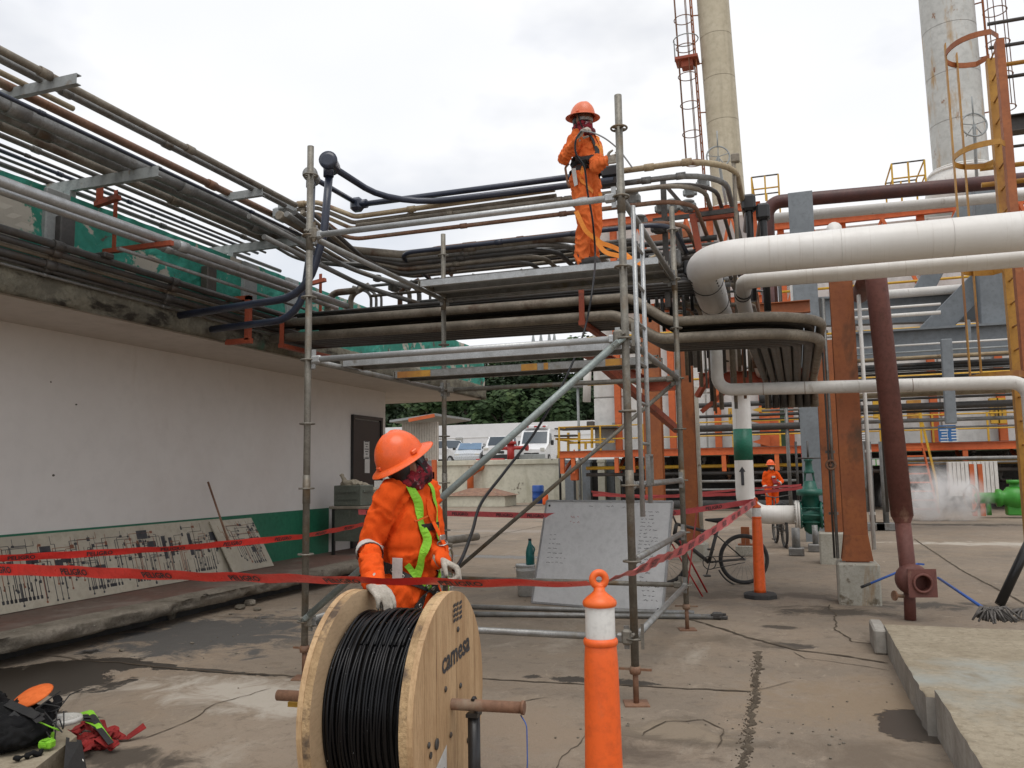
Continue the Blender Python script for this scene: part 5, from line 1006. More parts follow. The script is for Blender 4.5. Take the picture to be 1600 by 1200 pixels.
sg = thing('hazard_diamond', 'small white and orange hazard diamond sign on a blue grey pillar', 'sign', q)
y0 = PY(975, 744, 37.72); 
for (dx, dz, m_) in ((0, .17, 'redp'), (-.17, 0, 'signw'), (.17, 0, 'ochre'), (0, -.17, 'signw')):
    mb = MB(); s = .165; c = V((y0.x + dx, 37.72, y0.z + dz)); mb.prism([c + V((0, 0, s)), c + V((s, 0, 0)), c + V((0, 0, -s)), c + V((-s, 0, 0))], (0, .01, 0)); ob('diamond_field', mb, mt[m_], sg)
mb = MB(); x = fx_(872, 38); mb.cyl((x, 38, 0), (x, 38, 2.3), .06, 8); tag(ob('downpipe', mb, mt['blackm']), 'thin black downpipe where the cream wall meets the pillars', 'pipe')
mb = MB(); q = PY(898, 741, 32.4); mb.box(q, (.3, .3, .5), bev=.03); mb.cyl(q + V((0, 0, .25)), q + V((0, 0, 1.0)), .03, 6); tag(ob('orange_lantern', mb, mt['orangef']), 'orange lamp housing hanging under the deck corner', 'lamp')
# ---- objects in front of the furnaces
def plate(name, label, u0, v0, u1, v1, y, mat, cat='sign', th=.03):
    p, q = PY(u0, v1, y), PY(u1, v0, y); t = thing(name, label, cat, (p + q) / 2); mb = MB(); mb.box(((p.x + q.x) / 2, y, (p.z + q.z) / 2), (q.x - p.x, th, q.z - p.z)); ob('panel', mb, mt[mat], t); return t, p, q
t, p, q = plate('information_sign', 'blue information sign with two columns of white text on the furnace rail', 1467, 664, 1493, 690, 31.6, 'signb'); r = random.Random(2)
mb = MB()
for c in (0, 1):
    for k in range(6):
        z = q.z - .07 - k * .098; x0 = p.x + .04 + c * .33; mb.box((x0 + .14, 31.583, z), (r.uniform(.16, .27), .004, .035))
mb.box(((p.x + q.x) / 2, 31.583, (p.z + q.z) / 2), (.012, .004, (q.z - p.z) * .9)); ob('white_lettering', mb, mt['signw'], t)
t, p, q = plate('notice_board', 'white notice board with small dark text by the nearest orange column', 1344, 676, 1356, 692, 31.5, 'signw')
mb = MB()
for k in range(4): mb.box(((p.x + q.x) / 2, 31.483, q.z - .07 - .08 * k), ((q.x - p.x) * .7, .004, .025))
ob('dark_lettering', mb, mt['ink'], t)
t, p, q = plate('green_sign', 'bright green sign with cream pictograms under the furnace deck', 1344, 717, 1386, 728, 31.4, 'lgreen'); mb = MB()
for k in range(3): mb.box((p.x + (q.x - p.x) * (.5 + .18 * k), 31.383, (p.z + q.z) / 2), (.12, .004, .2))
ob('pictogram', mb, mt['paper'], t)
for i, (u0, u1) in enumerate(((1252, 1259), (1261, 1268))):
    t, p, q = plate('red_warning_plate', ('left' if i == 0 else 'right') + ' red warning plate of the pair above the green valve', u0, 696, u1, 718, 24, 'redp'); mb = MB()
    for k in range(4): mb.box(((p.x + q.x) / 2, 23.983, q.z - .08 - .09 * k), ((q.x - p.x) * .55, .004, .03))
    ob('white_lettering', mb, mt['signw'], t)
for (u0, v0, u1, v1, lab, m_) in ((1548, 622, 1558, 662, 'left yellow junction cabinet on the right furnace wall', 'yellow'), (1559, 622, 1569, 662, 'right yellow junction cabinet on the right furnace wall', 'yellow'), (1418, 625, 1438, 654, 'ochre instrument cabinet beside the drain pipe', 'ochre'), (1469, 640, 1484, 650, 'small bright orange control box on the furnace wall', 'orangef'), (1139, 638, 1145, 662, 'narrow yellow cabinet left of the white riser', 'yellow'), (1365, 625, 1380, 654, 'yellow cabinet half hidden by the drain pipe', 'yellow')):
    t, p, q = plate('instrument_cabinet', lab, u0, v0, u1, v1, 33.3, m_, 'cabinet', .3); mb = MB(); mb.box(((p.x + q.x) / 2, 33.14, (p.z + q.z) / 2), (.02, .03, (q.z - p.z) * .5)); ob('door_handle', mb, mt['cdark'], t)
ot = thing('orange_duct', 'bright orange duct and damper column on the left furnace beside the white riser', 'duct', (fx_(1196), 33, 0))
x = fx_(1200, 33); mb = MB(); mb.box((x, 33, (zd + fz(1200, 632, 33)) / 2 + .1), (.75, .5, fz(1200, 632, 33) - zd), bev=.03); ob('duct', mb, mt['orangef'], ot)
for v in (640, 658, 690): q = PY(1190, v, 32.6); mb = MB(); mb.prism([q + V((.3, 0, .2)), q + V((.3, 0, -.2)), q + V((-.35, 0, 0))], (0, .1, 0)); ob('damper_blade', mb, mt['orangef' if v != 640 else 'yellow'], ot)
# stairs to the deck with yellow handrail
stt = thing('deck_stair', 'orange steel stair with yellow handrails leading up to the furnace deck', 'stairs', PZ(1465, 800)); Ys = 30.0
A, B = PY(1440, 692, Ys), PY(1466, 795, Ys); Bz = B.copy(); 
for dx in (0, -1.05):
    mb = MB(); mb.bar(A + V((dx, 0, 0)), V((B.x + dx, Ys, .02)), .05, .2, up=V((0, 1, 0))); ob('stringer', mb, mt['orangef'], stt)
    mb = MB(); mb.bar(A + V((dx, -.05, 1.0)), V((B.x + dx, Ys - .05, 1.0)), .07, .07, up=V((0, 1, 0))); mb.bar(A + V((dx, -.05, 0)), A + V((dx, -.05, 1.0)), .06, .06, up=V((0, 1, 0))); mb.bar(V((B.x + dx, Ys - .05, 0)), V((B.x + dx, Ys - .05, 1.0)), .06, .06, up=V((0, 1, 0))); ob('handrail', mb, mt['yellow'], stt)
for k in range(8):
    f = (k + .5) / 8; x = A.x + (B.x - A.x) * f; z = A.z * (1 - f); mb = MB(); mb.box((x - .52, Ys, z), (1.0, .22, .05)); ob('tread', mb, mt['orangef'], stt)
wb_ = thing('white_cabinet', 'white ribbed cabinet behind two orange uprights near the steam', 'cabinet', PZ(1520, 800))
p = PY(1520, 748, 30.5); mb = MB()
for k in range(12): mb.box((p.x - .66 + .12 * k, 30.5, p.z), (.1, .3, 1.1))
mb.box((p.x, 30.55, p.z), (1.46, .2, 1.12)); ob('ribbed_front', mb, mt['white'], wb_)
for u in (1519, 1532):
    q = PY(u, 745, 28.5); mb = MB(); mb.ibeam((q.x, 28.5, 0), (q.x, 28.5, fz(u, 725, 28.5)), .12, .12, up=V((0, 1, 0))); tag(ob('orange_upright', mb, mt['orangef']), ('left' if u < 1525 else 'right') + ' orange upright standing in front of the white cabinet', 'post')
lv = thing('green_pump', 'bright green pump and valve body lying beside a dark handwheel at right', 'pump', PZ(1580, 800)); c = PY(1568, 778, 27.5)
mb = MB(); mb.lathe([(.1, -.75), (.16, -.7), (.16, -.2), (.26, -.18), (.26, -.08), (.2, 0), (.32, .1), (.36, .3), (.3, .5), (.34, .52), (.34, .6), (.2, .65), (.2, 1.6)], c, ax=V((1, 0, 0)), n=16); mb.cyl(c + V((.3, 0, 0)), c + V((.3, 0, .5)), .13, 10); mb.cyl(c + V((.3, 0, .42)), c + V((.3, 0, .52)), .2, 12); mb.box(c + V((.3, 0, -.35)), (.5, .4, .3), bev=.03); mb.cyl(c + V((-.4, 0, -.5)), c + V((-.4, 0, 0)), .07, 8); ob('pump_body', mb, mt['lgreen'], lv)
mb = MB(); mb.ring(c + V((-.85, -.1, 0)), (1, .35, 0), .38, .035, 24, 6)
for k in range(4): th = k * 1.571 + .4; mb.cyl(c + V((-.85, -.1, 0)), c + V((-.85 + .0, -.1 + math.cos(th) * .36, math.sin(th) * .36)), .025, 5)
mb.cyl(c + V((-.85, -.1, 0)), c + V((-.6, 0, 0)), .05, 6); ob('handwheel', mb, mt['crust'], lv)
# ================================================================== GREY PIPE BRIDGE FURTHER BACK
gb = thing('grey_pipe_bridge', 'blue grey steel pipe bridge with deep girders and diagonal struts at right', 'pipe bridge', (4, 21, 0)); Yg = 21.0
def gbar(u0, v0, u1, v1, y, w_, h, nm, m_='steel'):
    mb = MB(); mb.bar(PY(u0, v0, y), PY(u1, v1, y), w_, h, up=V((0, 1, 0)) if abs(v1 - v0) > abs(u1 - u0) * .3 else V((0, 0, 1)), bev=.015); ob(nm, mb, mt[m_], gb)
p, q = PY(1335, 543, Yg), PY(1600, 528, Yg); dx = (q - p); mb = MB(); mb.ibeam(p - dx * .1, q + dx * .6, .35, .72, .05, .04); ob('girder', mb, mt['steel'], gb)
p, q = PY(1325, 486, 22.5), PY(1600, 475, 22.5); dx = (q - p); mb = MB(); mb.ibeam(p - dx * .2, q + dx * .5, .3, .75, .05, .04); ob('girder', mb, mt['steel'], gb)
gbar(1541, 278, 1556, 530, 21.35, .6, .35, 'upright'); gbar(1532, 290, 1428, 480, 22.92, .45, .35, 'diagonal_strut'); gbar(1548, 425, 1440, 535, 21.75, .55, .4, 'diagonal_strut'); pass
gbar(1478, 530, 1486, 662, 20.0, .22, .15, 'hanger'); gbar(1512, 500, 1514, 545, 20.6, .1, .1, 'hanger')
x = PY(1556, 515, 20.7).x; mb = MB(); mb.box((x + 2.2, 21.0, 1.6), (.5, .4, 3.2)); ob('upright', mb, mt['steel'], gb)
rp = thing('rack_pipes', 'stacked dark and pale pipes running level behind the orange columns', 'piping', (3, 22, 2))
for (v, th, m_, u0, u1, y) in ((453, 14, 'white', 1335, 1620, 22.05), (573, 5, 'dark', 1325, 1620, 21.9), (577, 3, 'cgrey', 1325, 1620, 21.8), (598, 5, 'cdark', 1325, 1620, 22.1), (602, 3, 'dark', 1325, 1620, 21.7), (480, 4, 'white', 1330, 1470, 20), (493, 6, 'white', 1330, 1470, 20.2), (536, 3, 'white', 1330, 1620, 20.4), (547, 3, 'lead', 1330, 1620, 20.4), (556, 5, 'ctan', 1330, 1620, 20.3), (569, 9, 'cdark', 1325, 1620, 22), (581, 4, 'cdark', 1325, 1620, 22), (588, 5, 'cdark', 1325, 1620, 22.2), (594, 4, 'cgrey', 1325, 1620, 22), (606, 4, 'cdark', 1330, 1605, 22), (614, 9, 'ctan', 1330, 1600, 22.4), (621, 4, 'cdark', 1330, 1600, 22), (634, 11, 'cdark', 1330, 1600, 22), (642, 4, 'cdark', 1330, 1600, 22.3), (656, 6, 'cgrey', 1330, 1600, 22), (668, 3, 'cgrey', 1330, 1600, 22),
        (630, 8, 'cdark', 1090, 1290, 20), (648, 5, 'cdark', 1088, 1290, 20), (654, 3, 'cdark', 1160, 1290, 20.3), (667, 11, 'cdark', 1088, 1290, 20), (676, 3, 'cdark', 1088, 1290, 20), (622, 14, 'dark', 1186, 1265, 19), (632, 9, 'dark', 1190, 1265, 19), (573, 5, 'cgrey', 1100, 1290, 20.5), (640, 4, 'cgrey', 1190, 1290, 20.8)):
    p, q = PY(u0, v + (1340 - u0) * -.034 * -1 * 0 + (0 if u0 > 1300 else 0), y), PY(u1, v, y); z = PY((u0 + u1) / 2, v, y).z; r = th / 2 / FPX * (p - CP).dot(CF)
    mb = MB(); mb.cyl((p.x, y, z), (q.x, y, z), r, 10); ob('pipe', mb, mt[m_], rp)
for (u, v0, v1, w_, m_, y) in ((1228, 635, 800, 6, 'cgrey', 20), (1243, 690, 800, 4, 'cdark', 20), (1244, 545, 660, 4, 'cdark', 21), (1366, 470, 800, 5, 'cdark', 19), (1374, 470, 690, 3, 'cdark', 19.2), (1349, 690, 800, 4, 'cgrey', 22), (1356, 690, 815, 9, 'cgrey', 22), (1377, 690, 818, 9, 'cgrey', 22), (1388, 640, 760, 3, 'cdark', 22), (1218, 440, 560, 6, 'cdark', 19), (1236, 440, 560, 4, 'white', 19), (1199, 435, 510, 20, 'maroon', 16)):
    p, q = PY(u, v0, y), PY(u + (v1 - v0) * .05, v1, y); r = w_ / 2 / FPX * (p - CP).dot(CF); mb = MB(); mb.cyl((p.x, y, max(0.02, q.z)), (p.x, y, p.z), r, 10)
    if v1 > 810: mb.box((p.x, y, .09), (.5, .5, .17), bev=.01)
    ob('riser', mb, mt[m_], rp)
mb = MB(); p, q = PY(1555, 945, 9.0), PZ(1600, 870); a = PZ(1562, 948); mb.cyl(a + V((0, 0, .02)), a + V((.52, .25, .95)), .05, 14); tag(ob('black_prop', mb, mt['blackm']), 'thick black tube leaning at the right edge above the mop', 'tube')
# ---- caged ladder at the right edge
cl = thing('caged_ladder', 'orange and ochre caged ladder rising at the right edge of the picture', 'ladder', (PY(1568, 150, 11).x, 11.2, 0)); xs = PY(1568, 150, 11).x
for i, y in enumerate((11.0, 11.5)):
    mb = MB(); mb.box((xs, y, 5.1), (.09, .13, 3.2)); mb.box((xs, y, 2.0), (.088, .128, 3.0), None); ob('stringer', mb, mt['ochre' if i else 'orange'], cl)
for k in range(22): mb = MB(); mb.cyl((xs, 11.05, .6 + .29 * k), (xs, 11.45, .6 + .29 * k), .012, 6); ob('rung', mb, mt['ochre'], cl)
def hoop(z, m_='ochre'):
    pts = [(xs - .0, 11.0, z)] + [(xs - .12 - .42 * math.sin(math.pi * i / 14) ** .8, 11.25 - .42 * math.cos(math.pi * i / 14), z) for i in range(15)] + [(xs, 11.5, z)]
    mb = MB(); mb.ribbon(pts, V((0, 0, 1)).cross(V((0, 1, 0))), .06, .008); 
    vs_ = []; 
    mb = MB(); P = [V(p) for p in pts]
    for p in P: vs_ += [p + V((0, 0, .035)), p - V((0, 0, .035))]
    c = V((xs, 11.25, z)); 
    for p in P: o = (p - c).normalized() * .012; vs_ += [p + o + V((0, 0, .035)), p + o - V((0, 0, .035))]
    n = len(P); f = []
    for i in range(n - 1):
        a, b, a2, b2 = 2 * i, 2 * i + 2, 2 * n + 2 * i, 2 * n + 2 * i + 2
        f += [(a, a + 1, b + 1, b), (a2, b2, b2 + 1, a2 + 1), (a, b, b2, a2), (a + 1, a2 + 1, b2 + 1, b + 1)]
    mb.add(vs_, f); ob('hoop', mb, mt[m_], cl)
for v in (70, 238, 413, 590): hoop(PA(1520, v, 1, 11.1).z, 'orange' if v < 100 else 'ochre')
zt, zb = PA(1510, 55, 1, 11.1).z, PA(1545, 590, 1, 11.1).z
for (dx, dy) in ((-.545, .25), (-.36, .58)):
    mb = MB(); mb.bar((xs + dx, 11.0 + dy, zb), (xs + dx, 11.0 + dy, zt), .085, .012, up=V((1, 0, 0))); ob('cage_strap', mb, mt['ochre'], cl)
ur = thing('upper_platform', 'high platform with dark rails behind the caged ladder at right edge', 'platform', (xs + 1.5, 12, 5))
for v, m_, r in ((30, 'cdark', .025), (68, 'cdark', .025), (98, 'ochre', .03), (118, 'cdark', .025), (228, 'cdark', .02)):
    z = PY(1590, v, 11.7).z; mb = MB(); mb.cyl((xs + .05, 11.7, z), (xs + 3, 11.7, z), r, 8); ob('rail', mb, mt[m_], ur)
z = PY(1590, 190, 11.7).z; mb = MB(); mb.ibeam((xs + .05, 11.8, z), (xs + 3, 11.8, z), .2, .22); ob('beam', mb, mt['cdark'], ur)
for v in (257, 283): z = PY(1590, v, 12.5).z; mb = MB(); mb.cyl((xs, 12.5, z), (xs + 3, 12.5, z), .035, 8); ob('rail', mb, mt['ochre'], ur)
# ---- steam leak
sm = bpy.data.materials.new('steam'); sm.use_nodes = True; t_ = sm.node_tree; t_.nodes.clear(); o_ = t_.nodes.new('ShaderNodeOutputMaterial'); pv = t_.nodes.new('ShaderNodeVolumePrincipled'); pv.inputs['Color'].default_value = (.99, .985, .98, 1); pv.inputs['Anisotropy'].default_value = .2
co = node(t_, 'TexCoord'); nz = noise_n(t_, co.outputs['Object'], 1.9, 5, .6, .8); ln = node(t_, 'VectorMath', operation='LENGTH'); mpn = node(t_, 'Mapping'); mpn.inputs['Scale'].default_value = (1 / 1.6, 1 / .8, 1 / 1.1); t_.links.new(co.outputs['Object'], mpn.inputs['Vector']); t_.links.new(mpn.outputs[0], ln.inputs[0])
fo = ramp(t_, ln.outputs['Value'], .25, .95, (1, 1, 1, 1), (0, 0, 0, 1)); nr = ramp(t_, nz, .4, .66); mm = node(t_, 'Math'); mm.operation = 'MULTIPLY'; t_.links.new(fo, mm.inputs[0]); t_.links.new(nr, mm.inputs[1]); m2 = node(t_, 'Math'); m2.operation = 'MULTIPLY'; m2.inputs[1].default_value = 6.0; t_.links.new(mm.outputs[0], m2.inputs[0]); t_.links.new(m2.outputs[0], pv.inputs['Density']); t_.links.new(pv.outputs[0], o_.inputs['Volume'])
q = PY(1462, 778, 26.0); mb = MB(); mb.lathe([(1e-5, -1), (.5, -.86), (.86, -.5), (1, 0), (.86, .5), (.5, .86), (1e-5, 1)], (0, 0, 0), n=16); mb.v = [(x * 1.6, y * .8, z * 1.1) for x, y, z in mb.v]
o = ob('steam', mb, sm, local=True, kind='stuff'); o.location = q

# ================================================================== YARD EDGE: WALL, RAISED LOT, VEHICLES, TREES
Yw = 40.2; x0, x1 = -24.0, fx_(880, Yw); zl = 2.1
mb = MB(); mb.box(((x0 + x1) / 2, Yw + 15, zl / 2), (x1 - x0, 29.6, zl - .02)); ob('raised_lot', mb, mt['step'], kind='structure')
rw = thing('retaining_wall', 'flaking cream retaining wall below the car park', 'wall', ((x0 + x1) / 2, Yw, 0)); mb = MB(); mb.box(((x0 + x1) / 2, Yw, 1.0), (x1 - x0, .3, 2.0)); ob('wall_face', mb, mt['lowwall'], rw)
mb = MB(); mb.box(((x0 + x1) / 2, Yw - .03, 2.08), (x1 - x0, .42, .26), bev=.02); ob('coping', mb, mt['lowwall'], rw)
mb = MB(); q = PY(736, 740, Yw - .4); mb.tube(fil([(q.x + .5, Yw - .1, 1.85), (q.x + .45, Yw - .5, 1.8), (q.x, Yw - .5, 1.5), (q.x, Yw - .5, .45)], .2), .17, 14); tag(ob('orange_drop_pipe', mb, mt['orangef']), 'orange pipe bending down the cream wall into the pit', 'pipe')
pt = thing('pit_cover', 'low concrete pit with a rusty hipped steel cover by the cream wall', 'pit', PZ(745, 790)); q = PZ(745, 792); L_, D_ = 1.45, .8
mb = MB(); mb.box(q + V((0, .6, .25)), (2 * L_, 2 * D_, .5), bev=.02); ob('curb', mb, mt['lowwall'], pt)
mb = MB(); b0 = q + V((0, .6, .5)); P = [b0 + V((sx * (L_ + .1), sy * (D_ + .1), .005)) for sx, sy in ((-1, -1), (1, -1), (1, 1), (-1, 1))] + [b0 + V((-.6, 0, .34)), b0 + V((.6, 0, .34))]; mb.add(P, [(0, 1, 5, 4), (1, 2, 5), (2, 3, 4, 5), (3, 0, 4), (3, 2, 1, 0)]); ob('steel_lid', mb, mt['crust'], pt)
for i, (u, lab) in enumerate(((841, 'left blue plastic drum by the cream wall'), (856, 'right blue plastic drum by the cream wall'))):
    q = PZ(u, 787 - 2 * i); mb = MB(); mb.lathe([(.24, 0), (.29, .03), (.29, .28), (.305, .3), (.29, .33), (.29, .58), (.305, .6), (.29, .63), (.29, .86), (.25, .9), (.1, .9)], q, n=18); tag(ob('plastic_drum', mb, mt['blue']), lab, 'drum')
q = PZ(850, 788); mb = MB(); mb.lathe([(.13, 0), (.15, .05), (.14, .45), (.06, .52)], q + V((.2, -.4, 0)), n=12); tag(ob('orange_can', mb, mt['oplast']), 'small orange can in front of the blue drums', 'can')
hm = thing('fire_monitor', 'red fire water monitor post standing at the edge of the car park', 'hydrant', PZ(799, 718, zl)); q = PZ(799, 719, zl); q = V((PY(798, 700, 41.5).x, 41.5, zl))
mb = MB(); mb.cyl(q, q + V((0, 0, 1.0)), .2, 12); mb.cyl(q + V((0, 0, .95)), q + V((0, 0, 1.1)), .3, 12); mb.cyl(q + V((0, 0, 1.1)), q + V((0, 0, 1.5)), .12, 10); mb.cyl(q + V((-.75, 0, .75)), q + V((.9, 0, .75)), .1, 8); mb.cyl(q + V((.85, 0, .75)), q + V((.97, 0, .75)), .18, 10); mb.cyl(q + V((-.8, 0, .75)), q + V((-.68, 0, .75)), .18, 10); ob('post', mb, mt['redp'], hm)
mb = MB(); mb.cyl(q + V((-1.9, -.2, .1)), q + V((-.3, -.2, .1)), .11, 8); ob('feed_pipe', mb, mt['redp'], hm)
# white warehouse
Yb = 70.0; wh = thing('white_warehouse', 'long plain white building behind the parked vehicles', 'building', (-25, 75, 0)); xA, xB = -52, fx_(1010, Yb); zt = PY(800, 661, Yb).z
mb = MB(); mb.box(((xA + xB) / 2, Yb + 6, zt / 2), (xB - xA, 12, zt)); ob('wall', mb, mt['carw'], wh)
mb = MB(); mb.box(((xA + xB) / 2, Yb - .02, PY(800, 682, Yb).z), (xB - xA, .03, .05)); ob('string_course', mb, mt['casing'], wh)
for u in (717, 690):
    q = PY(u, 690, Yb - .05); mb = MB(); mb.box(q, (.7, .06, .75)); wn = ob('window', mb, mt['lead'], wh); mb = MB()
    for k in range(5): mb.box(q + V((-.28 + .14 * k, -.05, 0)), (.03, .03, .8))
    for k in (-.25, 0, .25): mb.box(q + V((0, -.05, k)), (.75, .03, .03))
    ob('grille', mb, mt['white'], wn)
# vehicles: lofted bodies, front towards -y
def car(name, label, cat, loc, rz, L_, W_, prof, glassp, body, gmat='glass', van=False):
    """prof: side outline (y, z) from front bumper over the roof to the rear"""
    t = thing(name, label, cat, loc, rz, 'vehicles parked on the raised lot'); mb = MB(); n = len(prof)
    wid = lambda z: W_ / 2 * (1 - max(0, z - .95) * (.05 if van else .17)); vs_ = []
    for s in (-1, 1):
        for y, z in prof: vs_.append((s * wid(z) * (.93 if y < .25 or y > L_ - .2 else 1), y - L_ / 2, z))
    m2 = []
    for y, z in prof: m2.append((0, y - L_ / 2 - (.08 if y < .3 else 0), z + .03))
    b = len(vs_); vs_ += m2
    fs = [(i, i + 1, b + i + 1, b + i) for i in range(n - 1)] + [(n + i + 1, n + i, b + i, b + i + 1) for i in range(n - 1)] + [tuple(reversed(range(n))), tuple(range(n, 2 * n))]
    mb.add(vs_, fs); ob('body', mb, body, t, local=True)
    for (ya, za, yb, zb, kind) in glassp:
        mb = MB()
        if kind == 'front':
            w1, w2 = wid(za) * .86, wid(zb) * .86; d_ = V((0, yb - ya, zb - za)).normalized(); nn = V((0, -d_.z, d_.y)) * .03
            mb.prism([V((-w1, ya - L_ / 2, za)) + nn, V((w1, ya - L_ / 2, za)) + nn, V((w2, yb - L_ / 2, zb)) + nn, V((-w2, yb - L_ / 2, zb)) + nn], -nn * .8); ob('windscreen', mb, mt[gmat], t, local=True)
        else:
            for s in (-1, 1):
                mb = MB(); mb.prism([(s * wid(za) * 1.005, ya - L_ / 2, za), (s * wid(za) * 1.005, yb - L_ / 2, za), (s * wid(zb) * 1.005, yb - .12 - L_ / 2, zb), (s * wid(zb) * 1.005, ya + .3 - L_ / 2, zb)], (-s * .02, 0, 0)); ob('side_window', mb, mt['glass'], t, local=True)
    for s in (-1, 1):
        for yy in (L_ * .19, L_ * .8):
            mb = MB(); c = V((s * (W_ / 2 - .12), yy - L_ / 2, .33)); mb.cyl(c - V((.12, 0, 0)), c + V((.13, 0, 0)), .33, 18); wl = ob('wheel', mb, mt['rubber'], t, local=True); mb = MB(); mb.cyl(c + V((s * .12, 0, 0)), c + V((s * .14, 0, 0)), .2, 14); ob('rim', mb, mt['alum'], wl, local=True)
        mb = MB(); mb.box((s * W_ * .36, -L_ / 2 + .02, prof[1][1] * .92 if not van else .95), (.3, .1, .16 if not van else .26), bev=.03); ob('headlight', mb, mt['clear'], t, local=True)
        mb = MB(); mb.box((s * (W_ / 2 + .12), L_ * .27 - L_ / 2, 1.05 if not van else 1.45), (.2, .12, .17 if not van else .34), bev=.03); ob('wing_mirror', mb, mt['black'], t, local=True)
    mb = MB(); mb.box((0, -L_ / 2 - .04, prof[1][1] * .7), (W_ * .5, .06, .16), bev=.02); ob('grille', mb, mt['black'], t, local=True)
    mb = MB(); mb.box((0, -L_ / 2 - .03, .42), (W_ * .92, .12, .3 if not van else .5), bev=.04); ob('bumper', mb, mt['lead' if van else 'black'] if van or name == 'pickup_truck' else body, t, local=True)
    return t
sed = [(0, .3), (.03, .68), (.9, .9), (1.15, .95), (1.95, 1.42), (3.1, 1.44), (3.8, 1.02), (4.35, .98), (4.45, .4)]
pick = [(0, .4), (.04, 1.0), (1.2, 1.12), (1.4, 1.15), (2.0, 1.75), (3.2, 1.78), (3.45, 1.2), (5.2, 1.18), (5.3, .5)]
vanp = [(0, .35), (.02, .95), (.75, 1.3), (.95, 1.35), (1.55, 2.25), (1.9, 2.42), (5.4, 2.45), (5.6, 2.3), (5.65, .4)]
rzv = math.radians(-4)
def place(u, y): return V((PY(u, 690, y).x, y, zl))
car('sedan_car', 'silver sedan with blue tinted windscreen parked on the raised lot', 'car', place(737, 50) + V((0, 0, -.02)), math.radians(14), 4.45, 1.75, sed, [(1.15, .97, 1.93, 1.4, 'front'), (1.5, 1.0, 3.4, 1.38, 'side')], mt['cars'], 'glassb')
car('pickup_truck', 'white pickup partly hidden by the shed at the left end of the lot', 'pickup', place(697, 53), math.radians(60), 5.3, 1.8, pick, [(1.4, 1.18, 1.98, 1.72, 'front'), (1.6, 1.2, 3.2, 1.7, 'side')], mt['carw'])
car('pickup_truck', 'white pickup with black grille behind the red fire monitor', 'pickup', place(785, 50), math.radians(12), 5.3, 1.85, pick, [(1.4, 1.18, 1.98, 1.72, 'front'), (1.6, 1.2, 3.2, 1.7, 'side')], mt['carw'])
vn = car('ambulance_van', 'white ambulance van with red roof lights parked facing the yard', 'van', place(843, 55), math.radians(6), 5.65, 2.05, vanp, [(.97, 1.4, 1.53, 2.2, 'front'), (1.2, 1.4, 2.3, 2.1, 'side')], mt['carw'], van=True)
mb = MB(); mb.box((0, -1.05, 2.56), (1.7, .5, .22), bev=.04); ob('roof_box', mb, mt['carw'], vn, local=True)
for x in (-.6, 0, .6): mb = MB(); mb.box((x, -1.32, 2.58), (.2, .06, .1)); ob('red_light', mb, mt['redp'], vn, local=True)
# shed
sh = thing('tin_shed', 'small ribbed tin shed with orange posts beside the corner of the white building', 'shed', PZ(664, 800)); Yh = 27.0
p, q = PY(636, 735, Yh), PY(686, 652, Yh); mb = MB(); n = 22; xx0, xx1 = PY(628, 700, Yh).x, PY(685, 700, Yh).x; zt_, zb_ = PY(660, 660, Yh).z, PY(660, 719, Yh).z
for i in range(n): x = xx0 + (xx1 - xx0) * (i + .5) / n; mb.box((x, Yh, (zt_ + zb_) / 2), ((xx1 - xx0) / n * .6, .05, zt_ - zb_))
mb.box(((xx0 + xx1) / 2, Yh + .02, (zt_ + zb_) / 2), (xx1 - xx0, .03, zt_ - zb_ - .01)); ob('ribbed_cladding', mb, mt['tin'], sh)
mb = MB(); mb.box(((xx0 + xx1) / 2, Yh + .1, zb_ / 2), (xx1 - xx0 - .4, .06, zb_ - .02)); ob('lower_panel', mb, mt['lead'], sh)
for x in (xx0 + .1, xx1 - .14): mb = MB(); mb.box((x, Yh - .05, zb_ / 2), (.16, .12, zb_)); ob('post', mb, mt['orangef'], sh)
mb = MB(); mb.prism([(xx0 - .3, Yh - .4, zt_ + .02), (xx1 + .06, Yh - .4, zt_ + .2), (xx1 + .06, Yh - .4, zt_ + .28), (xx0 - .3, Yh - .4, zt_ + .1)], (0, 3.4, 0)); ob('roof', mb, mt['lead'], sh)
mb = MB(); mb.bar((xx0 + .5, Yh - .45, zt_ + .06), (xx1 + .05, Yh - .45, zt_ + .2), .06, .12); ob('roof_edge_beam', mb, mt['orangef'], sh)
mb = MB(); p = PY(671, 743, Yh - .1); mb.box(p, (.4, .02, .24)); mb2 = MB(); ob('yellow_plate', mb, mt['ochre'], sh)
# lamp post and hanging pipe by the furnace
lp_ = thing('lamp_post', 'thin white lamp post left of the white furnace', 'lamp post', (PY(905, 700, 36).x, 36, 0)); q = PY(905, 700, 36); zt = PY(905, 602, 36).z
mb = MB(); mb.cyl((q.x, 36, 0), (q.x, 36, zt), .06, 8); ob('pole', mb, mt['lead'], lp_); mb = MB(); mb.box((q.x + .05, 36, zt + .05), (.55, .4, .3), bev=.04); ob('lamp_head', mb, mt['lead'], lp_)
q = PY(916, 600, 34); mb = MB(); mb.cyl((q.x, 34, PY(916, 628, 34).z), (q.x + .1, 34, PY(918, 560, 34).z), .17, 10); mb.cyl((q.x + .1, 34, PY(918, 562, 34).z), (q.x + 2.2, 34.3, PY(918, 562, 34).z), .1, 8); tag(ob('vent_pipe', mb, mt['white']), 'white vent pipe hanging off the left edge of the furnace', 'pipe')
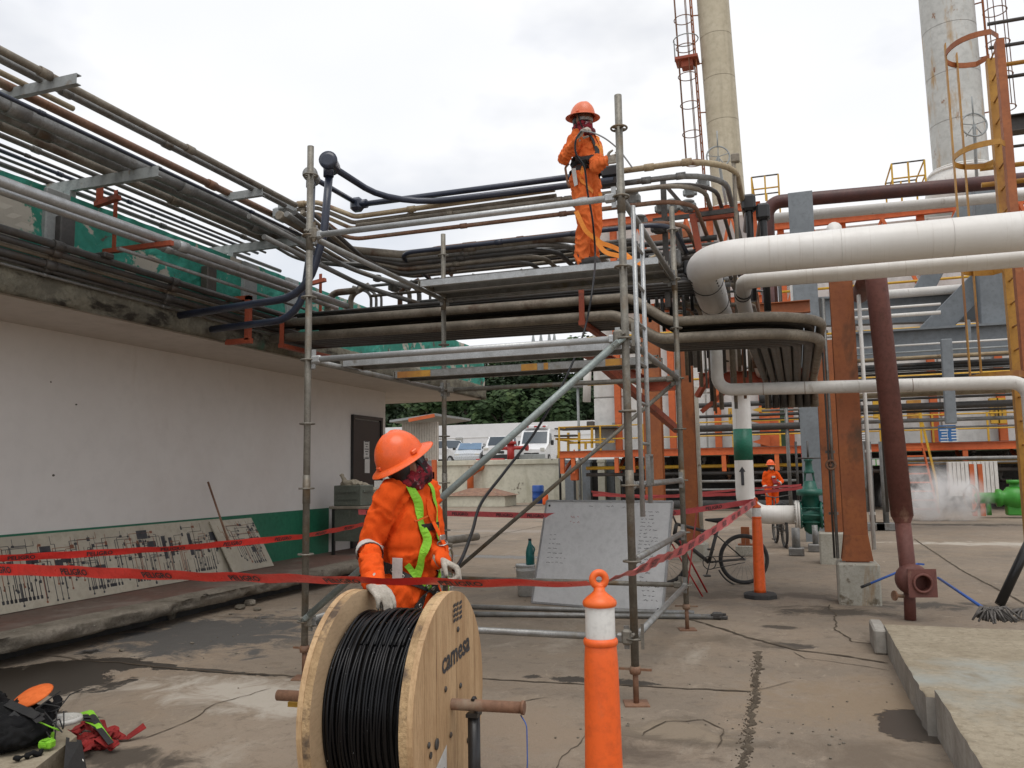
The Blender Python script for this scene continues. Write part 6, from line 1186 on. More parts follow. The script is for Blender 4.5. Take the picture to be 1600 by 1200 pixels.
for k, (u, v, hh) in enumerate(((833, 521, 3), (845, 519, 3.4), (858, 518, 3.6), (866, 519, 3.2))):
    q = PY(u, v, 95); mb = MB(); mb.lathe([(.5, 0), (.42, 1), (.16, hh - .6), (.1, hh)], (q.x, 95, q.z - hh), n=8); mb.cyl((q.x, 95, 0), (q.x, 95, q.z - hh + .01), .4, 8); tag(ob('far_stack', mb, mt['lead']), ['leftmost', 'second', 'third', 'rightmost'][k] + ' of the four small grey stacks far beyond the trees', 'stack')
# ---- trees
def tree(label, u, y, vtop, wid_, seed, fol='leaf', nleaf=3600):
    q = PY(u, vtop, y); H = q.z; x = q.x; r = random.Random(seed); t = thing('broadleaf_tree', label, 'tree', (x, y, 0), 0, 'trees behind the white warehouse')
    mb = MB(); mb.tube([(x, y, 0), (x + .2, y, H * .3), (x, y, H * .55)], [.5, .4, .24], 8)
    cl_ = []
    for i in range(16):
        a = r.uniform(0, 6.28); rr_ = wid_ * r.uniform(.25, .8); z = H * r.uniform(.22, .9); f = math.sin(min(1, (1 - z / H) * 2.2 + .25) * 1.57); c = V((x + math.cos(a) * rr_ * f, y + math.sin(a) * rr_ * f * .8, z)); cl_.append((c, wid_ * r.uniform(.22, .4)))
        mb.tube([(x, y, min(z * .6, H * .5)), V((x, y, z * .6)).lerp(c, .5) + V((0, 0, .4)), c], [.14, .08, .03], 5)
    cl_.append((V((x, y, H * .88)), wid_ * .35)); ob('trunk', mb, mt['bark'], t)
    mb = MB(); P = []; F = []
    for k in range(nleaf):
        c, s = cl_[k % len(cl_)]; d_ = V((r.gauss(0, 1), r.gauss(0, 1), r.gauss(0, .8))); d_.normalize(); p = c + d_ * s * (r.random() ** .4) * V((1, 1, .75)).length / 1.6
        n = (d_ + V((r.uniform(-.7, .7), r.uniform(-.7, .7), r.uniform(-.2, .9)))).normalized(); a, b_ = frame_of(n); sz = r.uniform(.2, .46); i0 = len(P)
        P += [p - a * sz, p + b_ * sz * .6, p + a * sz, p - b_ * sz * .6]; F.append((i0, i0 + 1, i0 + 2, i0 + 3))
    mb.add(P, F, False); ob('crown', mb, mt[fol], t)
mt['leaf2'] = M('mid green foliage', (.05, .085, .03), (.03, .055, .02), .8, rough=.7, bump=0, spec=.25, patches=[((.1, .14, .05), .6, .55, .7)])
mt['leaf3'] = M('deep green foliage', (.022, .042, .016), (.014, .028, .01), .8, rough=.7, bump=0, spec=.25, patches=[((.06, .09, .03), .8, .56, .72)])
TT = [(585, 88, 575, 5, 'leaf3'), (630, 92, 560, 5.5, 'leaf'), (668, 86, 545, 5.5, 'leaf3'), (706, 92, 540, 5.5, 'leaf'), (742, 87, 548, 5.2, 'leaf3'), (775, 93, 536, 5.5, 'leaf2'), (806, 86, 542, 5.2, 'leaf3'), (838, 92, 532, 5.5, 'leaf'), (868, 86, 530, 5, 'leaf3'), (895, 90, 520, 5, 'leaf2'), (925, 86, 528, 5, 'leaf3'), (960, 92, 540, 5, 'leaf'), (650, 80, 610, 4.5, 'leaf2'), (720, 80, 604, 4.5, 'leaf'), (790, 80, 600, 4.5, 'leaf2'), (850, 80, 596, 4.5, 'leaf'), (905, 80, 600, 4.5, 'leaf3')]
WHERE = ["at the far left end", "second from the left end", "third from the left", "fourth from the left", "fifth from the left", "just left of the middle", "in the middle", "just right of the middle", "fifth from the right end", "fourth from the right", "third from the right", "at the right end", "first in front, above the shed", "second in front", "third in front", "fourth in front, above the van", "last in front"]
for i, (u, y, v, w_, f) in enumerate(TT):
    lab = {'leaf3': 'deep green broadleaf tree in the row behind the white warehouse', 'leaf': 'dark green broadleaf tree in the row behind the white warehouse', 'leaf2': 'lighter green broadleaf tree in the row behind the white warehouse'}[f]
    lab = lab.split(" in the row")[0] + " behind the white warehouse, " + WHERE[i]; tree(lab, u, y, v, w_, 20 + i, f)
mb = MB(); N = 60; vs_ = []
for i in range(N + 1):
    x = -95 + 150 * i / N; h = 14.5 + noise.noise(V((x * .1, 2, 1))) * 2 + noise.noise(V((x * .5, 7, 1))) * 1
    vs_ += [(x, 112, 0), (x, 112 + 3, h * .8), (x, 118, h), (x, 140, 0)]
mb.add(vs_, [(4 * i + j, 4 * i + j + 1, 4 * i + j + 5, 4 * i + j + 4) for i in range(N) for j in range(3)]); ob('wooded_hill', mb, mt['leaf3'], kind='structure')
# ================================================================== CABLE REEL
RC = (PD(706, 1097, 3.42) + PD(545, 1093, 3.54)) / 2; RZ = math.radians(5.0); RR = .458; RW = .235
rl = thing('cable_reel', 'wooden cable reel stencilled camesa, wound with black cable on a pipe axle', 'cable reel', (RC.x, RC.y, 0), RZ); zc = RC.z
def flange(sx):
    mb = MB(); xo, xi = sx * (RW - .024), sx * (RW - .056)
    n = 72; ring_ = [(math.cos(2 * math.pi * i / n) * (RR - .002 + .002 * noise.noise(V((i * .7, sx, 0)))), math.sin(2 * math.pi * i / n) * (RR - .002)) for i in range(n)]
    vs_ = [(xo, a, zc + b) for a, b in ring_] + [(xi, a, zc + b) for a, b in ring_]
    mb.add(vs_, [(i, (i + 1) % n, n + (i + 1) % n, n + i) for i in range(n)], True, 0); mb.add(vs_, [tuple(range(n)), tuple(range(2 * n - 1, n - 1, -1))], False, 1)
    fo = ob('flange', mb, [mt['woodend'], mt['woodin']], rl, local=True)
    nb = 7; wb = 2 * RR / nb
    for k in range(nb):
        y0, y1 = -RR + wb * k + .0012, -RR + wb * (k + 1) - .0012; up = []; dn = []
        for j in range(13):
            y = y0 + (y1 - y0) * j / 12; h = math.sqrt(max(1e-6, RR * RR - y * y)); up.append((y, h)); dn.append((y, -h))
        q = MB(); P = [V((sx * (RW - .0236), y, zc + z)) for y, z in up + dn[::-1]]; q.prism(P, (sx * (.0225 + .0022 * ((k * 37) % 5) / 5), 0, 0)); ob('plank', q, [mt['wood']], fo, local=True)
    q = MB(); rr = random.Random(4 + sx)
    for (a, rad) in ((.4, .12), (2.4, .12), (4.5, .12), (1.3, .3), (3.4, .3), (5.5, .3)):
        q.lathe([(.012, 0), (.012, .004), (.006, .007)], (sx * (RW + .0012), math.cos(a) * rad, zc + math.sin(a) * rad), ax=V((sx, 0, 0)), n=10)
    ob('bolt', q, mt['cdark'], fo, local=True); return fo
fr = flange(1); fl_ = flange(-1)
mb = MB(); mb.cyl((-RW + .06, 0, zc), (RW - .06, 0, zc), .31, 40); ob('drum', mb, mt['black'], rl, local=True)
mb = MB(); turns = 27; pitch = (2 * RW - .118) / turns; rr = random.Random(1)
for k in range(turns):
    x0 = -RW + .059 + pitch * (k + .5); R0 = .358 + rr.uniform(-.004, .005) + .004 * math.sin(k * 1.3); n, m = 90, 7; vs_ = []; ph = rr.uniform(0, 6)
    for i in range(n):
        th = 2 * math.pi * i / n; c, s = math.cos(th), math.sin(th); xx = x0 + .0035 * math.sin(th * 2 + ph) + .0025 * math.sin(th * 5 + ph * 2) + pitch * .35 * math.sin(th)
        for j in range(m):
            a = 2 * math.pi * j / m; q = R0 + math.cos(a) * .0069; vs_.append((xx + math.sin(a) * .0069, c * q, zc + s * q))
    mb.add(vs_, [(i * m + j, i * m + (j + 1) % m, ((i + 1) % n) * m + (j + 1) % m, ((i + 1) % n) * m + j) for i in range(n) for j in range(m)], True)
for k in range(9):
    x0 = -.06 + .026 * k; pts = [(x0 + .012 * math.sin(t_ * 3 + k), math.cos(.9 + t_) * (.371 + .006 * math.sin(t_ * 3)), zc + math.sin(.9 + t_) * (.371 + .006 * math.sin(t_ * 3))) for t_ in [i * .06 for i in range(24)]]; mb.tube(pts, .0068, 6)
ob('cable_winding', mb, mt['cable'], rl, local=True, kind='stuff')
axd = V((1, 0, 0)); mb = MB(); mb.tube([(-.575, 0, zc - .005), (.545, 0, zc)], .0235, 18); mb.lathe([(.028, 0), (.028, .012)], (.535, 0, zc), ax=axd, n=18); ob('axle', mb, mt['crust'], rl, local=True)
for sx in (-1, 1):
    mb = MB(); x = sx * .33; mb.cyl((x, 0, .03), (x, 0, zc - .03), .026, 14); mb.box((x, 0, .015), (.1, .55, .03)); mb.bar((x, -.26, .03), (x, -.02, .3), .03, .03); mb.bar((x, .26, .03), (x, .02, .3), .03, .03)
    mb.ring((x, 0, zc - .006), (1, 0, 0), .034, .008, 16, 6, math.pi * .5, math.pi * 1.5 + .5); mb.box((x, 0, zc - .036), (.05, .07, .014)); ob('stand_post', mb, mt['blackm'], rl, local=True)
mb = MB(); mb.box((-.44, .05, zc - .05), (.2, .05, .02)); ob('yellow_catch', mb, mt['yellow'], rl, local=True)
mb = MB(); mb.tube(fil([(.53, -.0, zc - .03), (.56, -.02, zc - .06), (.565, -.04, zc - .2), (.55, -.05, zc - .4)], .05), .0025, 6); ob('tie_wire', mb, mt['broom'], rl, local=True)
xt = RW + .0022; mb = MB(); S_ = .125
put_text(mb, 'camesa', lambda a, b: V((xt, .06 + a * S_ * 1.05, zc + .158 + b * S_ + a * .008))); ob('stencil', mb, mt['ink'], fr, local=True)
mb = MB()
for (y, w_) in ((-.052, .03), (-.012, .03), (.03, .034)):
    for k in range(4): mb.prism([(xt, .075 + y, zc + .325 + .021 * k), (xt, .075 + y + w_, zc + .329 + .021 * k), (xt, .075 + y + w_, zc + .342 + .021 * k), (xt, .075 + y, zc + .338 + .021 * k)], (.0004, 0, 0))
ob('stencil_emblem', mb, mt['ink'], fr, local=True)
mb = MB(); mb.prism([(xt, -.24, zc - .34), (xt, -.08, zc - .34), (xt, -.08, zc - .14), (xt, -.24, zc - .2)], (.0006, 0, 0)); lb = ob('paper_label', mb, mt['paper'], fr, local=True)
mb = MB()
for k in range(6): mb.box((xt + .0012, -.16, zc - .22 - .018 * k), (.0006, .1 - .02 * (k % 3), .006))
ob('label_print', mb, mt['ink'], fr, local=True)
mb = MB(); mb.lathe([(.022, 0), (.022, .003), (.012, .0035)], (xt, -.2, zc - .1), ax=axd, n=12); mb.lathe([(.013, 0), (.013, .003)], (xt, -.27, zc - .12), ax=axd, n=10); ob('plug', mb, mt['cdark'], fr, local=True)

# ================================================================== DELINEATOR POSTS
def delineator(loc, label):
    t = thing('delineator_post', label, 'delineator', loc, 0, 'orange delineator posts holding the tape'); x, y, z = loc
    mb = MB(); mb.lathe([(.2, .0), (.2, .045), (.17, .06), (.08, .065)], n=8, smooth=False); ob('base', mb, mt['rubber'], t, local=True)
    mb = MB(); mb.lathe([(.072, .062), (.068, .1), (.064, .45), (.0575, .86), (.0535, .928), (.0525, .933)], n=28); mb.lathe([(.0535, .926), (.0575, .93), (.059, .94), (.0565, .948), (.05, .952), (.048, .953)], n=28); ob('tube', mb, mt['oplast'], t, local=True)
    mb = MB(); mb.lathe([(.05, .948), (.0505, .955), (.0505, 1.056), (.05, 1.06)], n=28); ob('white_sleeve', mb, mt['reflw'], t, local=True)
    mb = MB(); mb.lathe([(.049, 1.054), (.056, 1.057), (.0585, 1.065), (.057, 1.074), (.045, 1.086), (.03, 1.097), (.02, 1.107), (.018, 1.12)], n=28)
    c = V((0, 0, 1.145)); mb.ring(c, V((.45, -1, 0)), .0225, .0125, 24, 8); mb.box((0, 0, 1.115), (.034, .026, .03), Matrix.Rotation(.35, 3, 'Z'), bev=.006); ob('cap', mb, mt['oplas2'], t, local=True)
    mb = MB(); mb.bar((-.012, -.05, .16), (.03, -.06, .16), .001, .05); ob('white_patch', mb, mt['reflw'], t, local=True); return t
n0 = PD(938, 985, 2.78); nb_ = delineator((n0.x, n0.y, 0), 'near orange delineator post with white sleeve in front of the cable reel')
f0 = PZ(1188, 934); fb_ = dup(nb_, (f0.x, f0.y, 0), .5, 'far orange delineator post on black base beside the bicycle wheel')
NT = V((n0.x, n0.y, 1.135)); FT = V((f0.x, f0.y, 1.135))
# ================================================================== BARRIER TAPES
def tape(label, pts, width, tilts, mat='tape', sag=.03, text=True, gap=.16, seed=0, step=.05):
    P = [V(p) for p in pts]; L_ = [0]
    for a, b in zip(P[:-1], P[1:]): L_.append(L_[-1] + (b - a).length)
    tot = L_[-1]; n = max(8, int(tot / step))
    def at(s):
        s = min(max(s, 0), tot)
        for i in range(len(P) - 1):
            if s <= L_[i + 1] + 1e-9: break
        f = (s - L_[i]) / max(1e-6, L_[i + 1] - L_[i]); p = P[i].lerp(P[i + 1], f); f2 = s / tot
        p = p - V((0, 0, sag * 4 * f2 * (1 - f2))) + V((0, 0, noise.noise(V((s * 2, seed, 0))) * .004))
        k = f2 * (len(tilts) - 1); j = min(int(k), len(tilts) - 2); tl = tilts[j] + (tilts[j + 1] - tilts[j]) * (k - j) + noise.noise(V((s * 1.3, seed, 5))) * .35
        t = (P[min(i + 1, len(P) - 1)] - P[i]).normalized(); toc = (CP - p); nrm = (toc - t * toc.dot(t)).normalized(); nrm.z *= .3; nrm = (nrm - t * nrm.dot(t)).normalized(); up = nrm.cross(t)
        if up.z < 0: up = -up
        R_ = Quaternion(t, tl); return p, R_ @ up, R_ @ nrm
    t = thing('barrier_tape', label, 'tape', (P[0] + P[-1]) / 2, 0, 'red barrier tapes'); mb = MB(); vs_ = []
    for i in range(n + 1):
        p, up, nr = at(tot * i / n); c = .0035 * math.sin(i * .9)
        vs_ += [p - up * width / 2 + nr * c, p + nr * -c, p + up * width / 2 + nr * c]
    mb.add(vs_, [f for i in range(n) for f in ((3 * i, 3 * i + 1, 3 * i + 4, 3 * i + 3), (3 * i + 1, 3 * i + 2, 3 * i + 5, 3 * i + 4))], True); ob('band', mb, mt[mat], t)
    if text:
        tm = MB(); s = .1; S = width * .78; W_ = S * 4.3
        lr = 1 if (P[-1] - P[0]).dot(CR) > 0 else -1
        while s + W_ < tot:
            def fn(a, b, s=s):
                ss = s + W_ / 2 + a * S * lr; p, up, nr = at(ss); q = (b - .35) * S; return p + up * q + nr * (.0045 if nr.dot(CP - p) > 0 else -.0045)
            put_text(tm, 'PELIGRO', fn); s += W_ + gap * (1 if int(s * 7) % 2 else 2.2)
        ob('lettering', tm, mt['ink'], t)
    return t
tape('red PELIGRO barrier tape stretched from the left edge to the near delineator post', [PD(-140, 884, 4.6), PD(300, 900, 3.75), PD(600, 908, 3.2), PD(780, 911, 2.98), NT + V((-.03, 0, -.005))], .062, [.1, .3, .75, 1.05, 1.1], sag=0, seed=1)
tape('red PELIGRO barrier tape passing behind the front left scaffold leg towards the desk', [PD(-150, 878, 6.3), PD(0, 873, 6.6), PD(300, 855, 7.2), PD(475, 838, 8.2), PD(640, 805, 10.5)], .065, [.5, .6, .5, .7, .9], sag=0, seed=2)
tape('red barrier tape running from the near post back to the far delineator post', [NT + V((.02, .02, 0)), PD(1072, 852, 5.6), FT + V((0, 0, 0))], .08, [1.1, .6, .2, .2], mat='tapef', sag=.02, seed=3)
tape('pink faded PELIGRO tape stretched leftward from the far delineator post across the yard', [PD(560, 800, 10.6), PD(690, 802, 10.3), PD(850, 806, 9.9), PD(1060, 801, 9.6), FT], .07, [.2, .3, .3, .4, .3], mat='tapef', sag=0, seed=4)
tape('upper red tape strand across the yard in front of the far worker', [PD(924, 768, 18), PD(1010, 778, 17.5), PD(1165, 764, 17), PD(1252, 758, 17)], .05, [.6, .4, .5], mat='tapef', sag=0, seed=5, text=False)
tape('lower red tape strand across the yard behind the white riser', [PD(926, 773, 18.1), PD(1020, 776, 17.6), PD(1160, 772, 17.2), PD(1255, 762, 17.1)], .07, [.3, .3, .5], mat='tapef', sag=0, seed=6, text=False)

# ================================================================== WHITEBOARD, PAIL, BOTTLE
bl, brr = PZ(831, 941, .012), PZ(1035, 958, .012); tl_, tr_ = PY(858, 783, bl.y + .38), PY(1050, 783, brr.y + .38)
wbd = thing('whiteboard', 'large whiteboard with faint handwriting leaning inside the scaffold on the ground', 'whiteboard', (bl + brr) / 2)
ux, uy = (brr - bl), (tl_ - bl); WL, HL = ux.length, (uy.length + (tr_ - brr).length) / 2; ux.normalize(); uy = (uy - ux * uy.dot(ux)).normalized(); un = ux.cross(uy)
if un.y > 0: un = -un
shear = (tl_ - bl).dot(ux)
Q = lambda s, q, k=0: bl + ux * s + uy * q + un * k
mb = MB(); mb.prism([Q(0, 0), Q(WL, 0), Q(WL, HL), Q(0, HL)], -un * .02); ob('panel', mb, mt['wboard'], wbd)
for (a, b) in (((0, 0), (WL, 0)), ((WL, 0), (WL, HL)), ((WL, HL), (0, HL)), ((0, HL), (0, 0))):
    mb = MB(); mb.bar(Q(*a, -.006), Q(*b, -.006), .022, .03, up=un); ob('frame_rail', mb, mt['alum'], wbd)
mb = MB(); mb.cyl(Q(WL * .5, HL * .8, -.03), Q(WL * .5, 0, -.75) * V((1, 1, 0)) if False else V((*(Q(WL * .5, 0, -.8)).xy, 0)), .015, 8); ob('rear_prop', mb, mt['galvd'], wbd)
r = random.Random(6)
def scrawl(mb, s, q, wd, h, r):
    x = s
    while x < s + wd:
        lw = r.uniform(.02, .07)
        if x + lw > s + wd: break
        px_, py_ = x, q
        for k in range(int(lw / .007)):
            nx_, ny_ = px_ + .0065, q + r.uniform(-h, h); d = V((nx_ - px_, ny_ - py_, 0)).normalized(); o = V((-d.y, d.x, 0)) * .0022
            mb.add([Q(px_ - o.x, py_ - o.y, .0015), Q(px_ + o.x, py_ + o.y, .0015), Q(nx_ + o.x, ny_ + o.y, .0015), Q(nx_ - o.x, ny_ - o.y, .0015)], [(0, 1, 2, 3)]); px_, py_ = nx_, ny_
        x += lw + r.uniform(.012, .03)
mb = MB()
for k in range(16): scrawl(mb, WL * .78, HL * (.9 - .034 * k), r.uniform(.14, .26), .008, r)
for k in range(7): scrawl(mb, WL * (.8 + .01 * k), HL * (.34 - .04 * k), r.uniform(.1, .22), .008, r)
for k in range(7): scrawl(mb, WL * .07, HL * (.66 - .045 * k), r.uniform(.1, .3), .006, r)
for (s, q) in ((.36, .95), (.5, .95), (.63, .94)): scrawl(mb, WL * s, HL * q, .1, .009, r)
ob('handwriting', mb, mt['ink'], wbd); mb = MB()
for k in range(2): scrawl(mb, WL * .22, HL * (.84 - .05 * k), .14, .016, r)
ob('red_handwriting', mb, mt['inkred'], wbd)
mb = MB()
for (s, q) in ((.03, .95), (.97, .03)): mb.lathe([(.012, 0), (.012, .012), (.006, .014)], Q(WL * s, HL * q), ax=un, n=10)
ob('magnet', mb, mt['black'], wbd)
bk = PZ(822, 931); t = thing('pail', 'white plastic pail standing on the ground left of the whiteboard', 'pail', bk); mb = MB(); mb.lathe([(.085, 0), (.1, .01), (.118, .3), (.125, .305), (.125, .325), (.12, .33), (.12, .36), (.127, .365), (.127, .385), (.115, .385), (.11, .37)], bk, n=22); ob('shell', mb, mt['bucket'], t)
mb = MB(); mb.ring(bk + V((0, -.02, .33)), (0, .35, 1), .14, .004, 20, 5, math.pi, 2 * math.pi); ob('wire_handle', mb, mt['alum'], t)
mb = MB(); mb.cyl(bk + V((0, 0, .37)), bk + V((0, 0, .376)), .112, 20); ob('pail_lid', mb, mt['bucket'], t)
bo = bk + V((.055, .02, .378)); t = thing('plastic_bottle', 'teal plastic bottle with narrow neck standing on the white pail', 'bottle', bo); mb = MB(); mb.lathe([(.06, 0), (.066, .01), (.066, .15), (.055, .2), (.03, .255), (.024, .27), (.024, .295)], bo, n=18, sy=.8); mb.tube(fil([bo + V((.035, -.03, .245)), bo + V((.075, -.035, .2)), bo + V((.055, -.03, .14))], .03), .008, 6); ob('body', mb, mt['teal'], t); mb = MB(); mb.cyl(bo + V((0, 0, .295)), bo + V((0, 0, .32)), .021, 12); ob('cap', mb, mt['blackm'], t)
a, b = PZ(746, 850), PZ(640, 862); mb = MB(); mb.cyl(a + V((0, 0, .16)), b + V((0, 0, .12)), .085, 12); mb.box(b.lerp(a, .3) + V((0, 0, .03)), (.3, .9, .06)); tag(ob('timber_log', mb, mt['crust'] if False else mt['galvd']), 'grey round log lying on the yard behind the near worker', 'log')
# ================================================================== BICYCLES
def bicycle(label, loc, rz, frm):
    t = thing('bicycle', label, 'bicycle', loc, rz); Rw = .33; wb2 = .53; Bv = lambda x, z, y=0: V((x, y, z))
    for x in (-wb2, wb2):
        mb = MB(); mb.ring(Bv(x, Rw), (0, 1, 0), Rw - .025, .026, 40, 8); wl = ob('wheel', mb, mt['rubber'], t, local=True)
        mb = MB(); mb.ring(Bv(x, Rw), (0, 1, 0), Rw - .047, .008, 36, 5); ob('rim', mb, mt['galvd'], wl, local=True)
        mb = MB(); mb.cyl(Bv(x, Rw, -.05), Bv(x, Rw, .05), .018, 8)
        for k in range(22): a = k * math.pi / 11; mb.cyl(Bv(x, Rw, .02 * (-1) ** k), Bv(x + math.cos(a) * (Rw - .05), Rw + math.sin(a) * (Rw - .05)), .0016, 4)
        ob('spokes', mb, mt['galv'], wl, local=True)
    bbk, st, hd, hd2 = Bv(-.07, .29), Bv(-.2, .72), Bv(.34, .8), Bv(.37, .66)
    mb = MB()
    for a, b, r in ((bbk, st, .017), (bbk, hd2, .019), (Bv(-.18, .66), hd, .016), (hd, hd2, .02), (st, Bv(-.21, .8), .013)): mb.cyl(a, b, r * 1.35, 8)
    for s in (-1, 1): mb.cyl(bbk + V((0, s * .03, 0)), Bv(-wb2, Rw, s * .055), .01, 6); mb.cyl(Bv(-.19, .64, s * .015), Bv(-wb2, Rw, s * .055), .008, 6); mb.cyl(hd2 + V((0, s * .04, 0)), Bv(wb2, Rw, s * .05), .011, 6)
    ob('frame', mb, mt[frm], t, local=True)
    mb = MB(); mb.tube(fil([Bv(.3, .98, -.29), Bv(.36, .97, -.2), Bv(.4, .93, 0), Bv(.36, .97, .2), Bv(.3, .98, .29)], .1), .011, 8); mb.cyl(hd, Bv(.39, .93), .013, 8); ob('handlebar', mb, mt['cdark'], t, local=True)
    vs_, fs = blob([('c', (-.33, 0, .83), (-.05, 0, .85), .05, .018), ('e', (-.31, .045, .82), (.075, .055, .03), None), ('e', (-.31, -.045, .82), (.075, .055, .03), None)], .012, 3); mb = MB(); mb.add(vs_, fs, True); ob('saddle', mb, mt['black'], t, local=True)
    mb = MB(); mb.ring(bbk + V((0, .05, 0)), (0, 1, 0), .085, .007, 24, 5); mb.cyl(bbk + V((0, .06, 0)), bbk + V((.05, .07, -.16)), .009, 6); mb.cyl(bbk + V((0, -.06, 0)), bbk + V((-.05, -.07, .16)), .009, 6); mb.box(bbk + V((.05, .12, -.16)), (.09, .09, .022), bev=.005); mb.box(bbk + V((-.05, -.12, .16)), (.09, .09, .022), bev=.005); mb.bar(bbk + V((-.02, .05, .08)), Bv(-wb2, Rw + .04, .05), .006, .01); mb.bar(bbk + V((-.02, .05, -.08)), Bv(-wb2, Rw - .04, .05), .006, .01); ob('crankset', mb, mt['cdark'], t, local=True)
    for x in (-wb2,): mb = MB(); mb.ring(Bv(x, Rw), (0, 1, 0), Rw + .03, .012, 20, 5, .4, 2.4); ob('mudguard', mb, mt['cdark'], t, local=True)
    return t
rwp = PZ(1164, 913); hdg = V((-.965, -.26, 0)).normalized(); c = rwp + hdg * .53
bicycle('worn dark bicycle parked behind the whiteboard with its rear wheel by the far delineator', (c.x, c.y, 0), math.atan2(hdg.y, hdg.x), 'cdark')
rwp = PZ(1227, 856); hdg = V((-.18, .98, 0)).normalized(); c = rwp + hdg * .53
bicycle('second dark bicycle seen end on behind the white pipe and green valve', (c.x, c.y, 0), math.atan2(hdg.y, hdg.x), 'cdark')
mb = MB(); a = PZ(1082, 958)
tag(ob('bundle_of_rods', (lambda m: (m.cyl(PZ(1105, 928) + V((0, 0, .02)), PD(1062, 845, 9.9), .012, 6), m.cyl(PZ(1098, 935) + V((0, 0, .02)), PD(1050, 850, 9.9), .01, 6), m.cyl(PZ(1072, 940) + V((0, 0, .02)), PD(1090, 790, 10.2), .009, 6), m)[-1])(MB()), mt['redp']), 'red and rusty rods leaning at the rear right foot of the scaffold', 'rods')
# ================================================================== MOPS
h = PZ(1552, 972, .214); mp = thing('mop', 'string mop with blue handle lying against the drain pipe flange', 'mop', h)
mb = MB(); mb.cyl(h + V((-.05, .03, .1)), PD(1466, 903, 8.72), .0135, 8); ob('handle', mb, mt['broom'], mp)
mb = MB(); r = random.Random(9)
for k in range(70):
    a = r.uniform(0, 6.28); rad = r.uniform(.06, .19); p0 = h + V((r.uniform(-.05, .03), r.uniform(-.03, .05), .1)); p2 = h + V((math.cos(a) * rad + .03, math.sin(a) * rad * .7, r.uniform(.006, .03))); p1 = (p0 + p2) / 2 + V((0, 0, r.uniform(.02, .07))); mb.tube([p0, p1, p2], [.007, .009, .008], 5)
ob('yarn_head', mb, mt['mop'], mp)
st_ = thing('broomstick', 'blue broomstick with black tip poking left past the drain pipe', 'broomstick', PD(1395, 898, 8.9)); a, b = PD(1347, 917, 8.75), PD(1434, 881, 8.85); mb = MB(); mb.cyl(a, b, .0125, 8); ob('stick', mb, mt['broom'], st_); mb = MB(); d = (b - a).normalized(); mb.cyl(a - d * .01, a + d * .1, .0155, 8); ob('grip', mb, mt['black'], st_); mb = MB(); mb.bar(b, b + d * .08 + V((0, .06, -.04)), .02, .02); ob('socket', mb, mt['broom'], st_)
h2 = PZ(1600, 965, .02); mb = MB()
for k in range(40): a = r.uniform(0, 6.28); rad = r.uniform(.05, .18); mb.tube([h2 + V((0, 0, .09)), h2 + V((math.cos(a) * rad * .6, math.sin(a) * rad * .6, .06)), h2 + V((math.cos(a) * rad, math.sin(a) * rad, .005))], .009, 5)
tag(ob('string_mop', mb, mt['mop']), 'loose grey mop head at the right edge beside the black prop', 'mop')
# ================================================================== GEAR ON THE LEDGE, LOWER LEFT
LZ = .162
def soft(name, label, cat, prims, mat, vox=.012, disp=.012, ds=14, seed=1):
    vs_, fs = blob(prims, vox, 3, disp, ds, seed=seed); mb = MB(); mb.add(vs_, fs, True); return tag(ob(name, mb, mt[mat]), label, cat)
P_ = lambda u, v, z=LZ: PZ(u, v, z)
soft('backpack', 'black nylon backpack lying on the concrete ledge at lower left', 'backpack', [('e', P_(5, 1168) + V((0, 0, .07)), (.22, .18, .075), Matrix.Rotation(.5, 3, 'Z')), ('c', P_(60, 1146) + V((0, 0, .07)), P_(20, 1150) + V((0, 0, .09)), .06, .09), ('c', P_(70, 1140) + V((0, 0, .09)), P_(88, 1126) + V((0, 0, .11)), .05, .02), ('e', P_(-60, 1150) + V((0, 0, .12)), (.25, .2, .12), None), ('c', P_(20, 1192) + V((0, 0, .012)), P_(68, 1178) + V((0, 0, .012)), .012, .01)], 'backpk', .01, .035, 13)
bs_ = thing('shoulder_straps', 'crumpled black webbing straps spread over the black backpack', 'straps', P_(30, 1160)); r = random.Random(4)
for k in range(8):
    pts = [P_(-10 + r.uniform(0, 80), 1140 + r.uniform(0, 40)) + V((0, 0, r.uniform(.06, .19))) for _ in range(3)]; P = fil(pts, .08, 5); mb = MB(); mb.ribbon(P, V((r.uniform(-.4, .4), -.5, .8)), .04, .003); ob('strap', mb, mt['webb'], bs_)
q = P_(48, 1145) + V((0, 0, .19)); mb = MB(); mb.lathe([(.001, .03), (.06, .024), (.1, .006), (.105, -.002), (.09, -.01)], q, ax=V((-.15, -.45, 1)), n=22, sx=1.1); tag(ob('cloth_cap', mb, mt['overfade']), 'flat orange cloth disc resting on the black backpack', 'cap')
q = PZ(98, 1128, .16); t = thing('container_lid', 'round clear plastic lid lying beside the black backpack', 'lid', q); mb = MB(); mb.lathe([(.001, .012), (.075, .012), (.08, .02), (.095, .02), (.1, .0), (.104, .0), (.098, .025), (.08, .026), (.074, .018)], q, n=26); ob('disc', mb, mt['clear'], t)
for k, (u, v) in enumerate(((72, 1152), (73, 1164))):
    q = P_(u, v + 8); mb = MB(); mb.box(q + V((0, 0, .03)), (.07, .05, .04), Matrix.Rotation(.2, 3, 'Z'), bev=.008); mb.box(q + V((0, -.027, .03)), (.05, .006, .012)); mb.box(q + V((0, 0, .052)), (.03, .05, .006), bev=.002); tag(ob('lime_buckle', mb, mt['lime']), ('upper' if k == 0 else 'lower') + ' lime green harness buckle on the concrete ledge', 'buckle')
q = PZ(150, 1168); t = thing('safety_harness', 'crumpled red safety harness with lime straps on the ground at lower left', 'harness', q); r = random.Random(12)
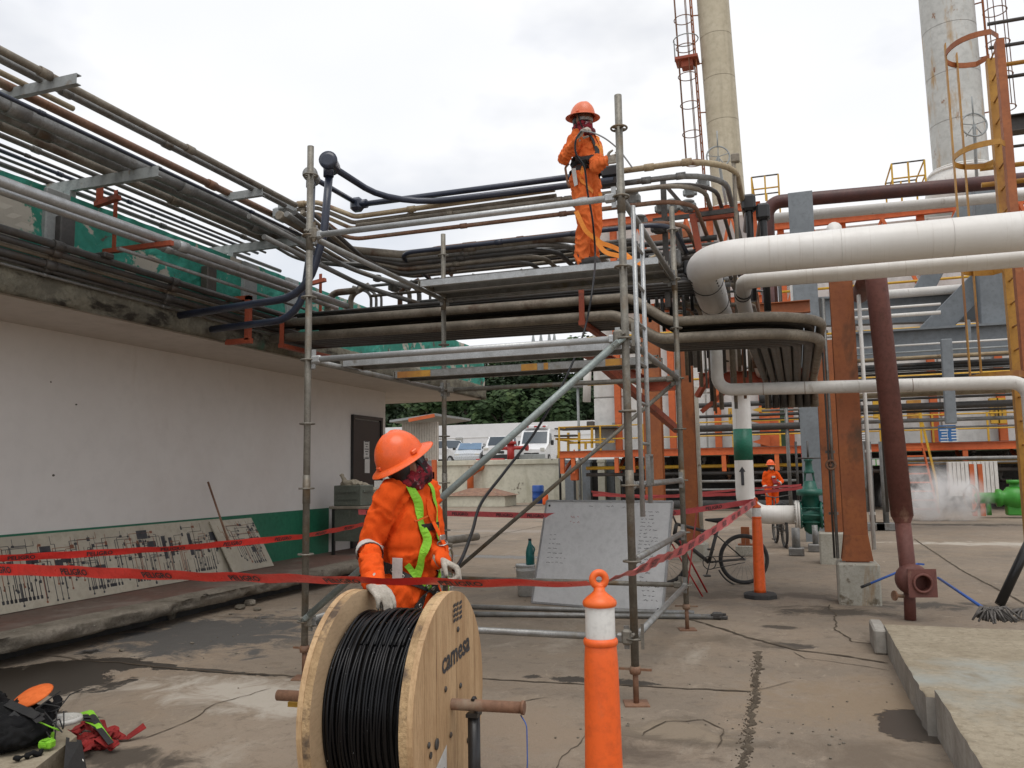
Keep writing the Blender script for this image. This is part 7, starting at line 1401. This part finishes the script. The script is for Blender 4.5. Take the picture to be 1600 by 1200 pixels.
for k in range(11):
    a0 = PZ(122 + r.uniform(0, 45), 1148 + r.uniform(0, 30)) + V((0, 0, .03)); pts = [a0]
    for m_ in range(4): pts.append(pts[-1] + V((r.uniform(-.11, .13), r.uniform(-.1, .1), 0))); pts[-1].z = r.uniform(.012, .085)
    P = fil(pts, .03, 5); mb = MB(); mb.ribbon(P, [V((r.uniform(-.5, .5), -.5 + .4 * math.sin(i * .7 + k), .9)) for i in range(len(P))], .045, .003); ob('red_webbing', mb, mt['clothr'], t)
pr = [('e', PZ(148, 1168) + V((0, 0, .02)), (.1, .08, .03), None), ('c', PZ(135, 1158) + V((0, 0, .02)), PZ(180, 1166) + V((0, 0, .015)), .03, .015)]
vs_, fs = blob(pr, .008, 2, .02, 24); mb = MB(); mb.add(vs_, fs, True); ob('red_pad', mb, mt['clothr'], t)
for k in range(5):
    a, b, c_ = PZ(118 + 6 * k, 1145 + 3 * k) + V((0, 0, .1)), PZ(140 + 4 * k, 1150 + 5 * k) + V((0, 0, .14 - .01 * k)), PZ(165 + 2 * k, 1168 + 3 * k) + V((0, 0, .06)); mb = MB(); pts = fil([a, b, c_], .1, 6); mb.ribbon(pts, V((.2 * k - .4, -.5, 1)), .03, .003); ob('lime_strap', mb, mt['lime' if k in (0, 3) else 'webb'], t)
cb = thing('tangled_straps', 'thin green and black cords tangled over the black backpack', 'cord', P_(60, 1155)); r = random.Random(5)
for k in range(7):
    pts = [P_(40 + r.uniform(0, 60), 1135 + r.uniform(0, 40)) + V((0, 0, r.uniform(.03, .2))) for _ in range(4)]; mb = MB(); mb.tube(fil(pts, .05, 5), .0035, 6); ob('cord', mb, mt['lime' if k == 3 else 'webb'], cb)
mb = MB(); mb.tube(fil([P_(85, 1145) + V((0, 0, .1)), PZ(108, 1110) + V((0, 0, .1)), PZ(128, 1082) + V((0, 0, .02))], .1), .004, 6); ob('cord', mb, mt['webb'], cb)
mb = MB(); A, B, C_, D_ = P_(104, 1155), PZ(128, 1160, .1), PZ(138, 1215, .02), P_(100, 1212); mb.prism([A, B, C_, D_], (0, -.004, .012)); fl2 = tag(ob('tarpaulin_flap', mb, mt['webb']), 'dark tarpaulin flap with a metal eyelet draped over the ledge', 'tarpaulin')
mb = MB(); mb.ring(PZ(129, 1193, .06) + V((.0, -.012, .012)), (0.4, -.6, .6), .012, .005, 14, 6); mb.v = [tuple(V(p)) for p in mb.v]; ob('eyelet', mb, mt['chrome'], fl2)
# ================================================================== PEOPLE
def ik(s, h, l1, l2, pole):
    d = h - s; L_ = min(d.length, (l1 + l2) * .999); u = d.normalized(); a = (l1 * l1 - l2 * l2 + L_ * L_) / (2 * L_); hh = math.sqrt(max(0, l1 * l1 - a * a)); p = (pole - u * pole.dot(u)).normalized(); return s + u * a + p * hh
def hand_prims(o, f, n, s, curl, scale=1.0, thumb=.5):
    f = f.normalized(); n = (n - f * n.dot(f)).normalized(); t = f.cross(n) * s; P = []; k = scale
    ln = [(.040, .026, .02), (.045, .029, .021), (.041, .027, .02), (.032, .02, .018)]
    for i in range(4):
        lat = (.031 - .0205 * i) * k; kb = o + f * (.088 - .004 * abs(i - 1)) * k + t * lat; P.append(('c', o + t * lat * .7 + f * .012 * k, kb, .0165 * k, .0125 * k)); a = 0; p = kb
        for j in range(3):
            a += curl[j] if not isinstance(curl[0], (list, tuple)) else curl[i][j]; d = (f * math.cos(a) + n * math.sin(a)); q = p + d * ln[i][j] * k; P.append(('c', p, q, (.0115 - .0012 * j) * k, (.0105 - .0012 * j) * k)); p = q
    b = o + f * .02 * k + t * .026 * k; m = b + (f * .6 + t * .75 + n * thumb).normalized() * .045 * k; e = m + (f * .9 + t * .15 + n * thumb * 1.2).normalized() * .038 * k; P += [('c', o + f * .015 * k, b, .018 * k, .016 * k), ('c', b, m, .0155 * k, .0125 * k), ('c', m, e, .012 * k, .0095 * k)]
    return P
def person(label, loc, rz, J, hd, cloth='overall', helm='helmet', face='bandana', fine=True, seed=0):
    t = thing('person', label, 'person', loc, rz); vox = .011 if fine else .018
    hc, hf, hu = J['head'], hd[0].normalized(), hd[1]; hr = hf.cross(hu).normalized(); hu = hr.cross(hf).normalized(); HM = Matrix((hr, hf, hu)).transposed(); H = lambda x, y, z: hc + HM @ V((x, y, z))
    sk = [('e', H(0, -.005, .03), (.077, .097, .1), HM), ('e', H(0, .025, -.05), (.058, .068, .075), HM), ('c', H(0, .085, -.005), H(0, .108, -.028), .012, .015), ('c', H(-.045, .07, .025), H(.045, .07, .025), .018, .018), ('c', H(.078, 0, .01), H(.078, -.01, -.025), .012, .01), ('c', H(-.078, 0, .01), H(-.078, -.01, -.025), .012, .01), ('c', H(-.02, .085, -.065), H(.02, .085, -.065), .014, .014), ('c', H(0, -.02, -.05), J['neck'], .056, .06)]
    sk += [('c', J['neck'], J['chest'], .06, .09), ('c', J['chest'], J['pelvis'], .085, .085)]
    for s in 'RL': sk += [('c', J['neck'] - V((0, 0, .03)), J['sh' + s], .045, .045), ('c', J['sh' + s], J['el' + s], .05, .04), ('c', J['el' + s], J['wr' + s], .04, .028), ('c', J['pelvis'], J['hip' + s], .09, .09), ('c', J['hip' + s], J['kn' + s], .08, .055), ('c', J['kn' + s], J['an' + s], .052, .036), ('c', J['an' + s], J['to' + s], .034, .028)]
    vs_, fs = blob(sk, vox, 3); mb = MB(); mb.add(vs_, fs, True); ob('body', mb, mt['skin'], t, local=True)
    for s in (-1, 1):
        mb = MB(); mb.lathe([(1e-5, -.012), (.009, -.008), (.012, 0), (.009, .008), (1e-5, .012)], H(s * .032, .081, .012), n=10); ob('eye', mb, mt['signw'], t, local=True)
    # overall
    up = (J['chest'] - J['pelvis']).normalized(); ax = (J['shR'] - J['shL']).normalized(); fw = up.cross(ax).normalized(); TM = Matrix((ax, fw, ax.cross(fw))).transposed()
    px = [('e', J['chest'] + up * .02, (.165, .124, .17), TM), ('e', J['chest'] + up * .1 - fw * .012, (.15, .105, .085), TM), ('e', J['chest'] - up * .17 + fw * .005, (.162, .126, .13), TM), ('e', J['chest'] - up * .08 + fw * .003, (.165, .127, .16), TM), ('e', J['pelvis'] + up * .02, (.175, .128, .13), TM), ('c', J['neck'] - up * .035, J['neck'] + up * .012, .075, .064)]
    for s in 'RL':
        m = J['el' + s]; px += [('c', J['chest'] + up * .14, J['sh' + s], .08, .068), ('c', J['sh' + s], J['sh' + s].lerp(m, .5), .071, .064), ('c', J['sh' + s].lerp(m, .5), m, .064, .057), ('c', m, J['wr' + s], .057, .046), ('c', J['pelvis'], J['hip' + s], .11, .112), ('c', J['hip' + s], J['kn' + s], .104, .08), ('c', J['kn' + s], J['an' + s], .08, .068)]
    vs_, fs = blob(px, vox, 4, .022 if fine else .014, 14, .8, seed)
    if fine:
        for i, v in enumerate(vs_):      # bunched folds at the elbows, cuffs and waist
            k = 0; n_ = None
            for s in 'RL':
                e = J['el' + s]; a = (J['wr' + s] - e).normalized(); d = (v - e).dot(a); rad = (v - e - a * d)
                if rad.length < .1 and -.1 < d < .26 and (v - J['chest']).length > .2: k = .0045 * math.sin(d * 170 + 3 * noise.noise(v * 14)) * math.sin(min(1, max(0, (d + .1) / .36)) * math.pi); n_ = rad.normalized()
            if n_ is not None: vs_[i] = v + n_ * k
            else:
                d = (v - J['pelvis']).dot(up)
                if .06 < d < .2: c = J['pelvis'] + up * d; o = (v - c).normalized(); vs_[i] = v + o * .005 * math.sin(d * 95 + 5 * noise.noise(v * 6))
    mb = MB(); mb.add(vs_, fs, True); ov = ob('overall', mb, mt[cloth], t, local=True); bvh = BVHTree.FromPolygons(vs_, fs)
    # collar
    mb = MB(); P = []; Nn = []
    for i in range(17):
        th = math.pi * (-.38 + 1.76 * i / 16); o = ax * math.cos(th) * .082 + (-fw) * math.sin(th) * .078; P.append(J['neck'] + o + up * (.022 + .012 * math.sin(th))); Nn.append(o.normalized() + up * .5)
    mb.ribbon(P, Nn, .058, .006); ob('collar', mb, mt[cloth], ov, local=True)
    # helmet
    mb = MB(); rows = []; n = 40; 
    for k in range(9):
        ph = k / 8 * 1.571; rows.append((math.cos(ph), math.sin(ph)))
    vs2 = []
    for c, s in rows:
        for j in range(n):
            th = 2 * math.pi * j / n; rg = 1 + (.045 * max(0, 1 - abs(math.cos(th)) * 4.5) * (1 - c * .5) if s < .99 else 0)
            vs2.append(H(math.cos(th) * .112 * c, -.012 + math.sin(th) * .132 * c, .06 + (.146 * s) * rg))
    mb.add(vs2, [(i * n + j, i * n + (j + 1) % n, (i + 1) * n + (j + 1) % n, (i + 1) * n + j) for i in range(8) for j in range(n)], True); sh = ob('hard_hat', mb, mt[helm], t, local=True)
    mb = MB(); vs2 = []
    for (e, dz) in ((0, .003), (.018, -.004), (.042, -.016), (.046, -.02), (.042, -.021), (0, -.004)):
        for j in range(n): th = 2 * math.pi * j / n; fr_ = max(0, math.sin(th)); vs2.append(H(math.cos(th) * (.111 + e), -.012 + math.sin(th) * (.131 + e * (1 + .3 * fr_)), .061 + dz))
    mb.add(vs2, [(i * n + j, i * n + (j + 1) % n, (i + 1) * n + (j + 1) % n, (i + 1) * n + j) for i in range(5) for j in range(n)], True); ob('brim', mb, mt[helm], sh, local=True)
    mb = MB()
    for s in (-1, 1): mb.box(H(s * .116, .02, .075), (.016, .034, .02), HM, bev=.004)
    for y in (-.13,): mb.box(H(0, y - .012, .075), (.04, .014, .02), HM, bev=.004)
    ob('strap_lug', mb, mt[helm], sh, local=True)
    v3, f3 = blob([('e', H(0, -.04, .02), (.08, .078, .07), HM), ('e', H(0, -.065, -.03), (.06, .042, .045), HM)], .012, 2); mb = MB(); mb.add(v3, f3, True); ob('hair', mb, mt['black'], t, local=True)
    for s in (-1, 1):
        mb = MB(); mb.ribbon([H(s * .095, .02, .06), H(s * .088, .03, .0), H(s * .072, .045, -.06), H(s * .03, .06, -.118)], [hr * s] * 4, .013, .002); ob('chin_strap', mb, mt['webb'], t, local=True)
    # face covering and glasses
    if face == 'bandana':
        pr = [('e', H(0, .03, -.055), (.072, .082, .066), HM), ('c', H(0, -.02, -.075), J['neck'] + up * .035, .072, .076), ('e', H(0, .012, -.025), (.084, .09, .042), HM), ('e', H(0, -.035, -.06), (.08, .082, .055), HM), ('c', H(0, .06, -.095), J['neck'] + fw * .06 + up * .03, .04, .035)]
        v3, f3 = blob(pr, .008 if fine else .014, 2, .01, 22, seed=3); mb = MB(); mb.add(v3, f3, True); ob('bandana', mb, mt['bandana'], t, local=True)
    else:
        mb = MB(); mb.lathe([(1e-5, .045), (.03, .04), (.052, .02), (.06, -.01)], H(0, .06, -.05), ax=hf, n=16, sy=.85, xa=hr); ob('face_mask', mb, mt['signw'], t, local=True)
    mb = MB()
    pts = [H(math.cos(a) * .079, .008 + math.sin(a) * .092, .012) for a in [math.pi * (.02 + .96 * i / 14) for i in range(15)]]; mb.ribbon(pts, [(p - H(0, .0, .012)) for p in pts], .042 if fine and cloth == 'overall' else .03, .003); ob('safety_glasses', mb, mt['goggle' if cloth == 'overall' else 'lead'], t, local=True)
    # boots
    for s in 'RL':
        a, b = J['an' + s], J['to' + s]; d = V((b.x - a.x, b.y - a.y, 0)).normalized(); g = min(a.z, b.z) - .07
        v3, f3 = blob([('c', a + V((0, 0, .06)), a - V((0, 0, .02)), .056, .052), ('c', a - V((0, 0, .03)) + V((0, 0, -.005)), b - V((0, 0, .005)), .048, .046), ('c', a - d * .05 - V((0, 0, .04)), b + d * .02 - V((0, 0, .035)), .035, .036)], .012, 2); mb = MB(); mb.add(v3, f3, True); ob('boot', mb, mt['boot'], t, local=True)
    return t, bvh, H
def strap(t, bvh, pts, width, mat, par=None, off=.006, th=.003, name='strap', n=8):
    P = []; Nn = []; pts = [V(p) for p in pts]; L_ = sum((b - a).length for a, b in zip(pts[:-1], pts[1:]))
    for a, b in zip(pts[:-1], pts[1:]):
        k = max(2, int((b - a).length / .018))
        for i in range(k):
            q = a.lerp(b, i / k); c, nn, _, _ = bvh.find_nearest(q)
            P.append(c + nn * off); Nn.append(nn)
    c, nn, _, _ = bvh.find_nearest(pts[-1]); P.append(c + nn * off); Nn.append(nn)
    for _ in range(3):
        P = [P[0]] + [(P[i - 1] + P[i] * 2 + P[i + 1]) / 4 for i in range(1, len(P) - 1)] + [P[-1]]; Nn = [Nn[0]] + [(Nn[i - 1] + Nn[i] * 2 + Nn[i + 1]).normalized() for i in range(1, len(Nn) - 1)] + [Nn[-1]]
    mb = MB(); mb.ribbon(P, Nn, width, th); return ob(name, mb, mt[mat], par or t, local=True), P, Nn
def to_local(t, p): return (Matrix.Translation(t[0]) @ Matrix.Rotation(t[1], 4, 'Z')).inverted() @ V(p)
def dloc(rz, d): return Matrix.Rotation(-rz, 3, 'Z') @ V(d)
CRh = V((CR.x, CR.y, 0)).normalized(); CFh = V((CF.x, CF.y, 0)).normalized()
def glove(t, o, f, n, s, curl, scale=1.08, thumb=.5, vox=.0045, cuff=None):
    pr = hand_prims(o, f, n, s, curl, scale, thumb)
    if cuff is not None: pr.append(('c', o - (o - cuff).normalized() * -.0, o + (cuff - o).normalized() * .05, .028, .036))
    v3, f3 = blob(pr, vox, 2); mb = MB(); mb.add(v3, f3, True); return ob('glove', mb, mt['glove'], t, local=True)
def sleeve_band(t, a, b, r, f, mat='silver', wd=.045):
    c = a.lerp(b, f); d = (b - a).normalized(); mb = MB(); mb.tube([c - d * wd / 2, c + d * wd / 2], [r * 1.02, r], 20, False); mb.tube([c - d * wd / 2, c + d * wd / 2], [r * .96, r * .94], 20, False); ob('reflective_band', mb, mt[mat], t, local=True)

# ---- worker standing behind the reel
w0 = PD(640, 850, 4.22); RZ1 = math.radians(-97); L1 = (V((w0.x, w0.y, 0)), RZ1); A = lambda p: to_local(L1, p)
J = dict(pelvis=V((0, 0, .95)), chest=V((0, .005, 1.255)), neck=V((0, .0, 1.475)), shR=V((.175, -.005, 1.42)), shL=V((-.175, .0, 1.42)), hipR=V((.1, 0, .9)), hipL=V((-.1, 0, .9)), knR=V((.12, .04, .48)), knL=V((-.12, .02, .48)), anR=V((.13, -.02, .085)), anL=V((-.13, -.03, .085)), toR=V((.16, .16, .055)), toL=V((-.15, .16, .055)))
hR = A(PD(588, 930, 3.66)); hL = A(PD(711, 884, 4.02))
fR = dloc(RZ1, (CRh * .5 - CFh * .75 - V((0, 0, .25)))); J['wrR'] = hR + V((0, 0, .035)) - fR.normalized() * .03; J['wrL'] = hL - dloc(RZ1, CRh) * .07 + V((0, 0, .02))
J['elR'] = A(PD(577, 858, 4.06)); J['elL'] = ik(J['shL'], J['wrL'], .30, .27, V((-.8, -.6, -.3)))
hf = dloc(RZ1, CRh * .74 + CFh * .5 + V((0, 0, .56))); hu = V((0, 0, 1))
J['head'] = A(PD(637, 729, 4.2))
w1, bv1, H1 = person('worker in orange overall and hard hat with lime harness, looking up beside the reel', L1[0], RZ1, J, (hf, hu), seed=1)
glove(w1, J['wrR'], fR, V((0, 0, -1)), 1, [(.25, .5, .5), (.2, .45, .45), (.2, .5, .5), (.3, .6, .5)], 1.1, .6, cuff=J['elR'])
mb = MB(); r = random.Random(3); o = J['wrR'] + fR.normalized() * .1
for k in range(9): q = o + V((r.uniform(-.03, .03), r.uniform(-.03, .03), -.01)); mb.tube([q, q + V((r.uniform(-.01, .01), .01, -.035)), q + V((r.uniform(-.015, .015), .012, -.075))], .0032, 5)
ob('glove_threads', mb, mt['glove'], w1, local=True)
gd = dloc(RZ1, CRh * .75 - CFh * .2 - V((0, 0, .35))); glove(w1, J['wrL'], gd, dloc(RZ1, -CFh * .4 - V((0, 0, .8)) - CRh * .4), -1, (.9, 1.1, .8), 1.12, .8, cuff=J['elL'])
sleeve_band(w1, J['elR'], J['wrR'], .0665, .1, wd=.05); sleeve_band(w1, J['elL'], J['wrL'], .065, .2)
hn = None
for s in (1, -1):
    o_, P, Nn = strap(w1, bv1, [(s * .1, -.14, 1.2), (s * .1, -.1, 1.44), (s * .1, 0, 1.56), (s * .098, .1, 1.44), (s * .075, .15, 1.3), (s * .055, .15, 1.2), (s * .1, .14, 1.06), (s * .13, .12, .98)], .045, 'lime', name='harness_strap')
o_, P, Nn = strap(w1, bv1, [(.07, .15, 1.24), (0, .16, 1.235), (-.07, .15, 1.24)], .04, 'webb', off=.009, name='chest_strap')
for s in (1, -1):
    o_, P, Nn = strap(w1, bv1, [(s * .19, -.02, 1.05), (s * .15, .11, 1.0), (0, .17, .93), (-s * .1, .15, .85), (-s * .19, .08, .74)], .05, 'webb', off=.008 + .004 * (s > 0), name='leg_strap')
    mb = MB()
    for i in range(2, len(P) - 2, 3): mb.ring(P[i] + Nn[i] * .005, Nn[i], .0095, .0028, 12, 5)
    ob('eyelets', mb, mt['chrome'], o_, local=True)
    o2, P2, N2 = strap(w1, bv1, [(s * .16, .09, 1.06), (s * .09, .14, .99), (s * .03, .16, .94)], .03, 'lime', off=.014, name='harness_strap')
o_, P, Nn = strap(w1, bv1, [(.2, 0, 1.03), (.1, .14, 1.04), (.16, .1, 1.04), (.2, 0, 1.045), (.14, -.12, 1.05), (0, -.17, 1.05), (-.14, -.12, 1.05), (-.2, 0, 1.045)][3:], .055, 'webb', off=.008, name='waist_strap')
c, nn, _, _ = bv1.find_nearest(V((-.0, .2, 1.215))); mb = MB(); mb.ring(c + nn * .02 - V((0, 0, .02)), nn + V((0, 0, .3)), .026, .004, 16, 6); mb.box(c + nn * .015 + V((0, 0, .012)), (.05, .012, .03), None, bev=.004); ob('chest_ring', mb, mt['chrome'], w1, local=True)
c, nn, _, _ = bv1.find_nearest(V((-.1, .2, 1.03))); q = c + nn * .035; mb = MB()
mb.tube(fil([q + V((0, 0, -.11)), q + V((-.03, 0, -.06)), q + V((-.03, 0, .06)), q + V((0, 0, .1)), q + V((.035, 0, .06)), q + V((.03, 0, -.05)), q + V((0, 0, -.11))], .03), .0065, 8); mb.box(q + V((0, .0, -.13)), (.05, .02, .06), None, bev=.006); ob('snap_hook', mb, mt['chrome'], w1, local=True)
mb = MB(); pts = fil([c + nn * .02 + V((.06, 0, .06)), q + V((.05, .02, -.05)), q + V((.03, .01, -.3)), q + V((.02, 0, -.36))], .08); mb.ribbon(pts, nn, .022, .003); ob('lanyard', mb, mt['lime'], w1, local=True)
c, nn, _, _ = bv1.find_nearest(V((.2, .05, 1.06))); mb = MB(); mb.prism([c + nn * .02 + V((0, -.03, .03)), c + nn * .022 + V((0, .03, .03)), c + nn * .022 + V((0, .03, -.07)), c + nn * .02 + V((0, -.03, -.07))], nn * .003); ob('white_tag', mb, mt['paper'], w1, local=True)
mb = MB(); pts = []
for k in range(7): c, nn, _, _ = bv1.find_nearest(V((.055 + .015 * k, .2, 1.285 + .003 * k))); pts.append(c + nn * .003)
mb.ribbon(pts, nn, .008, .002); ob('pocket_edge', mb, mt['overfade'], w1, local=True)
mb = MB(); pts = []
for k in range(14): c, nn, _, _ = bv1.find_nearest(V((-.004, .25, 1.42 - .026 * k))); pts.append(c + nn * .003)
mb.ribbon(pts, V((0, 1, 0)), .03, .002); ob('placket', mb, mt['overall'], w1, local=True)

# ---- worker standing on the scaffold deck
RZ2 = math.radians(-106); u0 = PZ(909, 398, 3.482); u0 = V((-1.86, 7.72, 3.482)); L2 = (u0, RZ2); B = lambda p: to_local(L2, p); k_ = .985
J = dict(pelvis=V((0, 0, .92)), chest=V((0, .02, 1.18)), neck=V((0, .03, 1.385)), shR=V((.175, .02, 1.325)), shL=V((-.175, .03, 1.325)), hipR=V((.1, 0, .89)), hipL=V((-.1, 0, .89)), knR=V((.11, .05, .47)), knL=V((-.1, .03, .47)), anR=V((.11, -.01, .085)), anL=V((-.11, -.02, .085)), toR=V((.14, .17, .055)), toL=V((-.14, .17, .055)))
dU = (u0 - CP).dot(CF)
hR = B(PD(911, 207, dU - .28)); hL = B(PD(953, 248, dU - .25)); J['wrR'] = B(PD(903, 219, dU - .25)); J['wrL'] = hL - dloc(RZ2, CRh) * .06
J['elR'] = ik(J['shR'], J['wrR'], .29, .25, V((.5, -.3, -1))); J['elL'] = B(PD(931, 262, dU - .2)); J['wrL'] = B(PD(946, 251, dU - .27))
hf = dloc(RZ2, CRh * .68 - CFh * .72 - V((0, 0, .1))); J['head'] = B(PD(911, 191, dU - .02))
w2, bv2, H2 = person('worker in faded orange overall standing on the scaffold deck, feeding a cable through gloved hands', u0, RZ2, J, (hf, V((0, 0, 1))), 'overfade', 'helmetp', seed=2)
glove(w2, J['wrR'], (hR - J['wrR']) + V((0, 0, .03)), dloc(RZ2, -CFh * .2 + CRh * .8), 1, (.6, 1.0, .8), 1.1, .8, .006, cuff=J['elR']); glove(w2, J['wrL'], dloc(RZ2, CRh * .8) + V((0, 0, .15)), dloc(RZ2, -CFh), -1, (.8, 1.0, .8), 1.1, .8, .006, cuff=J['elL'])
for s in (1, -1):
    strap(w2, bv2, [(s * .1, -.14, 1.18), (s * .1, -.08, 1.42), (s * .1, 0, 1.54), (s * .095, .12, 1.4), (s * .06, .17, 1.26), (s * .05, .17, 1.16), (s * .1, .15, 1.02)], .045, 'webo' if s < 0 else 'webb', name='harness_strap')
    strap(w2, bv2, [(s * .16, .08, 1.0), (s * .17, .03, .88), (s * .14, .12, .78), (s * .06, .13, .76)], .045, 'webo', name='leg_strap')
strap(w2, bv2, [(.05, .17, 1.25), (0, .18, 1.2), (-.03, .17, 1.12)], .05, 'webo', off=.01, name='chest_strap')
for dz in (0, .045, .09): strap(w2, bv2, [(.0, .2, 1.0 + dz), (.14, .13, 1.0 + dz), (.2, 0, 1.0 + dz), (.14, -.12, 1.0 + dz), (0, -.18, 1.0 + dz), (-.14, -.12, 1.0 + dz), (-.2, 0, 1.0 + dz), (-.14, .13, 1.0 + dz), (0, .2, 1.0 + dz)], .05, 'webb', off=.008, name='waist_belt')
c, nn, _, _ = bv2.find_nearest(V((.2, .0, .93))); mb = MB(); mb.prism([c + nn * .02 + V((0, -.03, .05)), c + nn * .022 + V((0, .02, .04)), c + nn * .022 + V((0, .04, -.13)), c + nn * .02 + V((0, .0, -.14))], nn * .003); ob('white_tag', mb, mt['paper'], w2, local=True)
mb = MB(); mb.tube(fil([c + nn * .03 + V((0, -.05, .1)), c + nn * .04 + V((0, -.09, .06)), c + nn * .03 + V((0, -.07, -.1)), c + nn * .03 + V((0, -.05, -.14))], .03), .012, 8); ob('snap_hook', mb, mt['crust'], w2, local=True)
sleeve_band(w2, J['hipR'], J['knR'], .108, .55, 'silver', .03)
def wl2(u, v, d): return B(PD(u, v, d))
for pts in ([(900, 330, dU - .15), (915, 362, dU - .2), (940, 380, dU - .16), (965, 388, dU - .1), (1000, 415, dU - .35)], [(928, 372, dU - .16), (945, 395, dU - .2), (968, 400, dU - .25), (1004, 413, dU - .5)]):
    mb = MB(); P = fil([wl2(*p) for p in pts], .15, 5); mb.ribbon(P, dloc(RZ2, -CFh), .045, .004); ob('lanyard', mb, mt['webo'], w2, local=True)
mb = MB(); P = fil([wl2(1000, 413, dU - .35), wl2(1022, 412, dU - .2), wl2(1036, 404, dU - .1), wl2(1030, 396, dU - .1), wl2(1012, 405, dU - .3)], .06, 4); mb.tube(P, .011, 8); ob('lanyard_hook', mb, mt['ctan'], w2, local=True)

# ---- worker far off under the pipe bridge
RZ3 = math.radians(-160); f0_ = PD(1207, 790, 24.5); L3 = V((f0_.x, f0_.y, 0))
J = dict(pelvis=V((0, 0, .93)), chest=V((0, 0, 1.22)), neck=V((0, 0, 1.44)), shR=V((.17, 0, 1.39)), shL=V((-.17, 0, 1.39)), hipR=V((.1, 0, .88)), hipL=V((-.1, 0, .88)), knR=V((.11, .02, .46)), knL=V((-.11, .02, .46)), anR=V((.12, -.02, .085)), anL=V((-.12, -.02, .085)), toR=V((.15, .15, .055)), toL=V((-.15, .15, .055)), wrR=V((.2, .1, .9)), wrL=V((-.1, .2, 1.05)), head=V((0, .02, 1.6)))
J['elR'] = ik(J['shR'], J['wrR'], .29, .25, V((.4, -1, 0))); J['elL'] = ik(J['shL'], J['wrL'], .29, .26, V((-1, -.4, 0)))
w3, bv3, H3 = person('distant worker in orange overall, hard hat and white face mask near the green valve', L3, RZ3, J, (V((-.2, 1, 0)), V((0, 0, 1))), 'overall', 'helmet', 'mask', False, 3)
glove(w3, J['wrR'], V((0, .1, -1)), V((-1, 0, 0)), 1, (.3, .4, .3), 1.1, .5, .009); glove(w3, J['wrL'], V((.6, .4, -.2)), V((0, -.3, -1)), -1, (.5, .6, .4), 1.1, .5, .009)
mb = MB(); pts = []; Nn = []
for k in range(8): c, nn, _, _ = bv3.find_nearest(V((-.05, .25, 1.36 - .07 * k))); pts.append(c + nn * .008); Nn.append(nn)
mb.ribbon(pts, Nn, .16, .006); vst = ob('dark_red_vest', mb, mt['clothr'], w3, local=True)
c, nn, _, _ = bv3.find_nearest(V((-.05, .25, 1.33))); mb = MB(); mb.box(c + nn * .02, (.1, .01, .05)); mb2 = ob('white_badge', mb, mt['paper'], vst, local=True)
for s in 'RL': sleeve_band(w3, J['el' + s], J['wr' + s], .068, .55, 'silver', .04)
# ---- cables between the hands
def cable(label, pts, r, name='black_cable'):
    P = [PD(*p) if len(p) == 3 else V(p) for p in pts]; Q_ = []
    for i in range(len(P) - 1):
        a, b, c, d = P[max(0, i - 1)], P[i], P[i + 1], P[min(len(P) - 1, i + 2)]
        for k in range(8): u = k / 8; Q_.append(.5 * (2 * b + (c - a) * u + (2 * a - 5 * b + 4 * c - d) * u * u + (3 * b - a - 3 * c + d) * u ** 3))
    mb = MB(); mb.tube(Q_ + [P[-1]], r, 8); return tag(ob(name, mb, mt['cable' if r > .008 else 'cablegrey']), label, 'cable')
cable('black cable running from the upper worker down to the hand of the worker below', [(910, 203, dU - .3), (900, 218, dU - .34), (900, 240, dU - .36), (913, 262, dU - .38), (918, 300, dU - .4), (926, 345, dU - .42), (930, 400, dU - .42), (926, 450, 7.2), (912, 520, 7.0), (884, 590, 6.6), (838, 672, 5.9), (788, 738, 5.3), (752, 786, 4.8), (738, 830, 4.4), (722, 872, 4.05), (708, 892, 3.98)], .0095)
cable('short free end of cable arching from the upper worker to a blunt tip', [(910, 205, dU - .32), (925, 207, dU - .36), (945, 216, dU - .4), (965, 232, dU - .4), (978, 248, dU - .4), (988, 262, dU - .4)], .0075, 'cable_end')
